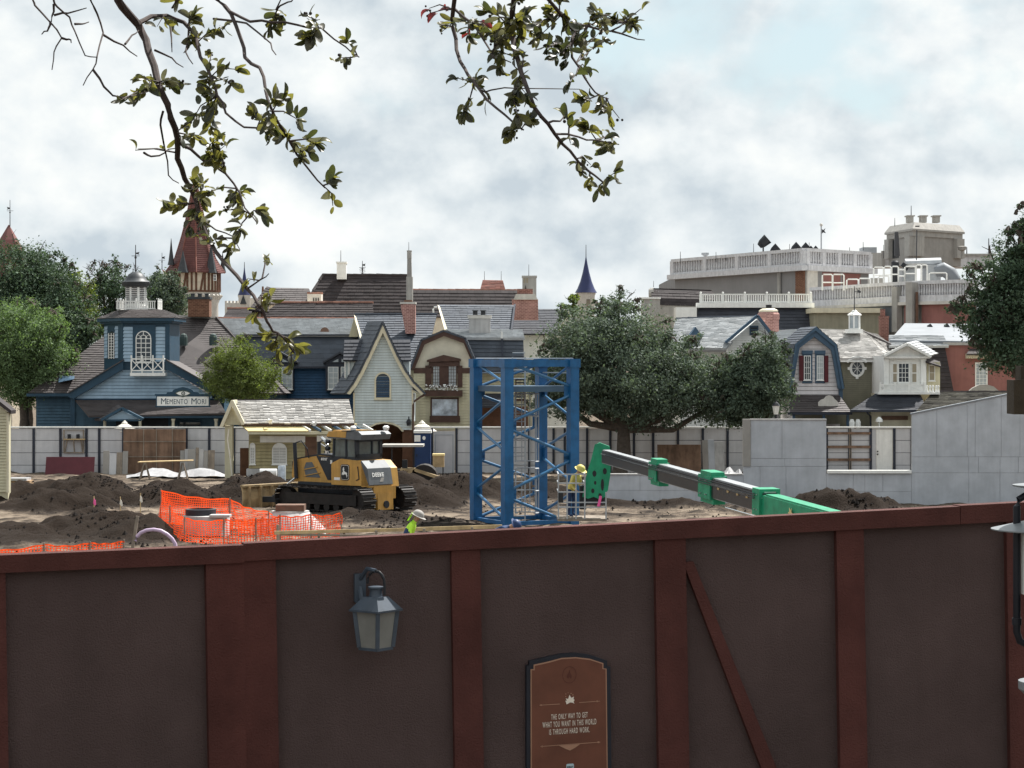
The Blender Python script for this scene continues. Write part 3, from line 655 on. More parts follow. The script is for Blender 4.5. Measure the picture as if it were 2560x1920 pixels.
# clutter against the fence
def flat(name, label, cat, x0, y0, x1, y1, Y, mat, tilt=0.12, th=.03, group=None):
    a, b, c, d = P(x0, y1, Y), P(x1, y1, Y), P(x1, y0, Y), P(x0, y0, Y); up = Vector((0, tilt, 0)); zb = gz(a.x, Y)
    o = MB().prism([a, b, c + up, d + up], (0, th, 0)).build(name, mat, None, base=(a.x, Y, a.z)); return props(o, label, cat, group)
t = thing('plywood_sheeting', 'brown weathered plywood sheets on frame in front of the white fence', 'plywood', gpt(386, 114.2))
for i, x in enumerate((308, 359, 391, 431)):
    x2 = (359, 391, 431, 465)[i]
    for r0, r1 in ((1073, 1104), (1104.6, 1142), (1142.6, 1190)): MB().pbox(x + .4, r0, x2 - .4, r1, 114.2 + rnd.uniform(0, .02), .03).build('sheet', 'plywood', t)
for x in (359, 391, 431): MB().pbox(x - 1, 1073, x + 1, 1192, 114.15, .04).build('stud', 'lumber_grey', t)
for y in (1104, 1142): MB().pbox(308, y - 1, 465, y + 1, 114.13, .04).build('girt', 'lumber_grey', t)
flat('maroon_sheet', 'maroon painted sheet leaning low against the white fence', 'board', 112, 1143, 234, 1194, 113.4, 'maroon_board', .35)
t = thing('wall_shelf', 'small timber shelf frame with tins on the white fence', 'shelf', P(185, 1133, FY - .1))
MB().pbox(158, 1074, 161, 1133, FY - .14, .06).pbox(207, 1074, 210, 1133, FY - .14, .06).pbox(158, 1130, 210, 1133, FY - .13, .06).pbox(161, 1074, 207, 1076, FY - .13, .06).build('frame', 'lumber_grey', t)
MB().pbox(159, 1097, 211, 1099.5, FY - .32, .28).build('shelf_board', 'lumber', t)
for a, b in ((168, 162), (184, 186), (203, 207)): MB().bar(P(a, 1099, FY - .25), P(b, 1130, FY - .1), .06).build('strut', 'lumber_grey', t)
for x in (173, 195): props(MB().lathe(P(x, 1097, FY - .2), [(.09, 0), (.09, .22), (.085, .23)], 10).build('paint_tin', 'black_metal', None, base=P(x, 1097, FY - .2)), 'black tin standing on the shelf of the white fence', 'tin', 'tins on the fence shelf')
def boards(label, xs_, y0, y1, Y, mats, group=None, tilt=.2):
    t = thing('board_stack', label, 'boards', P((xs_[0] + xs_[-1]) / 2, y1, Y))
    for i, (a, b) in enumerate(zip(xs_[:-1], xs_[1:])):
        h = rnd.uniform(-5, 3); A, B, C, D = P(a + .4, y1, Y), P(b - .4, y1, Y), P(b - .4, y0 + h, Y), P(a + .4, y0 + h, Y); u = Vector((0, tilt, 0))
        MB().prism([A, B, C + u, D + u], (0, .05, 0)).build('board', mats[i % len(mats)], t)
boards('grey boards leaning on the fence left of the plywood sheets', [256, 272, 290, 305, 319], 1132, 1190, 113.6, ['stone_grey', 'fence_white', 'lumber_grey'])
boards('grey boards leaning on the fence right of the plywood sheets', [468, 488, 496, 508, 519, 536], 1124, 1178, 113.5, ['stone_grey', 'lumber_grey', 'concrete'])
boards('tall grey panels leaning by the narrow posts of the fence', [449, 460, 482], 1126, 1182, 113.8, ['stone_grey', 'concrete'])
flat('plywood_sheet', 'brown plywood sheet leaning on the fence behind the green boom', 'plywood', 1644, 1112, 1753, 1178, 112.6, 'plywood', .3)
boards('pale planks leaning against the fence behind the green boom', [1757, 1772, 1788, 1812], 1104, 1176, 112.9, ['stone_grey', 'board_grey', 'concrete'], tilt=.6)
# sawhorse table and its sheets of plastic
t = thing('sawhorse_table', 'long plank tabletop on two splayed sawhorses on the black soil', 'table', P(410, 1199, 108.5))
ty = 108.5; A, B = P(344, 1157, ty), P(479, 1153, ty + .6)
MB().prism([A, B, B + Vector((0, .7, 0)), A + Vector((0, .7, 0))], (0, 0, .045)).build('tabletop', 'lumber', t)
for bx in (362, 457):
    for dx, dy in ((-14, 0), (12, 0), (-10, .7), (14, .7)):
        p = P(bx + dx, 1200, ty + dy); p.z = gz(p.x, p.y) - .02
        MB().bar(p, P(bx + dx * .15, 1157, ty + dy * .6 + .1), .05).build('leg', 'lumber_grey', t)
    MB().bar(P(bx, 1159.5, ty + .05), P(bx, 1159.5, ty + .65), .09).build('beam', 'lumber_grey', t)
def sheet(name, label, x0, x1, y0, y1, Y, mat, seed, cat='sheeting'):
    r = random.Random(seed); mb = MB(); n, m = 22, 6; vs = []
    for j in range(m):
        for i in range(n):
            u, v = i / (n - 1), j / (m - 1); e = min(u, 1 - u, v * .6 + .05, (1 - v) * .6 + .05) * 6
            p = P(x0 + (x1 - x0) * u, y1, Y + v * 2.2); p.z = gz(p.x, p.y) + min(1, e) * ((y1 - y0) / F * Y) * (.35 + .65 * abs(math.sin(u * 7 + seed) * math.cos(v * 2.4 + u * 3))) + r.uniform(0, .05); vs.append(p)
    mb.add(vs, [(j * n + i, j * n + i + 1, (j + 1) * n + i + 1, (j + 1) * n + i) for j in range(m - 1) for i in range(n - 1)])
    props(mb.build(name, mat, None, base=(vs[0].x, vs[0].y, vs[0].z)), label, cat)
sheet('plastic_sheeting', 'crumpled white plastic sheeting on the soil behind the sawhorse table', 316, 590, 1178, 1200, 109.6, 'sheet_plastic', 3)
sheet('tarpaulin', 'crumpled pale tarpaulin bundle before the fence and oak', 1795, 1860, 1150, 1172, 110, 'sheet_plastic', 8)
# materials crate at far left
t = thing('cardboard_crate', 'torn cardboard crate with white plastic on top by the cream gable', 'crate', (xpx(48, 92), 92, gz(xpx(48, 92), 92)))
MB().pbox(20, 1202, 74, 1224, 92, .8).build('box', 'cardboard', t); MB().pbox(18, 1196, 66, 1202, 91.95, .9).build('cover', 'sheet_plastic', t)
props(MB().pbox(38, 1208, 70, 1216, 91.85, .06).build('brick_pack', 'brick_brown', None, base=P(54, 1216, 91.85)), 'strip of bricks lying before the cardboard crate', 'bricks')
# cream corner house at the left edge
t = thing('gable_shed', 'cream clapboard gable with dark roof edge at the edge of the site', 'shed', gpt(-20, 90))
siding(t, [(-110, 1022), (-60, 965), (0, 1012), (18, 1030), (22, 1230), (-110, 1230)], 90, 7.5, 'cream_siding')
body(t, -110, 1030, 20, 90.05, .5, 'cream_siding')
MB().prism([P(-62, 955, 89.7), P(28, 1026, 89.7), P(27, 1035, 89.7), P(-62, 966, 89.7)], (0, .9, 0)).build('roof', 'shingle_dark', t)
MB().pbox(16, 1033, 22, 1232, 89.93, .08).build('corner_board', 'cream_paint', t)
# patio umbrellas seen over the fence
for x, lab in ((312, 'cream patio umbrella in front of the blue shop porch'), (1055, 'cream patio umbrella beside the blue portable toilet')):
    t = thing('patio_umbrella', lab, 'umbrella', gpt(x, 115.7)); c = P(x, 1078, 115.7)
    MB().lathe((c.x, c.y, 0), [(.03, 0), (.03, c.z + .5)], 8).build('pole', 'lumber', t)
    MB().lathe((c.x, c.y, 0), [(.75, c.z - .02), (.76, c.z + .0), (.38, c.z + .26), (.03, c.z + .46)], 8).build('canopy', 'canvas', t)
    MB().lathe((c.x, c.y, 0), [(.18, c.z + .40), (.10, c.z + .48), (.02, c.z + .56)], 8).build('vent', 'canvas', t)
# ------------------------------------------------------------------ grey board wall
GYW = 90.0
gw = thing('board_wall', 'long grey cement board wall with a window opening and a raking top', 'wall', gpt(2030, GYW))
def vclip(pts, x, keep_right): return [(b, a) for a, b in clip([(b, a) for a, b in pts], x, keep_right)]
def board_panels(poly, xcuts, rows):
    for r in range(len(rows) - 1):
        xc = xcuts[r % len(xcuts)]
        for a, b in zip(xc[:-1], xc[1:]):
            q = vclip(vclip(clip(clip(poly, rows[r] + .3, True), rows[r + 1] - .3, False), a + .3, True), b - .3, False)
            if len(q) >= 3: MB().ppoly(q, GYW + rnd.uniform(0, .015), .03).build('board', 'board_grey', gw)
board_panels([(1515, 1187), (1858, 1187), (1858, 1290), (1515, 1290)], [[1515, 1600, 1712, 1785, 1858], [1515, 1650, 1740, 1858]], [1187, 1226, 1290])
board_panels([(1877, 1050), (2066, 1050), (2066, 1290), (1858, 1290), (1858, 1166), (1877, 1166)], [[1858, 1955, 2066], [1858, 1962, 2066], [1858, 1900, 1965, 2066]], [1050, 1146, 1166, 1290])
board_panels([(2066, 1184), (2279, 1184), (2279, 1290), (2066, 1290)], [[2066, 2133, 2162, 2207, 2279], [2066, 2150, 2279]], [1184, 1229, 1290])
board_panels([(2279, 1036), (2540, 983), (2700, 975), (2700, 1290), (2279, 1290)], [[2279, 2342, 2418, 2438, 2503, 2550, 2640, 2700], [2279, 2422, 2446, 2500, 2546, 2700], [2279, 2422, 2500, 2600, 2700]], [975, 1142, 1182, 1290])
MB().ppoly([(1514, 1188), (1859, 1188), (1859, 1167), (1878, 1167), (1878, 1052), (2065, 1052), (2065, 1183), (2280, 1183), (2280, 1038), (2540, 985), (2705, 977), (2705, 1300), (1514, 1300)], GYW + .045, .18).build('core', 'stone_grey', gw)
MB().pbox(1858, 1048, 1876.5, 1166, GYW - .04, .3).build('end_post', 'stone_grey', gw)
MB().pbox(2070, 1176, 2279, 1183.5, GYW - .10, .35).build('sill', 'white_paint', gw)
MB().pbox(1514, 1184.5, 1857, 1187.5, GYW - .03, .3).pbox(1876.5, 1047.5, 2067, 1050.5, GYW - .03, .3).build('coping', 'concrete', gw)
MB().prism([P(2278, 1033, GYW - .03), P(2540, 980, GYW - .03), P(2700, 972, GYW - .03), P(2700, 975.5, GYW - .03), P(2540, 983.5, GYW - .03), P(2278, 1036.5, GYW - .03)], (0, .3, 0)).build('raking_coping', 'flat_white_roof', gw)
# portable toilet
t = thing('portable_toilet', 'dark blue portable toilet with white notices beside the site fence', 'toilet', gpt(1055, 113.2))
MB().pbox(1036, 1082, 1076, 1190, 113.2, .9).build('cabin', 'toilet_blue', t)
dr = MB().pbox(1040, 1086, 1072, 1187, 113.17, .03).build('door', 'toilet_blue', t); MB().pbox(1041, 1135, 1043, 1141, 113.13, .04).build('handle', 'black_metal', dr)
MB().pbox(1036, 1088, 1051, 1104, 113.15, .02).build('notice', 'white_plastic', t)
MB().prism([P(1060 + 4 * math.cos(a), 1095 + 5 * math.sin(a), 113.15) for a in [k * math.pi / 6 for k in range(12)]], (0, .02, 0)).build('round_sign', 'white_plastic', t)
MB().pbox(1034, 1076, 1078, 1083, 113.14, 1.0).build('roof', 'white_plastic', t)
# ------------------------------------------------------------------ blue shop with belvedere
YF = 119.0
b = thing('blue_shop', 'blue clapboard shop with white louvred belvedere, X railed balcony and lettered sign', 'building', gpt(365, YF))
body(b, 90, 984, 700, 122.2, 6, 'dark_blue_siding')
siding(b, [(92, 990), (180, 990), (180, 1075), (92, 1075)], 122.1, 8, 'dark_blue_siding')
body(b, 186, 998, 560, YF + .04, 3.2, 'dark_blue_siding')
siding(b, [(186, 997), (307, 924), (307, 905), (415, 905), (415, 922), (530, 990), (530, 997)], YF, 8.7, 'blue_siding')
MB().ppoly([(184, 999), (307, 924), (362, 890), (415, 924), (535, 999)], YF + .035, .2).build('gable_core', 'navy_siding', b)  # core coloured darker to put shadow lines in the board gaps
shingles(b, P(70, 983, 121.6), P(712, 984, 121.6), P(541, 796, 127), P(330, 788, 127), 'shingle_brown', .24, .34)
shingles(b, P(712, 984, 121.6), P(740, 984, 128), P(541, 796, 127.05), P(541, 796, 127), 'shingle_brown', .24, .34, under=False)
ridge(b, P(330, 787, 127), P(541, 795, 127), 'stone_beige', .11, .4)
ridge(b, P(541, 795, 127), P(712, 984, 121.6), 'shingle_dark', .09, .4)
MB().prism([P(66, 984, 121.4), P(186, 984, 121.4), P(186, 991, 121.4), P(66, 991, 121.4)], (0, .3, 0)).build('fascia', 'blue_trim', b)
MB().ppoly([(170, 983), (308, 901), (308, 923), (184, 997), (170, 992)], YF - .35, .5).build('rake_board', 'blue_trim', b)
MB().ppoly([(416, 901), (556, 980), (556, 988), (546, 994), (414, 922)], YF - .35, .5).build('rake_board', 'blue_trim', b)
MB().ppoly([(170, 980.5), (308, 898.5), (308, 901), (170, 983.5)], YF - .45, 3.2).build('rake_shingle_edge', 'shingle_brown', b)
MB().ppoly([(416, 898.5), (557, 978), (557, 981), (416, 901.5)], YF - .45, 3.2).build('rake_shingle_edge', 'shingle_brown', b)
for a, c in ((176, 187), (552, 560)): MB().pbox(a, 991, c, 1075, YF - .06, .2).build('corner_board', 'blue_trim', b)
# belvedere
TY, TB = YF - .1, YF + 2.3
lw = lambda x, y, off: Vector((xpx(x, TY + (308 - x) / 48 * 2.3), TY + (308 - x) / 48 * 2.3, zpx(y, TY))) + Vector((-.72, -.69, 0)) * off
cen = MB(); pl_ = [lw(308, 0, 0), lw(423, 0, 0) * 0 + Vector((xpx(423, TY), TY, 0)), Vector((xpx(428, TY), TY + 3.0, 0)), Vector((xpx(262, TY + 3), TY + 4.2, 0)), lw(260, 0, 0)]
zb, zt = zpx(925, TY), zpx(806, TY)
tw = cen.prism([Vector((p.x, p.y + .03, zb)) for p in pl_], (0, 0, zt - zb)).build('belvedere', 'blue_trim', b)
for a, c in ((308, 333), (388, 413)): siding(b, [(a, 817), (c, 817), (c, 905), (a, 905)], TY, 8.7, 'blue_siding')
for a, c in ((261.5, 269), (288, 297)): siding(b, [(a, 815), (c, 815), (c, 896), (a, 896)], TY, 8.7, 'blue_siding', mp=lw)
MB().pbox(413, 806, 424, 912, TY - .06, .12).build('corner_board', 'blue_trim', b)
for a, c in ((297, 308.5),): MB().prism([lw(a, 806, .05), lw(c, 806, .05), lw(c, 900, .05), lw(a, 900, .05)], (.1, .1, 0)).build('corner_board', 'blue_trim', b)
MB().pbox(332, 812, 389, 905, TY - .05, .08).build('window_surround', 'blue_trim', b)
window(b, 339, 827, 378, 906, TY - .06, 3, 6, 'white_paint', 'glass_dark', 2.2, 'fan', mw=1.6)
# narrow arched window in the splayed side
nw = MB(); pts = [(273, 897), (273, 836), (275, 831), (280, 827), (285, 831), (287, 836), (287, 897)]
nwo = nw.prism([lw(x, y, .03) for x, y in pts], (.05, .05, 0)).build('window', 'glass_dark', b)
g = MB()
for x in (273.5, 280, 286.5): g.prism([lw(x - .7, 832, .06), lw(x + .7, 832, .06), lw(x + .7, 897, .06), lw(x - .7, 897, .06)], (.02, .02, 0))
for y in range(838, 898, 7): g.prism([lw(273, y - .6, .055), lw(287, y - .6, .055), lw(287, y + .6, .055), lw(273, y + .6, .055)], (.02, .02, 0))
g.build('glazing_bars', 'white_paint', nwo)
# cornice, low roof, railing, lantern
def ring(sc, z0, z1, name, mat, cx=None):
    c = sum(pl_, Vector()) / 5; c.x = xpx(342, TY) if cx is None else cx
    A = [Vector((c.x + (p.x - c.x) * sc, c.y + (p.y - c.y) * sc, z0)) for p in pl_]
    return MB().prism(A, (0, 0, z1 - z0)).build(name, mat, b)
ring(1.10, zpx(808, TY), zpx(803, TY), 'bed_mould', 'blue_trim'); ring(1.18, zpx(803, TY), zpx(795, TY), 'cornice', 'blue_trim')
cc = sum(pl_, Vector()) / 5; cc.x = xpx(341, TY)
lo = [Vector((cc.x + (p.x - cc.x) * 1.2, cc.y + (p.y - cc.y) * 1.2, zpx(795, TY))) for p in pl_]
hi = [Vector((cc.x + (p.x - cc.x) * .60, cc.y + (p.y - cc.y) * .60, zpx(774, TY + 1))) for p in pl_]
for i in range(5): shingles(b, lo[i], lo[(i + 1) % 5], hi[(i + 1) % 5], hi[i], 'shingle_brown', .2, .3, under=False)
MB().add([*lo, *hi], [(4, 3, 2, 1, 0), (5, 6, 7, 8, 9)]).build('roof_deck', 'shingle_brown', b)
ry, rz = TY + 1.0, zpx(775, TY + 1)
RX0, RX1 = xpx(288, ry), xpx(392, ry)
for a, c in (((RX0, ry, rz), (RX1, ry, rz)), ((RX0, ry, rz), (RX0 + .1, ry + 1.9, rz)), ((RX1, ry, rz), (RX1 - .05, ry + 1.9, rz))):
    baluster_run(b, a, c, .46, .11, 'white_paint', .55, .045, .08, .05, .10, 'roof_railing', joined=True)
LX, LYc = xpx(340, ry + 1), ry + 1.0
o8 = R(22.5)
MB().lathe((LX, LYc, 0), [(.62, rz - .05), (.62, zpx(764, ry + 1)), (.56, zpx(763, ry + 1)), (.56, zpx(716, ry + 1))], 8, o8).build('lantern_body', 'white_paint', b)
lv = MB(); zz0, zz1 = zpx(756, ry + 1), zpx(719, ry + 1)
for k in range(8):
    a = -math.pi / 2 + k * math.pi / 4; n_ = Vector((math.cos(a), math.sin(a), 0)); s_ = Vector((-n_.y, n_.x, 0)); r_ = .56 * math.cos(o8)
    for i in range(9):
        z = zz0 + (zz1 - zz0) * i / 8; c = Vector((LX, LYc, z)) + n_ * (r_ + .015); lv.prism([c - s_ * .15, c + s_ * .15, c + s_ * .15 + n_ * .012 + Vector((0, 0, -.05)), c - s_ * .15 + n_ * .012 + Vector((0, 0, -.05))], n_ * .01)
lv.build('louvres', 'iron', b)
MB().lathe((LX, LYc, 0), [(.60, zpx(718, ry + 1)), (.74, zpx(712, ry + 1)), (.76, zpx(705, ry + 1)), (.60, zpx(701, ry + 1)), (.52, zpx(694, ry + 1)), (.40, zpx(686, ry + 1)), (.22, zpx(681, ry + 1)), (.04, zpx(679, ry + 1))], 16).build('dome', 'lead_dark', b, smooth=True)
vane(b, 339, 612, 680, ry + 1, 'iron', 10)
# balcony
by = TY - .75
MB().pbox(325, 932, 412, 940, by, .85).build('balcony_floor', 'white_paint', b)
bal = MB()
for x in (328, 355, 382, 408): bal.pbox(x - 1.6, 888, x + 1.6, 932, by, .07)
bal.pbox(328, 896, 408, 899, by - .01, .07).pbox(328, 925, 408, 928, by - .01, .07)
for a, c in ((328, 355), (355, 382), (382, 408)):
    bal.bar(P(a, 898, by + .03), P(c, 927, by + .03), .04).bar(P(c, 898, by + .04), P(a, 927, by + .04), .04)
for x in (328, 408):
    q = P(x, 897, by); bal.bar(q, q + Vector((0, .75, 0)), .06)
    q = P(x, 927, by); bal.bar(q, q + Vector((0, .75, 0)), .06)
bal.build('balcony_railing', 'white_paint', b)
# pent roof, porch and sign
shingles(b, P(222, 1040, YF - 2.2), P(566, 1034, YF - 2.2), P(546, 1000, YF - .02), P(188, 1000, YF - .02), 'shingle_brown', .2, .3)
MB().pbox(222, 1040, 566, 1045, YF - 2.15, .12).build('porch_fascia', 'blue_trim', b)
for x in (262, 350, 433, 540): MB().lathe(P(x, 1190, YF - 2.05) * 1, [(.10, 0), (.09, .1), (.075, zpx(1047, YF - 2) - zpx(1190, YF - 2.05) - .15), (.12, zpx(1047, YF - 2) - zpx(1190, YF - 2.05))], 8).build('porch_post', 'cream_paint', b)
MB().pbox(290, 1045, 420, 1190, YF - .02, .02).build('porch_recess', 'black_metal', b)  # black sheet stands in for the shaded recess behind the porch posts
window(b, 445, 1052, 505, 1100, YF - .02, 2, 1, 'blue_trim', 'glass_dark', 4)
ey = YF - 2.9
MB().ppoly([(262, 1049), (305, 1027), (350, 1048)], ey + .1, .3).build('entry_pediment', 'blue_siding', b)
for a, c in (((254, 1050), (305, 1021)), ((305, 1021), (358, 1048))): MB().bar(P(*a, ey), P(*c, ey), .35, .13).build('entry_rake', 'blue_trim', b)
MB().pbox(262, 1049, 352, 1053, ey + .02, .2).build('entry_beam', 'blue_trim', b)
shingles(b, P(236, 1049, ey + 1.6), P(254, 1049, ey - .1), P(305, 1019, ey - .1), P(296, 1012, ey + 1.6), 'shingle_brown', .2, .3)
sy = YF - 2.5
sg = MB().pbox(390, 989, 524, 1017, sy, .10).build('sign_board', 'blue_trim', b)
MB().pbox(392.5, 991.5, 521.5, 1014.5, sy - .02, .02).build('sign_face', 'white_paint', sg)
MB().pbox(387, 985, 527, 989.5, sy - .03, .16).pbox(388, 1015, 526, 1018, sy - .03, .16).build('sign_moulding', 'blue_trim', sg)
MB().ppoly([(415, 985.5), (418, 981), (430, 980), (434, 974), (445, 970), (457, 967.5), (470, 970), (480, 974), (485, 980), (496, 981), (500, 985.5)], sy - .01, .10).build('sign_crest', 'blue_trim', sg)
smp = lambda x, y: P(x, y, sy - .026)
MB().ppoly([(436, 983), (446, 977), (457, 974.5), (469, 977), (478, 983), (469, 990), (457, 993), (446, 990)], sy - .035, .02).build('eye_surround', 'green_vent', sg)
MB().ppoly([(440, 983), (448, 979.5), (457, 978), (467, 979.5), (475, 983), (467, 987.5), (457, 989), (448, 987.5)], sy - .05, .014).build('eye_white', 'white_paint', sg)
for r_, mt, o_ in ((5, 'green_vent', .06), (2.6, 'white_paint', .07), (1.3, 'black_metal', .08)): MB().ppoly([(458 + r_ * math.cos(k * math.pi / 8), 983.5 + r_ * math.sin(k * math.pi / 8)) for k in range(16)], sy - o_, .009).build('eye_iris', mt, sg)
for s_, cx_, cy_, w_, h_ in (('M', 409, 1003, 13, 15), ('EMENTO', 443, 1004, 52, 12.5), ('M', 485, 1003, 13, 15), ('ORI', 504, 1004, 22, 12.5)): text(s_, cx_, cy_, w_, h_, smp, 'blue_trim', sg, bold=0)
chimney(b, 470, 748, 523, 792, 126.3, 1.0, 'brick_brown', 'lead_dark', 6, 2, 3)
for x in (459, 533):
    c = P(x, 850, 124.6); MB().lathe(c, [(.22, -.3), (.22, .15), (.16, .3), (.03, .36)], 10).build('roof_vent', 'green_vent', b)
MB().prism([P(146, 956, 121.9), P(184, 948, 121.9), P(184, 941, 122.6), P(148, 940, 122.6)], (0, .25, .05)).build('roof_hatch', 'slate_trim', b)

# ------------------------------------------------------------------ red spire at far left
t = thing('red_spire_tower', 'square tower with red pyramid roof and weather vane above the left trees', 'tower', gpt(22, 182))
S = 182
MB().lathe((xpx(22, S), S, 0), [(1.55, -.3), (1.55, zpx(690, S))], 4, R(22)).build('wall', 'plaster', t)
MB().lathe((xpx(22, S), S, 0), [(2.0, zpx(695, S)), (1.35, zpx(640, S)), (.75, zpx(600, S)), (.03, zpx(562, S))], 6, R(22)).build('roof', 'spire_red', t)
vane(t, 25, 500, 566, S, 'iron', 8, side=-1)
# ------------------------------------------------------------------ half-timbered round tower
S = 200; X0 = xpx(488, S); k = S / F
t = thing('timber_tower', 'round half timbered tower with tall flared red spire and dark turrets', 'tower', (X0, S, 0))
MB().lathe((X0, S, 0), [(56 * k, -.3), (58 * k, zpx(760, S)), (61 * k, zpx(752, S)), (61 * k, zpx(729, S))], 24).build('stone_drum', 'stone_white', t, smooth=True)
for i in range(28):
    a = 2 * math.pi * i / 28; d = Vector((math.cos(a), math.sin(a), 0)); c = Vector((X0, S, zpx(748, S))) + d * 60 * k; MB().bar(c, c + d * .25 + Vector((0, 0, .35)), .16).build('corbel', 'stone_white', t)
MB().lathe((X0, S, 0), [(62 * k, zpx(729, S)), (62 * k, zpx(678, S))], 24).build('plaster_band', 'plaster', t)
for i in range(36):
    a = 2 * math.pi * i / 36; d = Vector((math.cos(a), math.sin(a), 0)); e2 = 2 * math.pi * (i + (1 if i % 3 else 0) * (.8 if i % 2 else -.8)) / 36; d2 = Vector((math.cos(e2), math.sin(e2), 0))
    if d.y < .3: MB().bar(Vector((X0, S, zpx(729, S))) + d * 62.5 * k, Vector((X0, S, zpx(679, S))) + (d2 if i % 4 == 1 else d) * 62.5 * k, .17, .12, d).build('stud', 'timber_dark', t)
for y in (729, 680): MB().lathe((X0, S, 0), [(64 * k, zpx(y + 2, S)), (64 * k, zpx(y - 2, S))], 24).build('ring_beam', 'timber_dark', t)
prof = [(74, 683), (70, 676), (60, 662), (50, 645), (42, 620), (33, 590), (24, 555), (16, 515), (9, 480), (1, 455)]
MB().lathe((X0, S, 0), [(r * k, zpx(y, S)) for r, y in prof], 8, R(10)).build('spire', 'spire_red', t)
rib = MB()
for j in range(8):
    a = R(10) + j * math.pi / 4; d = Vector((math.cos(a), math.sin(a), 0)); rib.tube([Vector((X0, S, zpx(y, S))) + d * r * k for r, y in prof], .07, 4)
rib.build('hip_tiles', 'shingle_red', t)
crs = MB()
for y in range(470, 682, 5):
    r = np.interp(y, [p[1] for p in prof[::-1]], [p[0] for p in prof[::-1]]); crs.lathe((X0, S, 0), [(r * k + .05, zpx(y, S)), (r * k + .02, zpx(y - 2, S))], 8, R(10))
crs.build('tile_courses', 'spire_red', t, fix=False, kind='stuff')
for px, yt, yb_, r, dy in ((433, 598, 664, 9, -1.2), (533, 612, 684, 17, -1.4), (467, 628, 684, 15, -2.4), (551, 630, 680, 9, 1.5)):
    c = Vector((xpx(px, S), S + dy, 0)); MB().lathe(c, [(r * k, zpx(yb_, S)), (r * k * .75, zpx(yb_ - 10, S)), (r * k * .35, zpx((yt + yb_) / 2 - 5, S)), (.02, zpx(yt, S))], 8).build('turret', 'lead_dark', t)
vane(t, 482, 438, 460, S, 'iron', 3, 'finial')
wn_ = MB().prism([P(415, 760, S - 1.5), P(455, 760, S - 1.5), P(455, 705, S - 1.5), P(408, 682, S - 1.5)], (0, 3, 0)).build('wing_wall', 'plaster', t)
shingles(t, P(455, 770, S - 2.4), P(470, 745, S - 2.4), P(432, 690, S + .5), P(404, 672, S - 1), 'spire_red', .35, .5)
vane(t, 405, 632, 674, S - 1, 'iron', 8, side=1)
window(t, 533, 686, 541, 702, S - 62 * k * .72, 2, 2, 'white_paint', 'glass_dark', 1.2, sill=False)
# ------------------------------------------------------------------ castle turrets
def turret(label, px, ya, yc, rc, rb_, yb_, S, fin, wall=None):
    k = S / F; X = xpx(px, S); t = thing('castle_turret', label, 'turret', (X, S, 0), None)
    MB().lathe((X, S, 0), [(rb_ * k, -.3), (rb_ * k, zpx(yc + 8, S)), (rb_ * 1.1 * k, zpx(yc + 4, S)), (rb_ * 1.1 * k, zpx(yc, S))], 16).build('drum', 'stone_white', t, smooth=True)
    h = yc - ya
    MB().lathe((X, S, 0), [(rc * k, zpx(yc + 1, S)), (rc * .78 * k, zpx(yc - h * .10, S)), (rc * .52 * k, zpx(yc - h * .30, S)), (rc * .30 * k, zpx(yc - h * .55, S)), (rc * .13 * k, zpx(yc - h * .8, S)), (.03, zpx(ya, S))], 16).build('spire', 'spire_blue', t, smooth=True)
    rod(t, px, fin, ya + 4, S, .05); return t
t = turret('white castle turret with blue cone spire behind the slate roof', 611, 666, 737, 17, 15, 800, 255, 655)
MB().pbox(562, 757, 598, 800, 256, 6).pbox(620, 745, 642, 800, 256, 6).build('curtain_wall', 'stone_white', t)
for x in range(562, 600, 9): MB().pbox(x, 752, x + 5, 757, 256, 1).build('merlon', 'stone_white', t)
MB().ppoly([(600, 760), (608, 737), (616, 760)], 254.2, .3).build('dormer', 'lead_dark', t)
t = turret('white castle turret with blue cone spire above the spreading oak', 1465, 640, 731, 28, 22, 800, 255, 612)
MB().pbox(1466, 748, 1476, 775, 254.0, .4).build('window', 'lumber_grey', t)
MB().pbox(1425, 790, 1500, 830, 256, 6).build('curtain_wall', 'stone_white', t)
# ------------------------------------------------------------------ long slate-roofed house (navy wall)
b = thing('navy_house', 'navy clapboard house with pale slate roof over a dark mansard and paired dormer windows', 'building', gpt(760, 126))
body(b, 640, 919, 905, 126.05, 7, 'navy_siding')
siding(b, [(640, 919), (905, 919), (905, 1010), (640, 1010)], 126, 7, 'navy_siding')
shingles(b, P(596, 919, 125.6), P(906, 919, 125.6), P(906, 838, 126.7), P(560, 838, 126.7), 'shingle_slate', .32, .55, 'mansard_slates', .015)
shingles(b, P(556, 838, 126.5), P(908, 838, 126.5), P(884, 797, 131.0), P(545, 797, 131.0), 'shingle_pale', .2, .3)
ridge(b, P(541, 795.5, 131.0), P(886, 795.5, 131.0), 'ridge_tile', .09, .42)
MB().pbox(600, 836, 908, 839, 126.4, .1).pbox(640, 916, 905, 921, 125.55, .12).build('gutter', 'fence_post', b)
c = P(812, 828, 127.3); MB().tube([c + Vector((0, .4, -.2)), c + Vector((0, -.1, 0))], .24, 12).build('roof_vent', 'rust', b)
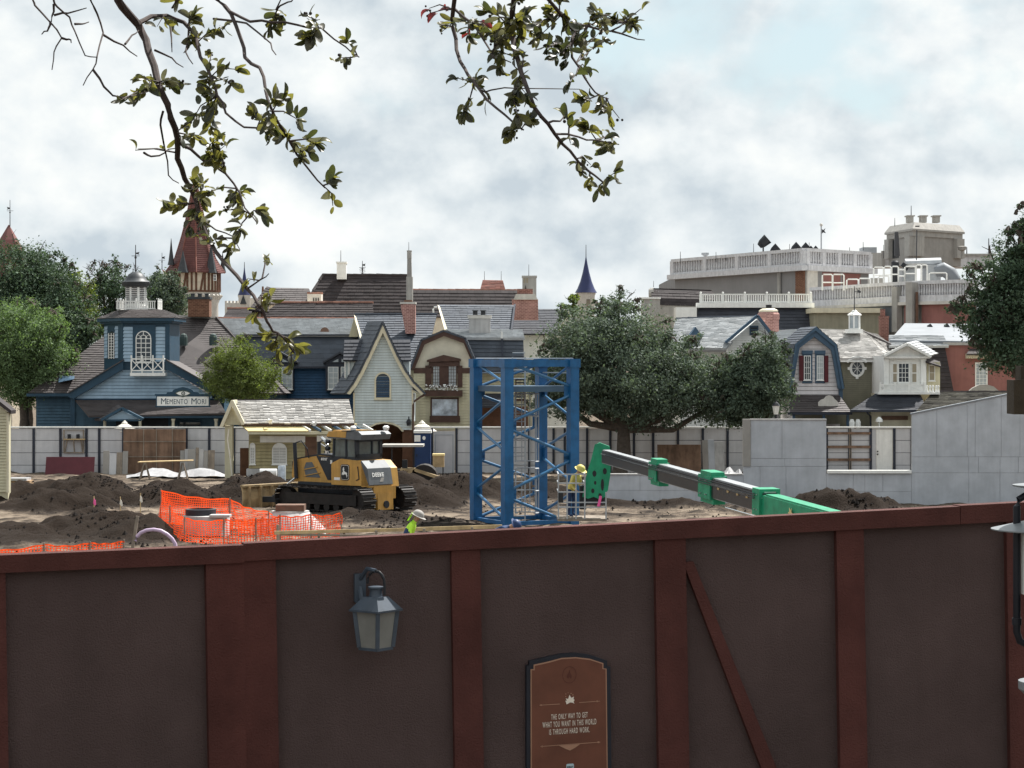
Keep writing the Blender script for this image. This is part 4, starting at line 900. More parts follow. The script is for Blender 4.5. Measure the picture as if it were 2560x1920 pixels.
for cx in (702, 850):
    MB().pbox(cx - 36, 906, cx + 32, 978, 125.5, .9).build('dormer', 'fence_post', b)
    MB().ppoly([(cx - 42, 908), (cx, 886), (cx + 40, 908)], 125.45, 1.2).build('dormer_gable', 'fence_post', b)
    for s_ in (-1, 1):
        a, c = P(cx, 884, 125.3), P(cx + s_ * 43, 908.5, 125.3); MB().prism([a, c, c + Vector((0, 0, .1)), a + Vector((0, 0, .1))], (0, 1.4, 0)).build('dormer_roof', 'shingle_navy', b)
        MB().ppoly([(cx + s_ * 4, 897), (cx + s_ * 20, 905), (cx + s_ * 4, 905)], 125.41, .03).build('tympanum', 'glass_pale', b)
    window(b, cx - 30, 917, cx - 4, 973, 125.5, 2, 4, 'white_paint', 'glass_pale', 1.6, mw=1.0)
    window(b, cx + 2, 917, cx + 29, 973, 125.5, 2, 4, 'white_paint', 'glass_pale', 1.6, mw=1.0)
# ------------------------------------------------------------------ brown-roofed houses behind
b = thing('low_brown_house', 'long low house with dark shingles and red ridge tiles behind the slate roof', 'building', gpt(800, 137))
body(b, 630, 793, 950, 137.2, 5, 'plaster')
shingles(b, P(640, 797, 137), P(935, 797, 137), P(931, 757, 138.2), P(697, 757, 138.2), 'shingle_dark', .28, .4); ridge(b, P(694, 756, 138.2), P(932, 756, 138.2), 'ridge_tile', .10, .45)
shingles(b, P(556, 797, 137.5), P(640, 797, 137.5), P(634, 772, 139.5), P(572, 772, 139.5), 'shingle_dark', .28, .4); ridge(b, P(568, 771, 139.5), P(632, 771, 139.5), 'ridge_tile', .09, .45)
MB().ppoly([(628, 797), (630, 773), (656, 740), (660, 797)], 136.6, .3).build('gable_wall', 'cream_paint', b)
for a, c in (((632, 797), (634, 772)), ((643, 797), (645, 758)), ((655, 797), (656, 742)), ((630, 780), (657, 780))): MB().bar(P(*a, 136.55), P(*c, 136.55), .14).build('timber', 'timber_dark', b)
shingles(b, P(622, 774, 136.2), P(672, 780, 136.2), P(674, 718, 138.6), P(667, 716, 138.6), 'shingle_dark', .28, .4)
b = thing('grey_roof_house', 'narrow house with weathered grey shingle roof between two brown roofs', 'building', gpt(722, 142))
body(b, 672, 757, 800, 142.6, 4, 'plaster')
shingles(b, P(674, 760, 142), P(790, 760, 142), P(772, 721, 144.0), P(674, 719, 144.0), 'shingle_brown', .28, .4)
MB().ppoly([(664, 760), (668, 716), (676, 719), (676, 760)], 141.8, .3).build('gable_wall', 'shingle_dark', b)
o = MB().pbox(768, 735, 803, 760, 141.5, 1.2).build('parapet_turret', 'stone_white', b)
for x in (784, 790, 796): MB().pbox(x - 1.3, 745, x + 1.3, 753, 141.45, .06).build('slit', 'black_metal', o)
ridge(b, P(768, 734, 141.6), P(806, 733, 141.6), 'ridge_tile', .10, .3)
rod(b, 657, 716, 740, 141, .1, 'timber_dark', 'flue')
b = thing('big_brown_house', 'big house with tall dark brown shingle roof and plain white chimney', 'building', gpt(905, 147))
body(b, 770, 800, 1020, 147.2, 8, 'plaster')
shingles(b, P(735, 806, 147), P(1018, 806, 147), P(1017, 689, 149.3), P(808, 688, 149.3), 'shingle_dark', .30, .42); ridge(b, P(806, 687, 149.3), P(1018, 688, 149.3), 'shingle_dark', .11, .5)
ridge(b, P(735, 806, 147), P(807, 688, 149.3), 'shingle_brown', .10, .45)
chimney(b, 842, 658, 865, 698, 148.6, .8, 'white_paint', 'white_paint', 4, 2); rod(b, 852, 626, 654, 149, .025)
o = vane(b, 906, 652, 689, 150.2, 'iron', 8); vv_ = MB()
for i in range(6):
    a = i * math.pi / 3; q = P(906, 676, 150.2); vv_.tube([q, q + Vector((.16 * math.cos(a), 0, .16 * math.sin(a))), q + Vector((.2 * math.cos(a + .8), 0, .2 * math.sin(a + .8)))], .015, 4)
vv_.build('scrollwork', 'iron', o)
b = thing('long_brown_house', 'long brown shingled house with tall stack and red ridge vent', 'building', gpt(1160, 144))
body(b, 1020, 785, 1330, 144.2, 7, 'plaster')
shingles(b, P(1020, 792, 144), P(1320, 792, 144), P(1302, 726, 145.6), P(1028, 725, 145.6), 'shingle_dark', .30, .42)
ridge(b, P(1028, 724.5, 146), P(1303, 725.5, 146), 'ridge_tile', .09, .45)
S = 138
chimney(b, 1017, 640, 1031, 757, S, .4, 'stone_grey', None, top=(1018, 1028)); chimney(b, 1017.5, 628, 1028.5, 646, S - .02, .44, 'stone_beige', 'stone_beige', 2, .6)
MB().pbox(1015.5, 692, 1031.5, 752, S - .04, .5).build('stack_casing', 'stone_beige', b); rod(b, 1022, 605, 628, S, .02)
chimney(b, 1014, 760, 1038, 834, 124.1, .8, 'brick_pink', 'stone_white', 5, 1.5, top=(1001, 1038), name='brick_stack')
MB().pbox(1010, 750, 1030, 757, 124.2, .5).build('stack_collar', 'rust', b)
rv = MB().pbox(1208, 722, 1258, 728, 150, 2).build('ridge_vent', 'plaster', b)
shingles(b, P(1200, 726, 148.6), P(1264, 726, 148.6), P(1257, 701, 150.2), P(1207, 700, 150.2), 'shingle_red', .22, .3, under=True)
MB().add([P(1200, 726, 148.6), P(1207, 700, 150.2), P(1200, 726, 152)], [(0, 1, 2)]).build('ridge_vent_end', 'shingle_red', rv)
for x in (1211, 1253): rod(b, x, 678, 702, 150.2, .02)
chimney(b, 1306, 694, 1341, 760, 141, .9, 'stone_beige', 'stone_beige', 5, 1.5, name='turret_stack'); rod(b, 1322, 661, 689, 141, .02)
for x in (1309, 1316): MB().pbox(x, 694, x + 4, 707, 140.95, .06).build('louvre', 'tan_shutter', b)
MB().ppoly([(1311, 726), (1314, 712), (1317, 726)], 140.9, .06).build('vent_hole', 'shingle_dark', b)
# ------------------------------------------------------------------ slate houses between
b = thing('slate_gable_house', 'house with steep blue grey shingle roof behind the pointed white gable', 'building', gpt(980, 122))
body(b, 905, 905, 1050, 122.6, 4.5, 'cream_paint')
shingles(b, P(908, 912, 122), P(1062, 912, 122), P(1092, 786, 126.2), P(887, 787, 126.2), 'shingle_slate', .24, .36); ridge(b, P(886, 785.5, 126.2), P(1092, 785, 126.2), 'shingle_slate', .09, .32)
MB().prism([P(885, 787, 125.9), P(890, 792, 125.9), P(906, 846, 124), P(900, 846, 124)], (0, .15, 0)).build('rake_board', 'cream_paint', b)
MB().ppoly([(872, 842), (885, 795), (900, 842)], 126.1, .3).build('gable_wall', 'cream_siding', b)
b = thing('slate_mansard_house', 'house with slate mansard, rendered chimney and cream wall behind the blue steel tower', 'building', gpt(1230, 122))
body(b, 1180, 925, 1330, 122.1, 7, 'cream_siding')
siding(b, [(1183, 927), (1320, 927), (1320, 1070), (1183, 1070)], 122, 7, 'cream_siding')
shingles(b, P(1160, 929, 121.5), P(1312, 929, 121.5), P(1308, 845, 122.4), P(1158, 843, 122.4), 'shingle_slate', .24, .36)
shingles(b, P(1150, 846, 122.2), P(1312, 847, 122.2), P(1306, 824, 124.6), P(1112, 824, 124.6), 'shingle_pale', .2, .3)
shingles(b, P(1117, 826, 124.7), P(1280, 826, 124.7), P(1287, 763, 127.2), P(1097, 762, 127.2), 'shingle_slate', .24, .36)
MB().prism([P(1094, 762, 126.9), P(1099, 765, 126.9), P(1119, 826, 124.4), P(1112, 826, 124.4)], (0, .2, 0)).build('rake_board', 'cream_paint', b)
MB().tube([P(1084, 785, 126.5), P(1083, 774, 126.5), P(1086, 768, 126.5), P(1093, 767, 126.5)], .06, 6).build('vent_pipe', 'white_paint', b)
MB().bar(P(1287, 762, 127), P(1279, 826, 124.4), .10).build('valley_flashing', 'fence_post', b)
MB().bar(P(1255, 845, 122.2), P(1257, 929, 121.3), .09).build('seam', 'fence_post', b); MB().pbox(1252, 829, 1257, 846, 122.0, .1).build('downpipe_head', 'white_paint', b)
chimney(b, 1172, 796, 1226, 842, 123.4, .7, 'concrete', 'stone_white', 8, 3, 0); ch = b.children[-1]
for x in (1188, 1208): MB().lathe(P(x, 787, 123.8), [(.13, 0), (.13, .18), (.17, .19), (.17, .25)], 8).build('chimney_pot', 'black_metal', b)
MB().pbox(1160, 927, 1320, 932, 121.4, .2).build('eave_board', 'fence_post', b)
shingles(b, P(1195, 1016, 120.4), P(1262, 1016, 120.4), P(1255, 984, 121.9), P(1215, 984, 121.9), 'shingle_navy', .2, .3)
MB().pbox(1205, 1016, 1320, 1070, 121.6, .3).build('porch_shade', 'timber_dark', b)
window(b, 1288, 945, 1312, 1000, 122, 2, 3, 'brown_trim', 'glass_dark', 3)
b = thing('dark_hip_house', 'dark shingled house with white gable and squat brick chimney beside the oak', 'building', gpt(1350, 130))
body(b, 1290, 830, 1440, 130.2, 6, 'white_paint')
shingles(b, P(1282, 835, 129.6), P(1440, 835, 129.6), P(1421, 773, 132.8), P(1284, 772, 132.8), 'shingle_navy', .24, .36)
MB().ppoly([(1398, 830), (1424, 780), (1450, 830)], 129.2, .4).build('gable_wall', 'white_paint', b)
MB().bar(P(1395, 830, 129.0), P(1424, 776, 129.0), .3, .10).build('rake_board', 'cream_paint', b)
chimney(b, 1280, 748, 1346, 800, 128.6, 1.2, 'brick_pink', None, top=(1280, 1345)); chimney(b, 1284, 735, 1344, 749, 128.5, 1.4, 'stone_white', None, top=(1290, 1338), name='chimney_cap'); chimney(b, 1293, 722, 1332, 736, 128.9, .7, 'brick_red', None)
MB().pbox(1278, 805, 1281, 828, 129.0, .1).build('vent_pipe', 'white_paint', b)
# ------------------------------------------------------------------ cream gambrel house
YG = 119.6
b = thing('gambrel_house', 'cream gambrel fronted house with brown trim, shuttered windows and flower box', 'building', gpt(1107, YG))
out_ = [(1023, 925), (1052, 849), (1109, 825), (1163, 844), (1187, 900)]; inn = [(1036, 923), (1061, 861), (1110, 840), (1159, 858), (1177, 900)]
MB().ppoly([(1034, 1190)] + inn[:1] + inn[1:] + [(1184, 905), (1184, 1190)], YG + .02, .3).build('wall', 'stucco_cream', b)
body(b, 1040, 930, 1182, YG + .3, 5, 'stucco_cream', 'house_body')
for i in range(4):
    MB().ppoly([out_[i], out_[i + 1], inn[i + 1], inn[i]], YG - .25, .35).build('rake_board', 'brown_trim', b)
    a, c = P(*out_[i], YG - .3), P(*out_[i + 1], YG - .3); u = Vector((0, 5, 0)); shingles(b, a, a + u, c + u, c, 'shingle_slate', .22, .3)
siding(b, [(1034, 933), (1184, 933), (1184, 1075), (1034, 1075)], YG, 7, 'cream_siding')
MB().pbox(1034, 920, 1184, 933, YG - .07, .1).build('belt_board', 'brown_trim', b)
MB().ppoly([(1067, 900), (1109, 887), (1152, 897), (1152, 902), (1067, 905)], YG - .30, .32).build('window_hood', 'brown_trim', b)
MB().pbox(1072, 902, 1149, 916, YG - .18, .2).pbox(1098, 914, 1122, 968, YG - .10, .12).build('window_head', 'brown_trim', b)
for x0, x1 in ((1081, 1102), (1120, 1142)): window(b, x0, 914, x1, 966, YG - .06, 3, 6, 'brown_trim', 'glass_pale', 2, mw=.9)
for x0, x1 in ((1063, 1079), (1144, 1156)): MB().pbox(x0, 914, x1, 968, YG - .10, .10).build('shutter', 'brown_trim', b)
bx = MB().pbox(1062, 976, 1156, 991, YG - .42, .42).build('flower_box', 'brown_trim', b)
fl_ = MB(); r_ = random.Random(3)
for _ in range(90):
    p = P(r_.uniform(1064, 1147), r_.uniform(962, 977), YG - .42 + r_.uniform(-.05, .2)); s_ = r_.uniform(.03, .07); a = Vector((r_.uniform(-1, 1), r_.uniform(-1, 1), r_.uniform(-1, 1))).normalized(); c = a.orthogonal().normalized()
    fl_.add([p - a * s_, p + c * s_, p + a * s_, p - c * s_], [(0, 1, 2, 3)])
fl_.build('blossom', 'white_paint', bx, fix=False, kind='stuff')
window(b, 1076, 994, 1147, 1043, YG - .04, 1, 1, 'brown_trim', 'painted_sky_blue', 4, sill=False)
MB().pbox(1074, 1040, 1150, 1056, YG - .2, .22).build('window_apron', 'brown_trim', b)
# ------------------------------------------------------------------ pointed white house
YH = 114.2
b = thing('pointed_house', 'pale grey clapboard house with steep flared gable and arched louvre over a passage', 'building', gpt(957, YH))
LR = [(957, 806), (938, 848), (917, 893), (897, 933), (880, 962), (863, 984)]; RR = [(957, 806), (976, 848), (996, 891), (1017, 930), (1037, 958), (1064, 984)]
gin = [(957, 815), (941, 850), (920, 895), (900, 935), (886, 958), (885, 985)]; gir = [(957, 815), (973, 850), (993, 893), (1014, 932), (1031, 955), (1031, 985)]
wp_ = gin + [(884, 1075)] + [(916, 1075), (925, 1067), (940, 1060), (961, 1057), (982, 1060), (996, 1066), (1006, 1075)] + [(1032, 1075)] + gir[::-1][:-1]
siding(b, gin + [(884, 1055), (1032, 1055)] + gir[::-1][:-1], YH, 6.6, 'grey_white_siding')
siding(b, [(884, 1055), (961, 1055), (940, 1060), (925, 1067), (916, 1075), (884, 1075)], YH, 6.6, 'grey_white_siding'); siding(b, [(961, 1055), (1032, 1055), (1032, 1075), (1006, 1075), (996, 1066), (982, 1060)], YH, 6.6, 'grey_white_siding')
MB().ppoly(gin + [(884, 1055), (1032, 1055)] + gir[::-1][:-1], YH + .035, .2).build('gable_core', 'stone_grey', b)  # darker than the boards: shade painted into the gaps between them
MB().pbox(884, 985, 1032, 1056, YH + .25, 3.5).build('house_body', 'grey_white_siding', b)
MB().pbox(884, 1056, 916, 1195, YH + .05, 3).build('pier', 'cream_siding', b); MB().pbox(1006, 1075, 1033, 1195, YH + .05, 3).build('pier', 'timber_dark', b)
MB().pbox(916, 1058, 1006, 1195, YH + 2.6, .1).build('passage_gate', 'timber_dark', b)
ar = MB(); A0 = [(912, 1078), (923, 1066), (940, 1057.5), (961, 1054), (983, 1057.5), (999, 1065), (1010, 1078)]; A1 = [(917, 1079), (926, 1069), (941, 1061.5), (961, 1058.5), (981, 1061.5), (995, 1068), (1005, 1079)]
for i in range(6): ar.ppoly([A0[i], A0[i + 1], A1[i + 1], A1[i]], YH - .06, .3)
ar.build('arch_trim', 'cream_paint', b)
def off(p, dx): return (p[0] + dx, p[1])
for path, sgn in ((LR, 1), (RR, -1)):
    rb_ = MB()
    for i in range(5):
        w0, w1 = 9 + i * .6, 9 + (i + 1) * .6; a, c = path[i], path[i + 1]
        rb_.ppoly([a, c, (c[0] + sgn * w1, c[1] + (2 if i == 4 else 3)), (a[0] + sgn * (w0 if i else 0), a[1] + (3 if i else 26))], YH - .32, .30)
    rb_.build('rake_board', 'cream_paint', b)
BK = 37
for i in range(5):
    a, c = LR[i + 1], LR[i]; shingles(b, P(a[0] - BK, a[1], YH + 3), P(a[0] - 1, a[1], YH - .36), P(c[0] - 1, c[1] - 2, YH - .36), P(c[0] - BK, c[1] - 2, YH + 3), 'shingle_slate', .24, .36)
    a, c = RR[i + 1], RR[i]; shingles(b, P(a[0] + 1, a[1], YH - .36), P(a[0] - 4, a[1], YH + 3), P(c[0] - BK, c[1] - 2, YH + 3), P(c[0] + 1, c[1] - 2, YH - .36), 'shingle_slate', .24, .36)
for x0, x1, tl_, tr_ in ((858, 922, 861, 921), (978, 1028, 977, 1026)):
    shingles(b, P(x0, 901, YH + 1.2), P(x1, 901, YH + 1.2), P(tr_, 849, YH + 2.2), P(tl_, 850, YH + 2.2), 'shingle_navy', .24, .36, 'side_roof_shingles')
    MB().pbox(x0 + 6, 901, x1 - 4, 960, YH + 1.5, .8).build('side_wall', 'grey_white_siding', b)
MB().pbox(861, 905, 864, 945, YH + 1.4, .1).pbox(871, 905, 874, 945, YH + 1.4, .1).build('side_pilaster', 'white_paint', b)
window(b, 936, 930, 978, 998, YH - .02, 1, 1, 'cream_paint', 'glass_dark', 4, True)
lv = MB()
for y in range(942, 994, 4): lv.pbox(941, y, 973, y + 2.0, YH - .045, .03)
lv.build('louvre_slats', 'navy_siding', b)
MB().pbox(883, 982, 887, 1075, YH - .05, .1).pbox(1029, 975, 1033, 1075, YH - .05, .1).build('corner_board', 'cream_paint', b)
MB().tube([P(1064, 986, YH - .1), P(1052, 992, YH - .1), P(1036, 1003, YH - .1), P(1033, 1012, YH - .1), P(1033, 1180, YH - .1)], .05, 8).build('downpipe', 'brown_trim', b)
t = thing('carriage_lantern', 'small dark carriage lantern on the pointed house beside its passage', 'lantern', P(1022, 1062, YH - .25)); c = P(1022, 1062, YH - .2)
MB().lathe(c, [(.09, -.05), (.13, .12), (.15, .13), (.10, .22), (.03, .30), (.03, .42)], 6).build('lamp', 'black_metal', t); MB().bar(c + Vector((0, 0, .1)), c + Vector((0, .25, .1)), .04).build('bracket', 'black_metal', t)
# ------------------------------------------------------------------ cream shed with silver shingles
YS = 108.7
b = thing('cream_shed', 'cream shed with bright silver shingle roof and arched white louvre boards', 'shed', gpt(730, YS))
siding(b, [(622, 1078), (880, 1078), (880, 1180), (622, 1180)], YS, 8.2, 'ochre_siding')
body(b, 622, 1062, 884, YS + .04, 2.4, 'ochre_siding')
shingles(b, P(604, 1060, YS - .7), P(886, 1060, YS - .7), P(872, 999, YS + 1.5), P(582, 1002, YS + 1.5), 'shingle_silver', .17, .26, lift=.035, wob=.03)
ridge(b, P(580, 1001, YS + 1.5), P(874, 998, YS + 1.5), 'shingle_dark', .06, .3)
MB().ppoly([(556, 1062), (578, 1012), (606, 1062)], YS - .4, .3).build('gable_wall', 'cream_siding', b)
MB().ppoly([(549, 1066), (577, 1001), (582, 1001), (582, 1010), (556, 1069)], YS - .75, 1.8).build('rake_board', 'cream_paint', b); MB().ppoly([(577, 1001), (583, 1001), (610, 1056), (610, 1062), (604, 1062), (577, 1009)], YS - .8, .3).build('rake_board', 'cream_paint', b)
MB().pbox(562, 1064, 581, 1195, YS - .3, .5).build('corner_pier', 'cream_siding', b); MB().pbox(616, 1172, 696, 1195, YS - .15, .6).build('plinth', 'concrete', b)
MB().pbox(604, 1059, 886, 1064, YS - .72, .1).build('gutter', 'brown_trim', b)
aw = MB().prism([P(603, 1062, YS - .4), P(750, 1062, YS - .4), P(771, 1077, YS - 1.3), P(620, 1077, YS - 1.3)], (0, 0, -.04)).build('awning_boards', 'ochre_board', b)
for i in range(7): MB().bar(P(752 + i * 26, 1063, YS - .4), P(776 + i * 26, 1077, YS - 1.3), .06, .12).build('rafter', 'slate_trim' if i % 2 else 'white_paint', b)
MB().pbox(620, 1078, 884, 1086, YS - 1.25, .12).pbox(884, 1078, 940, 1082, YS - 1.25, .1).build('header_beam', 'cream_siding', b)
MB().pbox(650, 1090, 763, 1106, YS - .06, .05).pbox(792, 1089, 828, 1104, YS - .06, .05).build('white_panel', 'white_paint', b)
MB().pbox(763, 1092, 792, 1142, YS - .06, .05).build('board_patch', 'rust', b)
for x0, x1 in ((624, 638), (680, 717)):
    o = window(b, x0, 1107, x1, 1161, YS - .03, 1, 1, 'white_paint', 'white_paint', 2, True); lv = MB()
    for y in range(1120, 1158, 4): lv.pbox(x0 + 3, y, (x0 + x1) / 2 - .7, y + 1.2, YS - .085, .03).pbox((x0 + x1) / 2 + .7, y, x1 - 3, y + 1.2, YS - .085, .03)
    lv.build('louvre_slats', 'stone_grey', o)
for x, y in ((671, 1047), (782, 1054)):
    t = thing('flood_light', 'small white flood light clamped to the shed eave', 'light', P(x, y + 8, YS - .75), 'flood lights on the shed eave'); c = P(x, y + 2, YS - .8)
    MB().tube([c, c + Vector((.1, -.12, -.08))], [.06, .11], 8).build('lamp_head', 'white_plastic', t); MB().bar(c, P(x - 6, y + 8, YS - .7), .03).build('bracket', 'white_plastic', t)
# bits near the shed
props(MB().tube([P(650, 1181, 105), P(692, 1181, 105)], .17, 14).pbox(655, 1184, 660, 1212, 104.95, .1).pbox(682, 1184, 687, 1212, 104.95, .1).build('white_tank', 'white_plastic', None, base=P(671, 1212, 105), smooth=True), 'white horizontal tank lying in front of the cream shed', 'tank')
props(MB().pbox(695, 1165, 712, 1209, 105.3, .5).build('blue_crate', 'painted_sky_blue', None, base=P(696, 1209, 105.3)), 'pale blue crate standing beside the white tank', 'crate')
props(MB().pbox(600, 1120, 621, 1190, YS + 1, .1).build('leaning_door', 'timber_dark', None, base=P(610, 1190, YS + 1)), 'dark door panel leaning in the shed porch', 'door')
props(MB().tube([P(572, 1072, YS - .55), P(569, 1100, YS - .55), P(575, 1140, YS - .6), P(580, 1190, YS - .5)], .03, 5).build('hanging_cable', 'canvas', None, base=P(580, 1190, YS - .5)), 'loose pale cable hanging down the shed corner', 'cable')
# ------------------------------------------------------------------ houses on the right
b = thing('white_vent_house', 'white gabled house with grey shingles, blue gable vent and squat brick chimney', 'building', gpt(1830, 123))
body(b, 1700, 880, 1925, 123.3, 5, 'white_paint')
siding(b, [(1893, 797), (1926, 838), (1926, 960), (1810, 960), (1820, 858)], 122.6, 6, 'white_paint', False)
MB().ppoly([(1893, 797), (1926, 838), (1926, 990), (1810, 990), (1820, 858)], 122.63, .6).build('gable_core', 'white_paint', b)
shingles(b, P(1670, 872, 121.8), P(1815, 872, 121.8), P(1893, 791, 125.6), P(1690, 797, 125.6), 'shingle_pale', .19, .3); ridge(b, P(1690, 796, 125.6), P(1893, 790, 125.6), 'shingle_slate', .07, .3)
for a, c in (((1893, 789), (1814, 856)), ((1893, 789), (1929, 836))): MB().bar(P(*a, 122.2), P(*c, 122.2), .5, .14).build('rake_board', 'slate_trim', b)
vt = MB().pbox(1874, 814, 1896, 838, 122.5, .1).build('gable_vent', 'slate_trim', b); MB().pbox(1877, 819, 1893, 822, 122.47, .03).pbox(1877, 826, 1893, 829, 122.47, .03).pbox(1877, 833, 1893, 836, 122.47, .03).build('vent_slot', 'black_metal', vt)
MB().lathe((xpx(1921, 126), 126, 0), [(.60, zpx(830, 126)), (.60, zpx(800, 126)), (.64, zpx(798, 126)), (.64, zpx(786, 126)), (.60, zpx(784, 126)), (.52, zpx(779, 126))], 8, R(22)).build('chimney', 'brick_pink', b)
MB().lathe((xpx(1921, 126), 126, 0), [(.55, zpx(780, 126)), (.55, zpx(776, 126)), (.34, zpx(771, 126))], 8, R(22)).build('chimney_cap', 'cream_paint', b); MB().lathe((xpx(1922, 126), 126, 0), [(.17, zpx(771, 126)), (.17, zpx(762, 126))], 8).build('chimney_pot', 'black_metal', b)
MB().ppoly([(1722, 842), (1739, 817), (1757, 842)], 122.4, 1.2).build('small_dormer', 'slate_trim', b)
YW = 120.0
b = thing('white_gambrel_house', 'white clapboard gambrel house with broad blue trim and dark red shutters', 'building', gpt(2040, YW))
oo = [(1972, 988), (1988, 861), (2041, 817), (2092, 861), (2111, 972)]; ni = [(1978, 988), (1999, 870), (2036, 842), (2079, 875), (2096, 972)]
siding(b, [(1977, 1018), (1978, 985)] + ni[1:] + [(2096, 1018)], YW, 10.4, 'pink_white_siding', lip=.035)
MB().ppoly([(1977, 1040), (1978, 985)] + ni[1:] + [(2098, 1040)], YW + .035, .3).build('gable_core', 'stone_grey', b); body(b, 1985, 880, 2100, YW + .3, 6, 'pink_white_siding')  # darker gable core paints shadow between the clapboards
for i in range(4):
    MB().ppoly([oo[i], oo[i + 1], ni[i + 1], ni[i]], YW - .35, .4).build('rake_board', 'slate_trim', b)
    m0 = [(oo[j][0] * .62 + ni[j][0] * .38, oo[j][1] * .62 + ni[j][1] * .38) for j in (i, i + 1)]; MB().ppoly([oo[i], oo[i + 1], m0[1], m0[0]], YW - .45, .12).build('rake_moulding', 'slate_trim', b)
    a, c = P(*oo[i], YW - .4), P(*oo[i + 1], YW - .4); u = Vector((-.3, 4.5, 0)); shingles(b, a, a + u, c + u, c, 'shingle_slate', .22, .3)
MB().pbox(2097, 970, 2107, 1030, YW - .1, .3).build('corner_board', 'slate_trim', b)
for x0, x1 in ((2006, 2031), (2038, 2063)):
    MB().pbox(x0, 884, x1, 958, YW - .07, .08).pbox(x0 - 1, 876, x1 + 1, 885, YW - .14, .15).build('casing', 'slate_trim', b)
    window(b, x0 + 4, 889, x1 - 4, 950, YW - .08, 3, 4, 'white_paint', 'glass_pale' if x0 > 2030 else 'glass_dark', 1.8, mw=1.0)
MB().pbox(1998, 889, 2009, 952, YW - .12, .06).build('shutter', 'red_shutter', b); MB().pbox(2061, 889, 2071, 956, YW - .12, .06).build('shutter', 'red_shutter', b)
shingles(b, P(1925, 862, 123), P(2000, 862, 123), P(2045, 822, 126.2), P(1938, 826, 126.2), 'shingle_pale', .19, .3)
MB().pbox(1940, 862, 1990, 990, 123.3, 3).build('side_wall', 'dark_blue_siding', b)
shingles(b, P(1975, 1031, YW - 1.9), P(2129, 1031, YW - 1.9), P(2098, 988, YW - .05), P(1972, 987, YW - .05), 'shingle_brown', .2, .3)
MB().pbox(1970, 1031, 2131, 1037, YW - 1.95, .15).build('porch_fascia', 'fence_post', b); MB().pbox(1985, 1037, 2100, 1060, YW - .3, .2).build('porch_wall', 'tan_siding', b)
for x in (1985, 2060, 2120): MB().pbox(x - 3, 1037, x + 3, 1190, YW - 1.8, .2).build('porch_post', 'slate_trim', b)
MB().ppoly([(2046, 1017), (2046, 1006), (2052, 1000), (2060, 997), (2066, 990), (2074, 988), (2082, 991), (2087, 998), (2092, 1002), (2096, 1008), (2096, 1017)], YW - 1.3, .15).build('scroll_crest', 'stone_white', b)
# tan house with oval window
YT = 123.0
b = thing('tan_house', 'tan clapboard house with oval window and white cupola on silvery shingles', 'building', gpt(2155, YT))
siding(b, [(2096, 903), (2215, 903), (2215, 1030), (2096, 1030)], YT, 5, 'tan_siding', False); body(b, 2096, 900, 2215, YT + .04, 6, 'tan_siding')
shingles(b, P(2078, 897, YT - .5), P(2218, 897, YT - .5), P(2157, 828, YT + 3.6), P(2048, 824, YT + 3.6), 'shingle_silver', .19, .3); shingles(b, P(2218, 897, YT - .5), P(2250, 880, YT + 3), P(2190, 835, YT + 3.6), P(2157, 828, YT + 3.6), 'shingle_silver', .19, .3)
ridge(b, P(2157, 828, YT + 3.6), P(2226, 860, YT + 1.6), 'shingle_brown', .07, .3); ridge(b, P(2048, 823.5, YT + 3.6), P(2157, 827, YT + 3.6), 'stone_beige', .06, .3)
MB().pbox(2098, 897, 2218, 905, YT - .45, .3).build('eave_board', 'white_paint', b)
eb = MB(); 
E = [(2143 + 28 * math.cos(t_), 912 - 22 * math.sin(t_)) for t_ in [math.pi * (.12 + .76 * i / 10) for i in range(11)]]; E2 = [(2143 + 24 * math.cos(t_), 914 - 18 * math.sin(t_)) for t_ in [math.pi * (.12 + .76 * i / 10) for i in range(11)]]
for i in range(10): eb.ppoly([E[i], E[i + 1], E2[i + 1], E2[i]], YT - .5, .5)
eb.build('eyebrow_hood', 'white_paint', b)
ov = MB()
for i in range(24):
    a, c = 2 * math.pi * i / 24, 2 * math.pi * (i + 1) / 24; ov.ppoly([(2143 + 19 * math.cos(a), 921 + 22 * math.sin(a)), (2143 + 19 * math.cos(c), 921 + 22 * math.sin(c)), (2143 + 13 * math.cos(c), 921 + 16 * math.sin(c)), (2143 + 13 * math.cos(a), 921 + 16 * math.sin(a))], YT - .10, .12)
for dx, dy in ((0, -23), (0, 23), (-20, 0), (20, 0)): ov.pbox(2143 + dx - 3.5, 921 + dy - 3.5, 2143 + dx + 3.5, 921 + dy + 3.5, YT - .12, .12)
ow = ov.build('window', 'white_paint', b); MB().ppoly([(2143 + 13.5 * math.cos(k * math.pi / 10), 921 + 16.5 * math.sin(k * math.pi / 10)) for k in range(20)], YT - .05, .02).build('pane', 'glass_dark', ow)
sp_ = MB()
for k in range(4): c, s_ = math.cos(k * math.pi / 4), math.sin(k * math.pi / 4); sp_.bar(P(2143 - 13 * c, 921 - 16 * s_, YT - .07), P(2143 + 13 * c, 921 + 16 * s_, YT - .07), .022)
sp_.build('glazing_bars', 'white_paint', ow)
cy = YT + 2.6; cu = MB().pbox(2118, 823, 2157, 833, cy - .35, .9).build('cupola', 'white_paint', b); cc = Vector((xpx(2137, cy), cy + .1, 0)); kk = cy / F
MB().lathe(cc, [(15.5 * kk * 1.15, zpx(824, cy)), (15.5 * kk * 1.15, zpx(820, cy))], 4, R(45)).build('cupola_base', 'white_paint', cu)
MB().lathe(cc, [(11 * kk * 1.15, zpx(822, cy)), (11 * kk * 1.15, zpx(788, cy))], 6, R(15)).build('cupola_glass', 'glass_pale', cu)
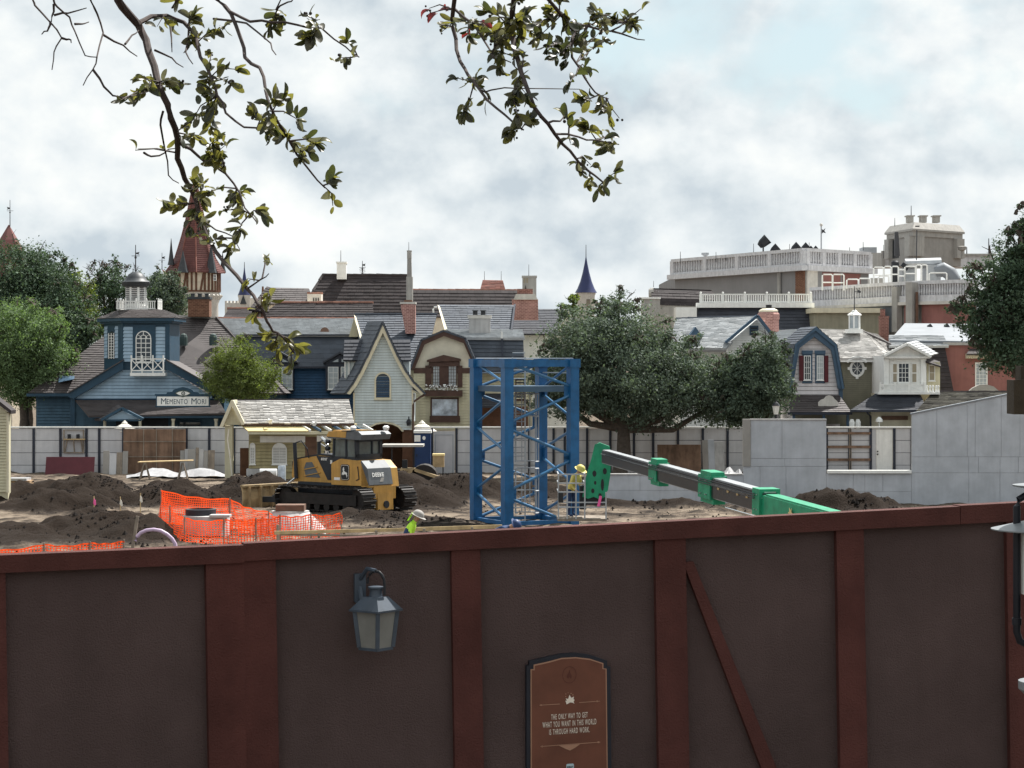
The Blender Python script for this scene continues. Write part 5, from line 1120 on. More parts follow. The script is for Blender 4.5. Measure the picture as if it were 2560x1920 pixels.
for k in range(6):
    a = R(15) + k * math.pi / 3; d = Vector((math.cos(a), math.sin(a), 0)) * 14 * kk; MB().bar(cc + d + Vector((0, 0, zpx(822, cy))), cc + d + Vector((0, 0, zpx(788, cy))), .07).build('cupola_post', 'white_paint', cu)
MB().lathe(cc, [(17 * kk * 1.1, zpx(789, cy)), (17.5 * kk * 1.1, zpx(786, cy)), (10 * kk, zpx(781, cy)), (7 * kk, zpx(777, cy)), (.02, zpx(774, cy))], 6, R(15)).build('cupola_roof', 'white_paint', cu)
rod(b, 2136, 716, 776, cy, .035, 'iron', 'finial_rod'); MB().bar(P(2136, 729, cy), P(2152, 731, cy), .04).ppoly([(2144, 724), (2153, 728), (2150, 733), (2144, 731)], cy, .03).build('weather_vane', 'iron', b)
# white bay house
YB = 119.0
b = thing('white_bay_house', 'white pedimented bay house with tan shutters and cross railed balcony', 'building', gpt(2262, YB))
MB().pbox(2210, 890, 2316, 985, YB, 4).build('bay_wall', 'white_paint', b); body(b, 2205, 985, 2345, YB + .3, 4, 'cream_paint')
siding(b, [(2224, 897), (2303, 897), (2303, 962), (2224, 962)], YB - .02, 6, 'white_paint', False, lip=.01)
MB().ppoly([(2212, 893), (2266, 866), (2322, 893)], YB - .12, .4).build('pediment', 'white_paint', b)
for a, c in (((2266, 860), (2208, 890)), ((2266, 860), (2326, 892))): MB().bar(P(*a, YB - .3), P(*c, YB - .3), .6, .12).build('raking_cornice', 'white_paint', b)
MB().pbox(2209, 891, 2325, 896, YB - .35, .5).build('cornice', 'white_paint', b); MB().pbox(2234, 901, 2290, 904, YB - .08, .1).build('window_head', 'white_paint', b)
shingles(b, P(2208, 888, YB - .4), P(2235, 880, YB + 3.5), P(2290, 852, YB + 3.5), P(2266, 857, YB - .4), 'shingle_pale', .19, .3, under=False); shingles(b, P(2326, 890, YB - .4), P(2345, 885, YB + 3.5), P(2290, 852, YB + 3.5), P(2266, 857, YB - .4), 'shingle_pale', .19, .3, under=False)
for x in (2216, 2308): MB().pbox(x - 6, 897, x + 6, 963, YB - .12, .15).build('pilaster', 'white_paint', b)
window(b, 2245, 907, 2274, 957, YB - .04, 3, 4, 'white_paint', 'glass_dark', 2.4, mw=1.1)
for x0, x1 in ((2231, 2244), (2279, 2293)):
    sh = MB().pbox(x0, 908, x1, 957, YB - .08, .06).build('shutter', 'white_paint', b)
    for y0, y1 in ((910, 931), (934, 955)): MB().pbox(x0 + 2, y0, x1 - 2, y1, YB - .095, .02).build('shutter_panel', 'tan_shutter', sh)
ra = MB(); ryb = YB - .8
for a, c in ((2200, 2238), (2238, 2273), (2273, 2310)): ra.bar(P(a, 962, ryb), P(c, 978, ryb), .05).bar(P(c, 962, ryb + .02), P(a, 978, ryb + .02), .05)
ra.pbox(2200, 960, 2312, 963, ryb - .03, .08).pbox(2200, 977, 2312, 980, ryb - .03, .08); ra.build('balcony_railing', 'white_paint', b)
for x in (2201, 2238, 2273, 2311): MB().pbox(x - 2.5, 955, x + 2.5, 982, ryb - .05, .12).build('railing_post', 'white_paint', b)
MB().pbox(2196, 981, 2350, 986, ryb - .1, 1.2).build('balcony_floor', 'white_paint', b)
MB().pbox(2317, 905, 2350, 985, YB + .6, 2).build('return_wall', 'cream_siding', b); window(b, 2322, 912, 2338, 952, YB + .6, 1, 2, 'white_paint', 'tan_shutter', 2)
MB().prism([P(2314, 903, YB - .3), P(2352, 915, YB + .3), P(2350, 904, YB + 2.0), P(2318, 893, YB + 2.0)], (0, 0, -.08)).build('return_roof', 'shingle_dark', b)
rl = MB()
for x in (2318, 2325, 2332, 2340, 2346): rl.lathe(P(x, 985, ryb + .1), [(.03, 0), (.07, .1), (.04, .25), (.06, .40), (.03, .46)], 6)
rl.build('urn_balusters', 'white_paint', b)
shingles(b, P(2126, 1026, YB - 2.4), P(2318, 1026, YB - 2.4), P(2300, 984, YB - .2), P(2190, 984, YB - .2), 'shingle_navy', .2, .3); shingles(b, P(2128, 1026, YB - .2), P(2126, 1026, YB - 2.4), P(2190, 984, YB - .2), P(2190, 984, YB), 'shingle_navy', .2, .3, under=False)
MB().pbox(2126, 1025, 2318, 1030, YB - 2.45, .15).build('porch_fascia', 'fence_post', b); MB().pbox(2180, 1030, 2310, 1190, YB - 1.2, .2).build('porch_wall', 'cream_paint', b)
MB().tube([P(2166, 1028, YB - 2.4), P(2170, 1034, YB - 2.3), P(2176, 1040, YB - 1.4), P(2177, 1070, YB - 1.3)], .05, 8).build('downpipe', 'fence_post', b)
MB().pbox(2205, 1040, 2270, 1050, YB - 1.35, .15).build('porch_window', 'rust', b)
for x in (2130, 2145): MB().lathe(P(x, 1070, YB - 2.2), [(.10, -2.2), (.10, .0), (.14, .1), (.14, .3), (.08, .45)], 10).build('finial_post', 'white_paint', b)
MB().lathe(P(2198, 1062, YB - 2.5), [(.03, -2.3), (.03, .1), (.18, .15), (.17, .28), (.05, .4)], 12).build('gate_globe', 'white_paint', b)
b = thing('mossy_roof_house', 'low house with long mossy dark shingle roof behind the raking grey wall', 'building', gpt(2420, 116.2))
body(b, 2300, 1032, 2700, 116.5, 4, 'cream_paint')
M('shingle_moss', (0.055, 0.052, 0.042), 0.8, 0.35, 1.5, island=0.4, spec=0.2)
shingles(b, P(2286, 1034, 116.2), P(2720, 1034, 116.2), P(2720, 980, 118.8), P(2332, 980, 118.8), 'shingle_moss', .2, .3); ridge(b, P(2330, 979, 118.8), P(2720, 979, 118.8), 'shingle_dark', .06, .3)
# red house at the right
b = thing('red_house', 'red rendered house with white sash windows and dark mansard end', 'building', gpt(2450, 125))
body(b, 2364, 862, 2700, 125, 7, 'red_render'); MB().pbox(2358, 856, 2700, 863, 124.8, .4).build('cornice', 'stone_beige', b)
MB().prism([P(2225, 850, 125.2), P(2366, 852, 124.9), P(2700, 858, 124.9), P(2700, 812, 135), P(2262, 808, 135)], (0, 0, -.1)).build('flat_roof', 'flat_white_roof', b)
for x, y in ((2322, 817), (2364, 816)): MB().tube([P(x, y + 4, 133), P(x + 8, y - 1, 133)], .2, 10).build('roof_vent', 'black_metal', b)
shingles(b, P(2222, 866, 124.6), P(2372, 866, 124.6), P(2358, 838, 126.4), P(2222, 838, 126.4), 'shingle_pale', .19, .3); shingles(b, P(2330, 978, 124.1), P(2384, 978, 124.1), P(2362, 866, 124.9), P(2308, 866, 124.9), 'shingle_dark', .22, .32, 'mansard_shingles')
window(b, 2438, 906, 2469, 968, 125, 3, 6, 'white_paint', 'glass_pale', 3, mw=1.1); window(b, 2540, 906, 2572, 968, 125, 3, 6, 'white_paint', 'glass_pale', 3, mw=1.1)
MB().pbox(2418, 884, 2472, 896, 124.5, .5).build('window_pediment', 'cream_paint', b); shingles(b, P(2416, 885, 124.2), P(2474, 885, 124.2), P(2466, 872, 125), P(2426, 872, 125), 'shingle_brown', .2, .3)
chimney(b, 2201, 795, 2222, 858, 127.5, .6, 'brick_red', 'brick_red', 5, 1); chimney(b, 2203, 773, 2213, 792, 127.7, .4, 'brick_red', 'lead_dark', 2, .5, name='upper_stack')
MB().ppoly([(2420, 980), (2432, 970), (2448, 962), (2466, 961), (2484, 966), (2496, 976), (2500, 980)], 120, .3).build('scroll_pediment', 'stone_grey', b)
# ------------------------------------------------------------------ large theatre block behind
b = thing('theatre_block', 'large grey block with white balustrades, rooftop plant and beige penthouse', 'building', gpt(2050, 165))
W1 = WallPlane(1688, 180, 2012, 162); W2 = WallPlane(2012, 162, 2172, 168)
def facepan(W, x0, x1, z0, z1, o0, o1, mat, name, parent=b):
    a, c = W.at(x0, 900, o1), W.at(x1, 900, o1); return MB().prism([(a.x, a.y, z0), (c.x, c.y, z0), (c.x, c.y, z1), (a.x, a.y, z1)], W.n * (o0 - o1)).build(name, mat, parent)
A, B_, C_ = W1.at(1688, 900), W1.at(2012, 900), W2.at(2172, 900)
MB().prism([(A.x, A.y, -.3), (B_.x, B_.y, -.3), (C_.x, C_.y, -.3), (C_.x + 3, 188, -.3), (A.x, 200, -.3)], (0, 0, 12.6)).build('wall', 'wall_grey', b)
facepan(W1, 1681, 2020, 12.05, 12.42, -.2, .5, 'balustrade', 'cornice'); facepan(W2, 2008, 2180, 12.05, 12.42, -.2, .5, 'balustrade', 'cornice')
for W, x0, x1 in ((W1, 1686, 2012), (W2, 2014, 2170)):
    facepan(W, x0, x1, 12.42, 13.45, -.25, .0, 'balustrade', 'parapet'); facepan(W, x0 - 2, x1 + 1, 13.42, 13.65, -.3, .25, 'balustrade', 'parapet_rail'); facepan(W, x0 - 2, x1 + 1, 12.42, 12.58, 0, .22, 'balustrade', 'parapet_base')
    bl = MB(); n = int((x1 - x0) / 6.2)
    for i in range(n):
        p = W.at(x0 + (i + .5) * (x1 - x0) / n, 900, .12); bl.lathe((p.x, p.y, 0), [(.06, 12.58), (.095, 12.8), (.05, 13.1), (.08, 13.42)], 6)
    bl.build('balusters', 'balustrade', b, kind='stuff')
    for i in range(5):
        x = x0 + (x1 - x0) * i / 4; facepan(W, x - 4, x + 4, 12.42, 13.5, 0, .26, 'balustrade', 'pedestal')
facepan(W1, 1990, 2013, 9, 12.05, 0, .06, 'brick_brown', 'quoin'); facepan(W2, 2014, 2040, 9, 12.05, 0, .15, 'stone_white', 'pilaster')
for x0, x1 in ((2056, 2100), (2106, 2150)): facepan(W2, x0, x1, 9.5, 12.0, 0, .05, 'red_render', 'panel')
pp = W1.at(1952, 900, .12); MB().tube([(pp.x, pp.y, 9), (pp.x, pp.y, 12.05)], .14, 8).build('downpipe', 'stone_beige', b)
MB().pbox(2170, 632, 2203, 668, 170, 3).build('stair_head', 'stone_beige', b); MB().pbox(2158, 618, 2192, 632, 178, 2).build('roof_unit', 'galv', b); MB().pbox(1688, 648, 1745, 655, 184, 3).build('roof_unit', 'stone_grey', b); MB().pbox(1872, 631, 1898, 640, 176, 1.5).build('roof_unit', 'galv', b)
for x, y0, y1 in ((1701, 629, 648), (1790, 630, 650), (1815, 638, 646), (1842, 635, 644), (1884, 609, 632), (1974, 610, 630), (2023, 606, 628), (2124, 618, 632), (2158, 605, 620), (2237, 545, 560), (2209, 612, 640)): rod(b, x, y0, y1 + 6, 172, .03)
t_ = MB().lathe(P(1763, 648, 178), [(.12, 0), (.12, .25), (.3, .35), (.3, .5)], 10).build('roof_vent', 'galv', b)
# penthouse
K, Lf, Rt = (2285, 174.0), (2221, 179.5), (2402, 178.5)
def pent(sc, y0, y1, name, mat, sc2=None):
    pts = [Vector((xpx(x, Y), Y, 0)) for x, Y in (Lf, K, Rt)]; pts.append(pts[2] + pts[0] - pts[1]); c = sum(pts, Vector()) / 4
    z0, z1 = zpx(y0, K[1]), zpx(y1, K[1]); lo = [c + (p - c) * sc for p in pts]; hi = [c + (p - c) * (sc2 or sc) for p in pts]
    return MB().add([(p.x, p.y, z0) for p in lo] + [(p.x, p.y, z1) for p in hi], [(0, 1, 2, 3), (4, 5, 6, 7)] + [(i, (i + 1) % 4, 4 + (i + 1) % 4, 4 + i) for i in range(4)]).build(name, mat, b)
pent(1.0, 660, 590, 'penthouse_wall', 'stone_grey'); pent(1.05, 590, 577, 'penthouse_frieze', 'stone_beige'); pent(1.11, 577, 572, 'penthouse_eave', 'stone_beige'); pent(1.11, 572, 555, 'penthouse_roof', 'stone_beige', .96)
def seg(a, c, f0, f1, y0, y1, o, mat, name):
    pa, pc = Vector((xpx(a[0], a[1]), a[1], 0)), Vector((xpx(c[0], c[1]), c[1], 0)); d = (pc - pa); nn = Vector((d.y, -d.x, 0)).normalized(); p, q = pa + d * f0 + nn * o, pa + d * f1 + nn * o
    z0, z1 = zpx(y1, K[1]), zpx(y0, K[1]); MB().prism([(p.x, p.y, z0), (q.x, q.y, z0), (q.x, q.y, z1), (p.x, p.y, z1)], nn * -(o + .02)).build(name, mat, b)
for a, c, f in ((Lf, K, ((0, .17), (.8, 1.0))), (K, Rt, ((0, .14), (.84, 1.0)))):
    for f0, f1 in f: seg(a, c, f0, f1, 590, 640, .35, 'stone_beige', 'pilaster')
seg(Lf, K, .18, .42, 593, 640, .03, 'black_metal', 'louvre_door')
for x in (2277, 2310, 2343): chimney(b, x - 7, 541, x + 7, 556, 178, 1.0, 'stone_beige', 'stone_beige', 3, 3)
rod(b, 2278, 514, 540, 178, .04)
MB().pbox(2200, 638, 2480, 668, 186, 3).build('back_parapet', 'balustrade', b); MB().pbox(2200, 634, 2490, 639, 185.8, 3.4).build('back_parapet_rail', 'stone_beige', b); MB().pbox(2205, 627, 2212, 668, 185.6, .5).build('flue', 'stone_grey', b)
for x, y0 in ((2472, 596), (2475, 612), (2417, 618), (2498, 600)): rod(b, x, y0, 640, 186, .06)
# middle railing and mansard
S = 150; MB().box((xpx(1740, S), S + .2, -.3), (xpx(2040, S), S + 8, zpx(768, S))).build('mansard_body', 'wall_grey', b)
shingles(b, P(1728, 826, S - 1.0), P(2050, 826, S - 1.0), P(2034, 770, S), P(1748, 770, S), 'shingle_navy', .28, .4, 'mansard_shingles')
MB().pbox(1742, 757, 2036, 769, S - .35, .8).build('railing_cornice', 'white_paint', b)
baluster_run(b, P(1752, 758, S - .1), P(2027, 758, S - .1), zpx(736, S) - zpx(758, S), .148, 'white_paint', 1.44, .07, .17, .08, .04)
MB().pbox(2036, 781, 2205, 900, 147, 6).build('olive_wing', 'olive_wall', b); MB().pbox(2030, 770, 2206, 782, 146.7, 6.5).build('olive_cornice', 'cream_paint', b)
W3, W4 = WallPlane(2030, 158, 2283, 145), WallPlane(2283, 145, 2420, 142)
a3, b3, c3 = W3.at(2030, 900), W3.at(2283, 900), W4.at(2440, 900)
MB().prism([(a3.x, a3.y + .3, -.3), (b3.x, b3.y + .3, -.3), (c3.x, c3.y + .3, -.3), (c3.x, 165, -.3), (a3.x, 165, -.3)], (0, 0, 10.2)).build('lower_block', 'stone_beige', b)
for W, x0, x1 in ((W3, 2030, 2283), (W4, 2284, 2440)):
    facepan(W, x0, x1, 9.75, 10.55, -.2, .0, 'balustrade', 'parapet'); facepan(W, x0, x1, 10.5, 10.72, -.3, .2, 'balustrade', 'parapet_rail'); facepan(W, x0, x1, 9.4, 9.8, -.2, .22, 'balustrade', 'parapet_base'); facepan(W, x0, x1, 9.2, 9.4, -.2, .35, 'stone_white', 'cornice')
    bl = MB(); n = int((x1 - x0) / 6.4)
    for i in range(n):
        p = W.at(x0 + (i + .5) * (x1 - x0) / n, 900, .10); bl.lathe((p.x, p.y, 0), [(.05, 9.8), (.085, 9.98), (.045, 10.25), (.07, 10.5)], 6)
    bl.build('balusters', 'balustrade', b, kind='stuff')
facepan(W3, 2243, 2256, 7.5, 10.4, 0, .4, 'stone_beige', 'pilaster'); facepan(W3, 2262, 2281, 7.5, 9.2, 0, .05, 'red_render', 'panel'); facepan(W4, 2305, 2440, 7.5, 9.2, 0, .05, 'red_render', 'panel'); facepan(W3, 2150, 2243, 7.5, 9.2, 0, .05, 'flat_white_roof', 'panel')
facepan(W4, 2283, 2299, 8.0, 10.62, .1, .8, 'stone_beige', 'duct_casing'); p = W4.at(2304, 900, .5); MB().tube([(p.x, p.y, 7.6), (p.x, p.y, 10.0)], .09, 8).build('downpipe', 'rust', b)
# rooftop plant
S = 152
def urail(x0, x1, y0, y1, mid=None, Y=S):
    m = MB().tube([P(x0, y1, Y), P(x0, y0 + 3, Y), P(x0 + 3, y0, Y), P(x1 - 3, y0, Y), P(x1, y0 + 3, Y), P(x1, y1, Y)], .055, 6)
    if mid: m.tube([P(x0, mid, Y), P(x1, mid, Y)], .045, 5)
    m.build('pipe_rail', 'white_paint', b)
for a in ((2056, 2081, 686, 726, 706), (2082, 2110, 686, 726, 707), (2117, 2146, 698, 722), (2147, 2176, 696, 720), (2184, 2209, 668, 712, 688), (2229, 2246, 666, 706, 686), (2246, 2262, 674, 706, 690), (2262, 2289, 666, 706, 684), (2323, 2367, 682, 704), (2290, 2303, 662, 706), (2304, 2318, 662, 706), (2210, 2228, 666, 708, 687), (2196, 2222, 690, 712)): urail(*a)
MB().pbox(2178, 695, 2210, 712, S + 1, 1.5).build('plant_box', 'stone_beige', b); MB().pbox(2318, 662, 2352, 704, S + 1.2, 2).pbox(2255, 670, 2290, 704, S + 2, 2).build('air_handler', 'galv', b)
MB().tube([P(2262, 660, S + 2), P(2352, 657, S + 2)], .35, 12).build('insulated_duct', 'steel', b)
MB().tube([P(2338, 680, S + 1.5), P(2358, 674, S + 1.4), P(2376, 684, S + 1.3), P(2385, 704, S + 1.2)], [.45, .5, .5, .5], 14).build('duct_elbow', 'flat_white_roof', b, smooth=True)
MB().lathe((xpx(2244, S), S + 1, 0), [(.26, zpx(705, S)), (.26, zpx(654, S)), (.16, zpx(650, S))], 14).build('exhaust_fan', 'black_metal', b); MB().bar(P(2254, 660, S + 1.5), P(2270, 672, S + 1.5), .3).build('fan_cowl', 'black_metal', b)
MB().tube([P(2291, 650, S), P(2292, 575, S)], .04, 6).pbox(2289, 564, 2299, 567, S, .2).build('light_mast', 'iron', b); MB().tube([P(2243, 640, S + 20), P(2241, 580, S + 20)], [.22, .16], 6).build('antenna_mast', 'iron', b)
for x, y in ((2405, 628),): MB().lathe(P(x, y, 176), [(.05, -.6), (.05, 0), (.3, .1), (.35, .35), (.1, .4)], 10).build('horn_speaker', 'stone_grey', b)
# show lights along the parapet
for x, y, s_, up_ in ((1908, 632, 1.25, .5), (1936, 633, 1.0, 0), (1988, 629, 1.0, 0), (2012, 627, .9, -.05), (2026, 627, .5, -.1), (2038, 627, .5, -.1)):
    q = P(x, y, 168.5 if x < 2000 else 166); t = thing('show_light', 'large black show light raised on a bracket above the white parapet' if up_ > .1 else 'black show light angled up behind the white parapet', 'spotlight', q, 'show lights along the theatre parapet')
    c = q + Vector((0, 0, .25 + up_)); d = Vector((.75, -.1, .65)).normalized()
    MB().tube([c - d * .32 * s_, c - d * .1 * s_, c + d * .36 * s_], [.16 * s_, .27 * s_, .33 * s_], 10).build('lamp_head', 'black_metal', t); MB().bar(q - Vector((0, 0, .9)), c, .10).build('yoke', 'black_metal', t)
t = thing('flagpole', 'thin flagpole with small tattered dark flag on the theatre roof', 'flagpole', P(2053, 632, 168)); MB().tube([P(2053, 640, 168), P(2053, 564, 168)], .05, 6).build('pole', 'galv', t); MB().ball(P(2053, 562, 168), .12, 8, 5).build('ball', 'stone_white', t)
MB().ppoly([(2054, 572), (2058, 575), (2064, 570), (2061, 577), (2065, 583), (2058, 581), (2054, 585)], 168, .03).build('flag', 'iron', t)
# barrel-roofed hall
S = 152; b = thing('barrel_roof_hall', 'hall with dark barrel shingle roof and round end behind the oak', 'building', gpt(1700, S))
body(b, 1612, 760, 1790, S + .3, 5, 'stone_beige')
n = 8
for i in range(5):
    a0, a1 = math.pi * i / n, math.pi * (i + 1) / n
    def bp_(x, a, dz=0): return Vector((xpx(x, S), S + 2.2 - 2.0 * math.cos(a), zpx(762, S) + dz + 1.15 * math.sin(a)))
    shingles(b, bp_(1630, a0), bp_(1790 - i * 1.5, a0, -.12), bp_(1788 - i * 1.5, a1, -.12), bp_(1630, a1), 'shingle_dark', .25, .4, under=False)
MB().tube([P(1622, 733, S + 1.2), P(1633, 733, S + 1.2)], [.30, .40], 18).build('round_end', 'stone_beige', b); rod(b, 1634, 702, 718, S + 2, .02)
MB().pbox(1632, 730, 1780, 765, S + 1.5, 1.5).build('vault_core', 'shingle_dark', b)
MB().pbox(1606, 746, 1650, 790, S - 2, 1.5).build('flue_block', 'stone_beige', b); MB().pbox(1604, 743, 1652, 747, S - 2.1, 1.7).build('flue_cap', 'white_paint', b)
MB().pbox(1690, 768, 1742, 830, S - 3, 2).build('white_annex', 'white_paint', b)
t = thing('street_lantern', 'glass street lantern on dark post in front of the dark right hand tree', 'lamp post', gpt(1940, 106)); q = P(1940, 1036, 106)
MB().lathe((q.x, q.y, 0), [(.07, 0), (.045, q.z)], 8).build('post', 'black_metal', t); MB().lathe(q, [(.10, 0), (.17, .38), (.17, .4)], 6).build('glass', 'lamp_white', t); MB().lathe(q, [(.21, .40), (.12, .52), (.03, .60), (.03, .68)], 6).build('cap', 'black_metal', t)
# ------------------------------------------------------------------ bulldozer
DO = Vector((xpx(962, 85), 85.0, 0.0)); DH = R(40); hx, hy = -math.cos(DH), math.sin(DH)
dz = thing('bulldozer', 'yellow and black crawler bulldozer with enclosed cab facing away on the soil', 'bulldozer', DO)
DX = lambda v: Vector((DO.x + v.x * hx - v.y * hy, DO.y + v.x * hy + v.y * hx, DO.z + v.z + .02))
def db(mb, name, mat, parent=dz, **k): return mb.build(name, mat, parent, xf=DX, **k)
def extr(pts_xz, y0, y1): return MB().prism([(x, y0, z) for x, z in pts_xz], (0, y1 - y0, 0))
for s_ in (1, -1):
    yc = 1.12 * s_; R0, R1, xa, xb, za, zb = .42, .40, .15, 3.95, .50, .46
    db(MB().box((.2, yc - .22, .28), (3.9, yc + .22, .68)), 'track_frame', 'track_steel')
    for i in range(6): db(MB().lathe((.75 + i * .5, yc, .20), [(.16, 0)], 12) if False else MB().tube([(.75 + i * .5, yc - .2, .20), (.75 + i * .5, yc + .2, .20)], .15, 12), 'track_roller', 'track_steel')
    db(MB().tube([(xa, yc - .14, za), (xa, yc + .14, za)], R0 - .02, 18), 'sprocket', 'track_steel'); db(MB().tube([(xb, yc - .14, zb), (xb, yc + .14, zb)], R1 - .02, 18), 'idler', 'track_steel')
    top_l = xb - xa; bot_l = top_l; arc = math.pi * .43; per = top_l * 2 + arc * 2; ns = 44
    for i in range(ns):
        d = per * i / ns
        if d < top_l: p, a = Vector((xa + d, yc, za + R0 - .03 * math.sin(math.pi * d / top_l))), 0
        elif d < top_l + arc: t_ = (d - top_l) / arc * math.pi; p, a = Vector((xb + .43 * math.sin(t_), yc, .48 + .43 * math.cos(t_))), t_
        elif d < 2 * top_l + arc: p, a = Vector((xb - (d - top_l - arc), yc, .05)), math.pi
        else: t_ = (d - 2 * top_l - arc) / arc * math.pi; p, a = Vector((xa - .43 * math.sin(t_), yc, .48 - .43 * math.cos(t_))), math.pi + t_
        u = Vector((math.cos(a), 0, -math.sin(a))); n_ = Vector((math.sin(a), 0, math.cos(a)))
        q = [p - u * .098 - n_ * .03, p + u * .098 - n_ * .03, p + u * .098 + n_ * .01, p + u * .04 + n_ * .01, p + u * .035 + n_ * .06, p + u * .01 + n_ * .06, p + u * .005 + n_ * .01, p - u * .098 + n_ * .01]
        db(MB().prism([v - Vector((0, .34, 0)) for v in q], (0, .68, 0)), 'track_shoe', 'track_steel')
# hull, hood and side panels
db(MB().box((.1, -.68, .55), (3.9, .68, 1.05)), 'chassis', 'dozer_black')
db(extr([(2.0, 1.02), (4.28, 1.02), (4.40, 1.25), (4.32, 1.86), (2.9, 2.06), (2.0, 2.02)], -.52, .52), 'hood', 'dozer_yellow')
db(extr([(2.05, 1.15), (2.45, 1.15), (3.05, 2.04), (2.05, 2.03)], -.545, .545), 'hood_band', 'dozer_black')
db(MB().prism([(2.0, -.50, 2.03), (2.9, -.50, 2.07), (4.33, -.50, 1.87), (4.30, -.50, 1.91), (2.9, -.50, 2.13), (2.0, -.50, 2.10)], (0, 1.0, 0)), 'hood_top', 'dozer_black')
for s_ in (1, -1):
    db(MB().prism([(2.85, .522 * s_, 1.22), (3.62, .522 * s_, 1.22), (3.72, .522 * s_, 1.55), (3.62, .522 * s_, 1.78), (3.30, .522 * s_, 1.80)], (0, .01 * s_, 0)), 'side_grille', 'dozer_grey')
    for a, c in (((2.83, 1.42), (3.70, 1.26)), ((3.02, 1.62), (3.75, 1.50))): db(MB().bar((a[0], .535 * s_, a[1]), (c[0], .535 * s_, c[1]), .03, .05, (0, 1, 0)), 'grille_bar', 'dozer_yellow')
db(MB().box((4.34, -.46, 1.1), (4.44, .46, 1.8)), 'radiator_grille', 'dozer_black')
db(extr([(.05, 1.0), (.12, 1.62), (.45, 1.92), (1.55, 1.98), (2.0, 1.80), (2.0, 1.0)], -.80, .80), 'fuel_tank', 'dozer_yellow')
db(extr([(.02, .95), (.45, .95), (.45, 1.88), (.12, 1.64)], -.80, .80), 'tank_rear', 'dozer_yellow')
db(MB().prism([(.02, -.42, 1.02), (-.02, -.42, 1.05), (.095, -.42, 1.66), (.40, -.42, 1.94), (.45, -.42, 1.90)], (0, 1.26, 0)), 'rear_panel', 'dozer_grey')
db(MB().box((.0, -.60, .50), (.5, .60, .98)), 'rear_frame', 'dozer_yellow'); db(extr([(-.05, .10), (.3, .15), (.35, .70), (-.02, .72)], -.42, .42), 'drawbar_casing', 'dozer_yellow')
db(MB().tube([(-.09, -.02, .30), (.05, -.02, .30)], .14, 12), 'hitch_socket', 'dozer_black')
lt = lambda o: (lambda x, y: DX(Vector((-.028 + max(0, (y - 1.05)) * .19 - .01, -x, y))))
text('DEERE', -.33, 1.42, .62, .15, lt(0), 'white_paint', dz, bold=.03)
db(MB().prism([(.005, .28, 1.15), (.005, .10, 1.15), (.03, .02, 1.30), (.03, .18, 1.30)], (-.015, 0, 0)), 'stripe', 'stone_grey')
text('850L', -2.62, 1.93, .34, .10, lambda x, y: DX(Vector((-x, .552, y))), 'white_paint', dz, bold=.03)
db(MB().prism([(2.30, .548, 1.76), (2.20, .548, 1.76), (2.20, .548, 1.9), (2.30, .548, 1.9)], (0, .008, 0)), 'warning_label', 'white_paint')
# round-cornered emblem with a leaping deer
def em(pts, o, name, mat, par=None): return db(MB().prism([(1.28 - x, .80 + o, 1.48 + z) for x, z in pts], (0, .006, 0)), name, mat, par or dz)
def rrect(w, h, r): return [(sx * (w - r) + r * math.cos(a), sz * (h - r) + r * math.sin(a)) for sx, sz, a0 in ((1, 1, 0), (-1, 1, 90), (-1, -1, 180), (1, -1, 270)) for a in (R(a0), R(a0 + 45), R(a0 + 90))]
e_ = em(rrect(.23, .30, .09), .004, 'emblem', 'black_metal'); em(rrect(.205, .275, .08), .011, 'emblem_ring', 'plaque_ink', e_); em(rrect(.19, .26, .075), .018, 'emblem_field', 'black_metal', e_)
em([(-.14, -.02), (-.08, .02), (-.10, .12), (-.07, .19), (-.03, .20), (-.04, .14), (-.01, .13), (-.03, .06), (.03, .02), (.10, .0), (.14, -.05), (.12, -.06), (.14, -.13), (.11, -.20), (.10, -.13), (.06, -.07), (-.01, -.07), (-.07, -.10), (-.12, -.08), (-.15, -.10), (-.13, -.06)], .026, 'emblem_deer', 'white_paint', e_)
db(MB().bar((.55, .81, 1.25), (.62, .81, 1.72), .03, .03), 'grab_handle', 'dozer_black'); db(MB().bar((.55, .81, 1.25), (.70, .81, 1.2), .03, .03), 'grab_handle', 'dozer_black'); db(MB().box((1.55, .80, 1.18), (1.85, .81, 1.28)), 'step_label', 'white_paint')
# cab
cp = [(.80, 1.95), (2.05, 1.85), (1.98, 2.70), (.86, 2.70)]
db(MB().box((.80, -.70, 1.78), (2.05, .70, 2.06)), 'cab_base', 'dozer_black')
for x0, x1 in ((.80, .87), (1.30, 1.36), (1.97, 2.05)):
    for s_ in (1, -1): db(MB().bar(((x0 + x1) / 2, .66 * s_, 2.0), ((x0 + x1) / 2 - (.03 if x0 > 1.5 else -.03), .66 * s_, 2.74), .08, .08), 'cab_pillar', 'dozer_black')
for y0 in (-.2, .2): db(MB().bar((2.0, y0, 2.0), (1.95, y0, 2.72), .05), 'cab_pillar', 'dozer_black')
for s_ in (1, -1): db(MB().box((.86, .655 * s_ - .005, 2.04), (1.98, .655 * s_ + .005, 2.70)), 'cab_window', 'cab_glass')
db(MB().box((.84, -.62, 2.06), (.85, .62, 2.70)), 'rear_window', 'cab_glass')
fr_ = MB(); fr_.box((.78, -.70, 2.04), (.84, .70, 2.16)); fr_.box((.78, -.70, 2.62), (.84, .70, 2.74)); fr_.box((.78, -.70, 2.04), (.84, -.55, 2.72)); fr_.box((.78, .55, 2.04), (.84, .70, 2.72)); fr_.box((.785, -.20, 2.1), (.835, -.15, 2.68)); db(fr_, 'rear_window_frame', 'dozer_black')
db(MB().box((1.92, -.66, 2.06), (1.93, .66, 2.70)), 'windscreen', 'cab_glass')
st_ = MB().box((1.15, -.25, 2.0), (1.55, .25, 2.15)); st_.box((1.05, -.25, 2.1), (1.17, .25, 2.62)); db(st_, 'seat', 'black_metal')
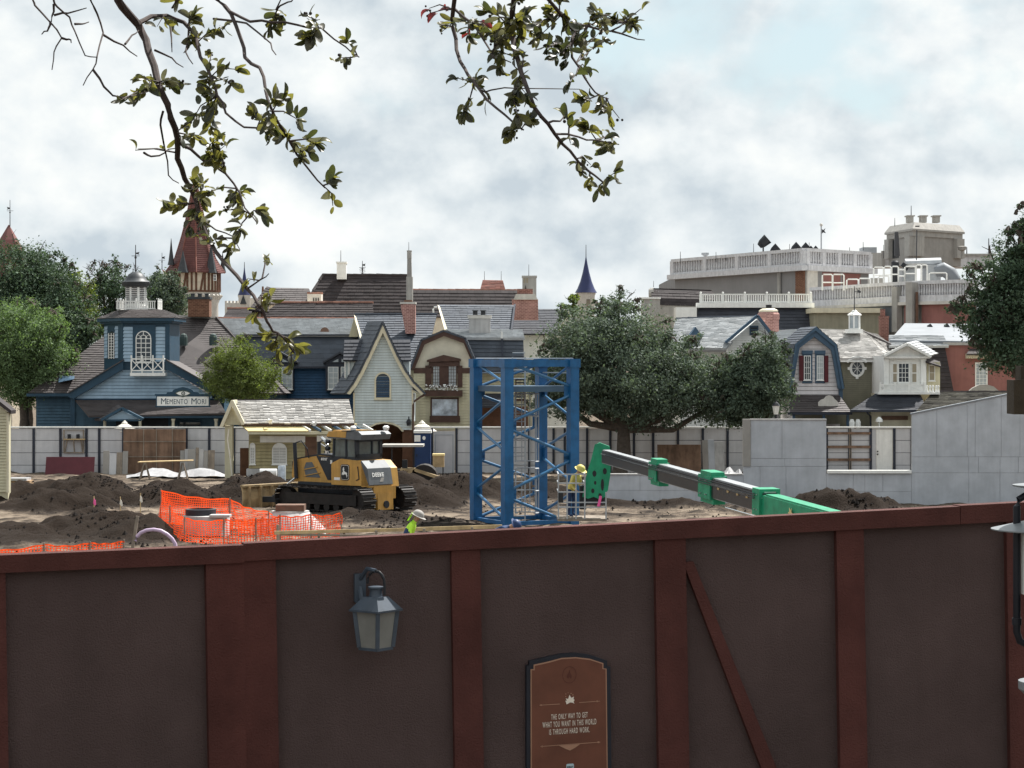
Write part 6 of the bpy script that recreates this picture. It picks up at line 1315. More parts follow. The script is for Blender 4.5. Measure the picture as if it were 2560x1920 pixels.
db(extr([(.50, 2.70), (2.15, 2.74), (2.25, 2.80), (2.10, 2.98), (.60, 3.02), (.42, 2.90)], -.80, .80), 'cab_roof', 'dozer_grey')
db(extr([(1.25, 2.775), (2.26, 2.80), (2.12, 3.00), (1.20, 3.03)], .62, .815), 'roof_panel', 'dozer_yellow'); db(extr([(1.25, 2.775), (2.26, 2.80), (2.12, 3.00), (1.20, 3.03)], -.815, -.62), 'roof_panel', 'dozer_yellow'); db(MB().box((1.3, -.6, 3.0), (2.1, .6, 3.04)), 'roof_lid', 'dozer_yellow')
db(MB().box((.95, .30, 3.01), (1.45, .818, 3.05)), 'roof_hatch', 'black_metal')
for x, y in ((1.1, .55), (.45, -.55)): db(MB().lathe((x, y, 3.02), [(.04, 0), (.10, .04), (.13, .14), (.06, .20)], 12), 'gps_dome', 'white_plastic')
for x, y, z in ((2.22, .66, 2.6), (2.22, -.66, 2.6), (2.2, .7, 2.35)): db(MB().tube([(x, y, z), (x + .14, y, z)], [.07, .10], 10), 'work_light', 'black_metal')
db(MB().tube([(2.85, .18, 2.05), (2.85, .18, 2.45), (2.95, .18, 2.62), (3.12, .18, 2.72)], [.07, .065, .06, .055], 10), 'exhaust_pipe', 'chrome', smooth=True)
db(MB().tube([(2.45, .45, 2.08), (2.6, .5, 2.4), (2.85, .5, 2.5)], .018, 5), 'grab_rail', 'steel'); db(MB().tube([(3.3, -.3, 2.0), (3.3, -.3, 2.2)], .12, 10), 'pre_cleaner', 'black_metal')
for s_ in (1, -1):
    db(MB().tube([(4.05, .62 * s_, 1.15), (4.10, .66 * s_, 2.52)], [.075, .075], 10), 'lift_cylinder', 'dozer_black'); db(MB().tube([(4.05, .62 * s_, 1.2), (5.2, .75 * s_, .45)], .045, 8), 'cylinder_rod', 'chrome')
    db(MB().tube([(4.1, .66 * s_, 2.5), (3.8, .6 * s_, 2.6), (3.5, .58 * s_, 2.3), (3.45, .55 * s_, 1.95)], .025, 5), 'hydraulic_hose', 'black_metal')
    db(MB().bar((1.2, .72 * s_, .45), (5.75, .80 * s_, .30), .14, .22), 'push_arm', 'dozer_black')
bl = MB(); BXO, BZO = .85, -.22
cs = [(5.05, .05), (4.98, .25), (4.93, .55), (4.95, .85), (5.02, 1.08)]
db_ = db
def db(mb, *k, **kw): mb.v = [(p[0] + BXO, p[1], p[2] + BZO) for p in mb.v]; return db_(mb, *k, **kw)
for i in range(4):
    (a, za), (c, zc) = cs[i], cs[i + 1]; bl.add([(a, -1.75, za), (a, 1.75, za), (c, 1.75, zc), (c, -1.75, zc), (a + .06, -1.75, za), (a + .06, 1.75, za), (c + .06, 1.75, zc), (c + .06, -1.75, zc)], [(0, 1, 2, 3), (4, 5, 6, 7), (0, 3, 7, 4), (1, 2, 6, 5)])
bo = db(bl, 'blade', 'blade_dirt'); db(MB().box((4.86, -1.75, 1.02), (5.1, 1.75, 1.10)), 'blade_top', 'blade_dirt', bo); db(MB().box((4.98, -1.78, -.02), (5.14, 1.78, .14)), 'cutting_edge', 'steel', bo)
for y in (-1.5, -.9, -.3, .3, .9, 1.5): db(MB().box((4.80, y - .03, .15), (4.96, y + .03, 1.02)), 'blade_rib', 'blade_dirt', bo)
db = db_
# ------------------------------------------------------------------ small roller behind the bulldozer
RO = Vector((xpx(1020, 103), 103.0, 0)); ro = thing('soil_roller', 'small beige roller with flat canopy half hidden behind the spoil heap', 'roller', RO); rk = 103 / F
def rb(x0, y0, x1, y1, d, dep, name, mat): return MB().pbox(x0, y0, x1, y1, 103 + d, dep).build(name, mat, ro)
rb(955, 1112, 1058, 1117.5, -.2, 1.6, 'canopy', 'stone_beige'); rb(978, 1117, 981, 1180, 0, .07, 'canopy_post', 'black_metal'); rb(1034, 1117, 1037, 1180, 0, .07, 'canopy_post', 'black_metal'); rb(978, 1117, 981, 1180, 1.1, .07, 'canopy_post', 'black_metal'); rb(1034, 1117, 1037, 1180, 1.1, .07, 'canopy_post', 'black_metal')
rb(1000, 1172, 1042, 1194, -.1, 1.2, 'hood', 'blade_dirt'); rb(965, 1175, 1000, 1205, 0, 1.1, 'operator_platform', 'dozer_black'); rb(1005, 1150, 1018, 1174, .4, .4, 'seat', 'black_metal')
MB().tube([P(1060, 1196, 103) + Vector((0, -.1, 0)), P(1060, 1196, 103) + Vector((0, 1.3, 0))], .62, 20).build('drum', 'track_steel', ro); MB().tube([P(975, 1205, 103) + Vector((0, 0, 0)), P(975, 1205, 103) + Vector((0, 1.2, 0))], .45, 18).build('wheel', 'black_metal', ro); MB().bar(P(1030, 1172, 103), P(1115, 1200, 102.6), .14).build('drum_frame', 'blade_dirt', ro)
t = thing('light_plant', 'yellow generator box on legs before the white gate', 'generator', gpt(1096, 108)); MB().pbox(1082, 1140, 1110, 1168, 108, .6).build('housing', 'blade_dirt', t); MB().pbox(1081, 1135, 1111, 1140, 107.95, .7).build('lid', 'ochre_board', t)
for x in (1084, 1106): MB().pbox(x, 1168, x + 3, 1197, 108.1, .1).build('leg', 'black_metal', t)
# ------------------------------------------------------------------ blue steel tower
T4 = {'L': Vector((xpx(1190, 80), 80.0, 0)), 'F': Vector((xpx(1268, 80) - .0, 77.7, 0)), 'B': Vector((xpx(1353, 80), 81.1, 0)), 'R': Vector((xpx(1432, 80), 78.8, 0))}
T4['F'].x = xpx(1268, 77.7); T4['R'].x = xpx(1432, 78.8); T4['B'].x = xpx(1353, 81.1)
tw = thing('steel_tower', 'square blue steel tower frame with zigzag pipe braces and caged ladder', 'tower', (xpx(1310, 79.4), 79.4, -.1))
ZT, ZB = 5.72, -.1
ang = math.atan2(T4['F'].y - T4['L'].y, T4['F'].x - T4['L'].x)
def vz(v): return zpx(v / 3.456 + 860, 79.4)
def sqp(c, r, z0, z1, mb): return mb.lathe((c.x, c.y, 0), [(r * 1.414, z0), (r * 1.414, z1)], 4, ang + math.pi / 4)
for k_, c in T4.items():
    sqp(c, .165, ZB, ZT, MB()).build('column', 'tower_blue', tw); sqp(c, .20, ZT - .28, ZT + .02, MB()).build('column_head', 'tower_blue', tw); sqp(c, .28, ZB - .1, ZB + .06, MB()).build('base_plate', 'tower_blue', tw)
for a, c in (('L', 'F'), ('F', 'R'), ('R', 'B'), ('B', 'L')):
    MB().bar(T4[a] + Vector((0, 0, ZT - .13)), T4[c] + Vector((0, 0, ZT - .13)), .2, .24).build('top_beam', 'tower_blue', tw); MB().bar(T4[a] + Vector((0, 0, .12)), T4[c] + Vector((0, 0, .12)), .12, .14).build('base_beam', 'tower_blue', tw)
BR = {('L', 'F'): [(165, 350), (690, 455), (715, 925), (1260, 1025), (1285, 1500)], ('L', 'B'): [(380, 165), (430, 650), (960, 700), (995, 1210), (1515, 1290)],
      ('F', 'R'): [(160, 370), (675, 430), (715, 960), (1250, 990), (1300, 1540)], ('B', 'R'): [(390, 165), (430, 640), (930, 735), (990, 1190), (1480, 1280)]}
for (a, c), zs in BR.items():
    for v0, v1 in zs:
        for k_, v_, w_ in ((a, v0, c), (c, v1, a)): e_ = T4[k_] + Vector((0, 0, vz(v_))); d_ = (T4[w_] - T4[k_]).normalized(); MB().bar(e_ + d_ * .14, e_ + d_ * .34, .03, .24).build('gusset', 'tower_blue', tw)
        MB().tube([T4[a] + Vector((0, 0, vz(v0))), T4[c] + Vector((0, 0, vz(v1)))], .052, 10).build('brace', 'brace_blue', tw, smooth=True)
zp = vz(385); MB().prism([T4['L'] + Vector((0, 0, zp - .10)), T4['F'] + Vector((0, 0, zp - .10)), T4['R'] + Vector((0, 0, zp - .10)), T4['B'] + Vector((0, 0, zp - .10))], (0, 0, .20)).build('platform', 'slate_trim', tw)
for a, c in (('L', 'B'), ('B', 'R')):
    for h_ in (.55, 1.05): MB().tube([T4[a] + Vector((0, 0, zp + h_)), T4[c] + Vector((0, 0, zp + h_))], .025, 6).build('guard_rail', 'galv', tw)
lc0 = Vector((xpx(1297, 79.6), 79.6, 0)); lu = Vector((1, .1, 0))
for s_ in (-.22, .22): MB().bar(lc0 + lu * s_ + Vector((0, 0, 0)), lc0 + lu * s_ + Vector((0, 0, zp + 1.1)), .05).build('ladder_stile', 'galv', tw)
for i in range(20): MB().tube([lc0 - lu * .22 + Vector((0, 0, .25 + i * .3)), lc0 + lu * .22 + Vector((0, 0, .25 + i * .3))], .02, 6).build('ladder_rung', 'steel', tw)
for z0, z1 in ((2.15, vz(430)), (.35, vz(1080))):
    cg = MB(); cc = lc0 + Vector((.28, .30, 0)); nh = max(2, int((z1 - z0) / .75))
    for i in range(nh + 1):
        z = z0 + (z1 - z0) * i / nh; cg.tube([cc + Vector((.42 * math.cos(a), .40 * math.sin(a), z)) for a in [k * math.pi / 8 - .9 for k in range(13)]], .022, 4)
    for k in range(7): a = -.8 + k * .7; cg.bar(cc + Vector((.42 * math.cos(a), .40 * math.sin(a), z0)), cc + Vector((.42 * math.cos(a), .40 * math.sin(a), z1)), .035, .012)
    cg.build('ladder_cage', 'galv', tw)
# ------------------------------------------------------------------ green telescopic boom lift
A0, A1 = P(1496, 1136, 75), P(2086, 1302, 57); ax = (A1 - A0).normalized()
bm_ = thing('boom_lift', 'green telescopic boom lift with black sections reaching to the blue tower', 'boom lift', (xpx(2260, 53), 53, 0))
def at_px(px):
    lo, hi = 0.0, 1.6
    for _ in range(40):
        m = (lo + hi) / 2; q = A0 + (A1 - A0) * m
        if q.x / q.y * F + CX < px: lo = m
        else: hi = m
    return A0 + (A1 - A0) * lo
up_ = Vector((0, 0, 1)); up_ = (up_ - ax * up_.dot(ax)).normalized(); sd_ = ax.cross(up_); SG = 1 if sd_.y > 0 else -1
def beam(x0, x1, h, w, mat, name, o=0.0): return MB().bar(at_px(x0) + up_ * o, at_px(x1) + up_ * o, w, h).build(name, mat, bm_)
for x0, x1, h, w, nm in ((1515, 1665, .38, .30, 'inner_boom'), (1650, 1800, .46, .36, 'middle_boom'), (1790, 1925, .52, .42, 'outer_boom')):
    beam(x0, x1, h, w, 'boom_black', nm); beam(x0, x1, .03, w * .8, 'steel', 'wear_strip', h / 2 + .017); beam(x0, x1, .03, w * .8, 'steel', 'wear_strip', -h / 2 - .017)
    for o in (.12,): MB().bar(at_px(x0) + up_ * o * h * 2 - sd_ * (w / 2 + .02) * (1 if sd_.y > 0 else -1), at_px(x1) + up_ * o * h * 2 - sd_ * (w / 2 + .02) * (1 if sd_.y > 0 else -1), .022).build('hydraulic_line', 'steel', bm_)
for x0, x1, h, w in ((1638, 1657, .56, .44), (1766, 1796, .66, .52)):
    beam(x0, x1, h, w, 'lift_green', 'boom_collar'); beam(x0 + 2, x1 - 2, .12, w * .8, 'lift_green', 'collar_lug', h / 2 + .05); beam(x0 + 1, x1 + 3, .14, w * .7, 'lift_green', 'collar_lug', -h / 2 - .06)
for i in range(4): q = at_px(1812 + i * 24) + up_ * .05 - sd_ * .22 * (1 if sd_.y > 0 else -1); MB().bar(q, q + ax * .12, .03, .08).build('hose_clip', 'lumber', bm_)
beam(1908, 2110, .52, .44, 'lift_green', 'base_boom', -.06); beam(1906, 1924, .72, .60, 'lift_green', 'boom_collar'); beam(1930, 2090, .05, .36, 'lift_green', 'boom_rib', .22)
for o in (.10, .16, .22): MB().tube([at_px(1530) + up_ * o - sd_ * .22 * SG, at_px(1600) + up_ * (o - .02) - sd_ * .25 * SG, at_px(1690) + up_ * o - sd_ * .29 * SG, at_px(1840) + up_ * (o + .02) - sd_ * .33 * SG, at_px(1915) + up_ * o - sd_ * .35 * SG], .016, 5).build('hose', 'black_metal', bm_)
for x in (1645, 1650, 1774, 1788, 1912, 1918):
    for o in (-.2, .2): q = at_px(x) + up_ * o - sd_ * .26 * SG; MB().tube([q - sd_ * .06 * SG, q + sd_ * .02 * SG], .022, 6).build('bolt', 'steel', bm_)
MB().bar(at_px(1790) - up_ * .52, at_px(1935) - up_ * .50, .07).build('luffing_rod', 'chrome', bm_)
q = at_px(2000) - sd_ * .265 * (1 if sd_.y > 0 else -1) - up_ * .05; sr = []
for k in range(12): r_ = .16 if k % 2 == 0 else .07; a = k * math.pi / 6; sr.append(q + ax * r_ * math.cos(a) + up_ * r_ * math.sin(a))
MB().prism(sr, sd_ * (-.01 if sd_.y > 0 else .01)).build('sun_emblem', 'ochre_board', bm_)
# jib head plates
hp = [(1487, 1111), (1500, 1107), (1524, 1116), (1527, 1150), (1526, 1187), (1520, 1225), (1512, 1243), (1499, 1249), (1485, 1242), (1470, 1247), (1456, 1242), (1463, 1200), (1471, 1170), (1478, 1149)]
for d in (-.24, .22): MB().ppoly(hp, 75 + d, .04).build('head_plate', 'lift_green', bm_)
MB().ppoly([(1490, 1112), (1500, 1107), (1524, 1116), (1526, 1128), (1492, 1124)], 74.8, .4).build('head_cap', 'lift_green', bm_)
for x, y, rx, ry in ((1486, 1184, 5, 8), (1512, 1178, 5, 8), (1482, 1227, 4, 6), (1488, 1207, 3, 5), (1506, 1212, 4, 15), (1500, 1238, 4, 5)):
    MB().ppoly([(x + rx * math.cos(k * math.pi / 7), y + ry * math.sin(k * math.pi / 7)) for k in range(14)], 74.75, .008).build('lightening_hole', 'black_metal', bm_)
MB().pbox(1462, 1232, 1516, 1262, 74.85, .35).build('slew_head', 'black_metal', bm_); MB().tube([P(1502, 1240, 74.6), P(1496, 1266, 74.6)], .05, 6).build('hose', 'pink_ribbon', bm_)
bk_ = MB(); Y0, Y1 = 74.6, 76.3
for y in (1186, 1208, 1230):
    for Yq in (Y0, Y1): bk_.bar(P(1396, y, Yq), P(1462, y, Yq), .04)
    for x in (1396, 1462): bk_.bar(P(x, y, Y0), Vector((P(x, y, Y0).x, Y1, P(x, y, Y0).z)), .04)
for x in (1396, 1418, 1440, 1462, 1515):
    for Yq in (Y0, Y1): bk_.bar(P(x, 1186 if x < 1500 else 1230, Yq), P(x, 1298, Yq), .045)
bk_.bar(P(1396, 1256, Y0), P(1515, 1256, Y0), .04); bk_.bar(P(1396, 1268, Y0), P(1515, 1268, Y0), .04)
bk_.build('basket_rails', 'galv', bm_); MB().pbox(1394, 1297, 1517, 1303, Y0, Y1 - Y0).build('basket_floor', 'lumber_grey', bm_); MB().pbox(1396, 1232, 1408, 1256, Y0 - .1, .1).build('control_box', 'black_metal', bm_); MB().pbox(1450, 1215, 1466, 1274, Y0 + .3, .8).build('basket_mount', 'black_metal', bm_)
# carrier, standing below the top of the near wall
cx0, cx1, cY = xpx(2150, 53), xpx(2560, 53), 53.0
MB().box((cx0, cY - 1.1, .55), (cx1, cY + 1.1, 1.15)).build('carrier_deck', 'lift_green', bm_); MB().box((cx1 - 1.4, cY - 1.05, 1.15), (cx1 - .1, cY + 1.05, 1.75)).build('counterweight', 'dozer_black', bm_); MB().box((cx0 + .6, cY - 1.0, 1.15), (cx0 + 1.7, cY - .2, 1.7)).build('engine_cover', 'lift_green', bm_)
pv = at_px(2120); MB().prism([(pv.x - .2, pv.y + .3, 1.15), (pv.x + 1.5, cY - .2, 1.15), (pv.x + 1.3, cY - .2, 1.6), (pv.x + .2, pv.y + .3, pv.z + .1)], (0, -.5, 0)).build('turret_post', 'lift_green', bm_)
MB().bar(pv, (pv.x + .8, cY, 1.4), .5, .5).build('boom_foot', 'lift_green', bm_)
for x in (cx0 + .5, cx1 - .6):
    for s_ in (-1, 1): w_ = MB().tube([(x, cY + s_ * 1.0 - .2, .5), (x, cY + s_ * 1.0 + .2, .5)], .5, 20).build('wheel', 'black_metal', bm_); MB().tube([(x, cY + s_ * 1.0 - .22, .5), (x, cY + s_ * 1.0 + .22, .5)], .24, 14).build('rim', 'lift_green', w_)
# ------------------------------------------------------------------ orange safety netting
def net(name, label, posts, cw=.088, ch=.072, sw=.014, seed=1):
    """posts: (px, pixel row of top edge, Y, height); netting of crossing strands hung between stakes"""
    r = random.Random(seed); P0 = posts[len(posts) // 2]; q = P(P0[0], P0[1], P0[2]); t = thing(name, label, 'netting', (q.x, q.y, 0))
    for px, y, Y, h in posts: q = P(px, y, Y); MB().bar((q.x, q.y, gz(q.x, q.y) - .2), q + Vector((0, 0, .06)), .04).build('stake', 'lumber_grey', t)
    mb = MB()
    for si in range(len(posts) - 1):
        a, c = posts[si], posts[si + 1]; A, C = P(a[0], a[1], a[2]), P(c[0], c[1], c[2]); L = (C - A).length; n = max(3, int(L / cw)); m = max(4, int((a[3] + c[3]) / 2 / ch)); side = Vector((-(C - A).y, (C - A).x, 0)).normalized(); grid = []
        for i in range(n + 1):
            u = i / n; top_ = A.lerp(C, u); h = a[3] + (c[3] - a[3]) * u; sag = .10 * math.sin(math.pi * u) * min(1, L / 2)
            col = []
            for j in range(m + 1):
                v = j / m; p = top_ + Vector((0, 0, -sag * (1 - .4 * v) - h * v)); wv = .05 * math.sin(u * 9 + seed + v * 3) * v + .03 * math.sin(u * 23 + v * 5) + .02 * math.sin(v * 6)
                col.append(p + side * wv + Vector((0, 0, .015 * math.sin(u * 17 + j))))
            grid.append(col)
        ud = (C - A).normalized() * sw; zd = Vector((0, 0, sw * .8))
        for i in range(n + 1):
            for j in range(m): p, q = grid[i][j], grid[i][j + 1]; mb.add([p - ud, p + ud, q + ud, q - ud], [(0, 1, 2, 3)])
        for j in range(m + 1):
            k_ = 2.0 if j in (0, m) else 1
            for i in range(n): p, q = grid[i][j], grid[i + 1][j]; mb.add([p - zd * k_, q - zd * k_, q + zd * k_, p + zd * k_], [(0, 1, 2, 3)])
    mb.build('net', 'orange_net', t, fix=False)
net('safety_net', 'orange safety netting staked round the concrete manholes', [(853, 1283, 72.5, .72), (777, 1287, 71.6, .75), (700, 1290, 71, .8), (672, 1280, 73.2, .9), (575, 1248, 76, 1.0), (402, 1226, 78, 1.05), (425, 1268, 73, 1.0), (462, 1296, 70.5, .9), (560, 1300, 69.8, .9), (640, 1299, 70, .9), (700, 1291, 70.9, .85)], seed=2)
net('safety_net', 'low strip of orange netting along the soil bank beside the lavender pipe', [(-60, 1372, 64.5, .6), (110, 1362, 65, .6), (225, 1358, 65.5, .6), (310, 1353, 66, .6)], seed=5)
# manholes
c = Vector((xpx(516, 74), 74, 0)); t = thing('manhole', 'wide concrete manhole cylinder with dark neck ring inside orange netting', 'manhole', c)
MB().lathe(c, [(.76, -.3), (.76, .62), (.74, .66), (.50, .67)], 32).build('shaft', 'concrete', t, smooth=True); MB().lathe(c + Vector((-.18, 0, 0)), [(.50, .66), (.50, .86), (.40, .87), (.40, .7)], 28).build('neck_ring', 'dozer_black', t, smooth=True); MB().box((c.x + .2, c.y - .8, .64), (c.x + .85, c.y - .25, .72)).build('lip', 'concrete', t)
c = Vector((xpx(726, 75), 75, 0)); t = thing('manhole', 'concrete cone manhole with brown timber lid beside the bulldozer', 'manhole', c)
MB().lathe(c, [(1.25, -.3), (1.15, .15), (.70, .62), (.62, .70), (.62, .74)], 32).build('cone', 'concrete', t, smooth=True); MB().box((c.x - .45, c.y - .4, .74), (c.x + .48, c.y + .4, .95)).build('lid', 'rust', t)
# stakes and flags
for x, y0, y1, mt, lab in ((235, 1240, 1272, 'pink_ribbon', 'survey stake with pink ribbon on the black soil'), (301, 1242, 1275, 'canvas', 'survey stake with pale rag at the foot of the black heap'), (351, 1233, 1270, 'canvas', 'survey stake with pale rag between two black heaps')):
    q0, q1 = P(x, y1 + 6, 82), P(x, y0, 82); t = thing('survey_stake', lab, 'stake', (q0.x, q0.y, gz(q0.x, q0.y))); MB().bar((q0.x, q0.y, gz(q0.x, q0.y) - .1), q1, .03).build('stick', 'lumber', t)
    MB().ppoly([(x, y0 + 6), (x + 4, y0 + 12), (x + 5, y0 + 22), (x + 2, y0 + 24), (x - 2, y0 + 18)], 81.96, .02).build('ribbon', mt, t)
# guard rail of planks, grey stake, lavender pipe
GYR = 62; t = thing('plank_rail', 'low guard rail of raw timber planks on posts before the bulldozer', 'rail', gpt(940, GYR))
MB().bar(P(686, 1332, GYR), P(1010, 1324, GYR + .5), .05, .09).build('plank', 'lumber', t); MB().bar(P(1005, 1324, GYR + .45), P(1255, 1316, GYR + 1.0), .05, .10).build('plank', 'lumber', t); MB().bar(P(700, 1336, GYR + .1), P(960, 1340, GYR + .2), .04, .06).build('plank', 'lumber_grey', t)
for x, y in ((694, 1312), (797, 1328), (860, 1328), (940, 1326), (1060, 1322), (1180, 1318)): q = P(x, y, GYR + .3); MB().bar((q.x, q.y + .05, -.2), q + Vector((0, .05, 0)), .07).build('post', 'lumber_grey', t)
q = P(344, 1290, 66); o = MB().bar((xpx(324, 66), 66, gz(xpx(324, 66), 66) - .3), q, .09, .05).build('leaning_post', 'lumber_grey', None, base=(xpx(324, 66), 66, 0)); props(o, 'weathered grey post leaning beside the lavender pipe', 'post')
o = MB().tube([P(x, y, 66) for x, y in ((338, 1352), (342, 1342), (352, 1332), (366, 1326), (384, 1324), (402, 1327), (418, 1336), (430, 1347), (438, 1360), (443, 1400), (445, 1440))], .055, 10).build('pipe_bend', 'pipe_lavender', None, base=P(445, 1440, 66), smooth=True); props(o, 'lavender plastic pipe arching out of the soil bank', 'pipe')
# ------------------------------------------------------------------ workers
def person(label, loc, yaw, mats, bend=0.0, arms=((.18, .25, -.35), (.20, .30, -.30)), hat='white_plastic', hat_brim=.0):
    t = thing('person', label, 'person', loc); L = Vector(loc); c, s_ = math.cos(yaw), math.sin(yaw)
    def T(x, y, z):   # x forward, y left, z up; the trunk leans forward by bend above the hips
        if z > .93: d = z - .93; x, z = x * math.cos(bend) + d * math.sin(bend), .93 + d * math.cos(bend) - x * math.sin(bend)
        return (x * c - y * s_, x * s_ + y * c, z)
    V, E, Rr = [], [], []
    def chain(pts, start=None):
        prev = start
        for x, y, z, r in pts:
            V.append(T(x, y, z)); Rr.append(r)
            if prev is not None: E.append((prev, len(V) - 1))
            prev = len(V) - 1
        return prev
    pel = chain([(0, 0, .93, .15)]); chest = chain([(0, 0, 1.08, .14), (.01, 0, 1.26, .155), (0, 0, 1.40, .13)], pel); neck = chain([(.01, 0, 1.49, .062), (.03, 0, 1.56, .07), (.035, 0, 1.64, .098), (.03, 0, 1.72, .085)], chest)
    for k, (fx, out, dz_) in enumerate(arms):
        y = .19 if k == 0 else -.19; sg = 1 if k == 0 else -1
        w = chain([(0, y, 1.40, .070), (fx * .4, y + sg * .06, 1.40 + dz_ * .5 - .06, .052), (fx * .4 + .02, y + sg * .06, 1.36 + dz_ * .55 - .06, .048), (fx + .1, y + sg * .02, 1.20 + dz_, .034)], chest)
        pm = chain([(fx + .17, y + sg * .01, 1.17 + dz_, .030)], w)
        for f in range(4): chain([(fx + .21 + .02 * (1 - abs(f - 1.5) / 1.5), y + (f - 1.5) * .022, 1.15 + dz_, .010), (fx + .24 + .02 * (1 - abs(f - 1.5) / 1.5), y + (f - 1.5) * .022, 1.12 + dz_, .009)], pm)
        chain([(fx + .18, y - sg * .05, 1.17 + dz_, .011), (fx + .205, y - sg * .06, 1.155 + dz_, .010)], w)
    for sg in (1, -1): chain([(0, sg * .10, .86, .095), (.02, sg * .11, .50, .062), (0, sg * .11, .28, .055), (-.02, sg * .11, .09, .042), (.06, sg * .12, .045, .045), (.17, sg * .13, .035, .038)], pel)
    me = bpy.data.meshes.new('body'); me.from_pydata(V, E, []); o = bpy.data.objects.new('body', me); COL.objects.link(o)
    o.modifiers.new('s', 'SKIN'); sv = me.skin_vertices[0].data
    for i, r in enumerate(Rr): sv[i].radius = (r, r)
    sv[0].use_root = True; o.modifiers.new('u', 'SUBSURF').levels = 1; o.modifiers['u'].render_levels = 1
    bpy.context.view_layer.update(); m2 = bpy.data.meshes.new_from_object(o.evaluated_get(bpy.context.evaluated_depsgraph_get())); bpy.data.objects.remove(o); bpy.data.meshes.remove(me); m2.name = 'body'
    m2.materials.clear()
    for mm_ in mats: m2.materials.append(MATS[mm_])
    m2.polygons.foreach_set('use_smooth', [True] * len(m2.polygons))
    hc = Vector(T(.035, 0, 1.64))
    for p in m2.polygons:
        z = p.center.z; sh = Vector(T(0, 0, 1.33))
        dn = (p.center - Vector(T(0, 0, .93))).dot((Vector(T(0, 0, 1.9)) - Vector(T(0, 0, .93))).normalized()) + .93
        arm_tip = min((p.center - Vector(v)).length for v, r in zip(V, Rr) if r < .032) < .06
        p.material_index = 3 if (dn > 1.52 or arm_tip) else (0 if dn > 1.22 else (1 if dn > .93 else 2))
    bo = link('body', m2, None, t)
    hd = Vector(T(.035, 0, 1.665)); fw = (Vector(T(.2, 0, 1.665)) - hd).normalized(); upv = (Vector(T(.035, 0, 1.9)) - hd).normalized(); lf = upv.cross(fw)
    def HP(x, y, z): return L + hd + fw * x + lf * y + upv * z
    h = MB(); prof_ = [(.150, .015), (.142, .05), (.125, .10), (.09, .14), (.04, .16), (.005, .165)]; n = 16
    vs_ = [HP(r * 1.12 * math.cos(2 * math.pi * k / n), r * math.sin(2 * math.pi * k / n), z + .01) for r, z in prof_ for k in range(n)]
    h.add(vs_, [(i * n + k, i * n + (k + 1) % n, (i + 1) * n + (k + 1) % n, (i + 1) * n + k) for i in range(len(prof_) - 1) for k in range(n)]); h.build('hard_hat', hat, t, smooth=True)
    br = MB(); rr0, rr1 = .15, .205 + hat_brim
    a_ = [HP(rr0 * 1.1 * math.cos(2 * math.pi * k / n), rr0 * math.sin(2 * math.pi * k / n), .03) for k in range(n)] + [HP(rr1 * 1.12 * math.cos(2 * math.pi * k / n) + .02, rr1 * math.sin(2 * math.pi * k / n), .012) for k in range(n)]
    br.add(a_, [(k, (k + 1) % n, n + (k + 1) % n, n + k) for k in range(n)]); br.build('hat_brim', hat, t)
    fc = MB()
    for sg in (1, -1): fc.ball(HP(.098, sg * .034, -.005), .013, 8, 5)
    fc.build('eyes', 'black_metal', t); MB().prism([HP(.095, -.012, -.01), HP(.095, .012, -.01), HP(.125, 0, -.045)], upv * -.012).build('nose', 'skin', t); MB().bar(HP(.098, -.024, -.075), HP(.098, .024, -.075), .010).build('mouth', 'red_shutter', t)
    for sg in (1, -1): MB().ball(HP(.0, sg * .098, -.02), .028, 8, 5).build('ear', 'skin', t)
    return t, HP
t, HP = person('worker in white brimmed hard hat and lime shoulders bending by the plank rail', (xpx(1012, 60.5), 60.5, -.02), R(-8), ['hi_vis', 'denim', 'denim', 'skin'], .45, hat='stone_grey', hat_brim=-.01)
MB().prism([HP(-.16, -.13, .02), HP(-.16, .13, .02), HP(-.19, .16, -.22), HP(-.19, -.16, -.22)], Vector((0, 0, .015))).build('neck_shade', 'hi_vis', t)
person('worker in yellow hard hat and safety vest standing in the boom lift basket', (xpx(1428, 75.9), 75.9, zpx(1297, 74.6)), R(-40), ['hi_vis_yellow', 'hi_vis_yellow', 'denim', 'skin'], .5, hat='hi_vis_yellow')
person('worker in dark blue hard hat standing at the foot of the blue tower', (xpx(1229, 62), 62, 0), R(-20), ['denim', 'denim', 'denim', 'skin'], 1.12, hat='toilet_blue')
# ------------------------------------------------------------------ trees
def leaf_mesh(C, S, seed, mat, name, parent, asp=.55, outward=None):
    g = np.random.default_rng(seed); n = len(C); N = g.normal(size=(n, 3))
    if outward is not None: N = N * .8 + outward * .9
    N[:, 2] += .35; N /= np.linalg.norm(N, axis=1)[:, None]
    A = np.cross(N, g.normal(size=(n, 3))); A /= np.linalg.norm(A, axis=1)[:, None]; B = np.cross(N, A); S = S[:, None]
    tip = C + A * S * .5; tail = C - A * S * .5; l = C + B * S * asp * .5 - N * S * .10; r = C - B * S * asp * .5 - N * S * .10
    V = np.stack([tail, l, tip, r], 1).reshape(-1, 3) - np.array(BASE[parent.name]); i = np.arange(n) * 4
    Fc = np.stack([i, i + 1, i + 2, i + 3], 1)
    me = bpy.data.meshes.new(name); me.vertices.add(4 * n); me.vertices.foreach_set('co', V.reshape(-1).astype(np.float32)); me.loops.add(4 * n); me.loops.foreach_set('vertex_index', Fc.reshape(-1).astype(np.int32))
    me.polygons.add(n); me.polygons.foreach_set('loop_start', (i).astype(np.int32)); me.update(calc_edges=True); me.validate()
    return link(name, me, mat, parent)
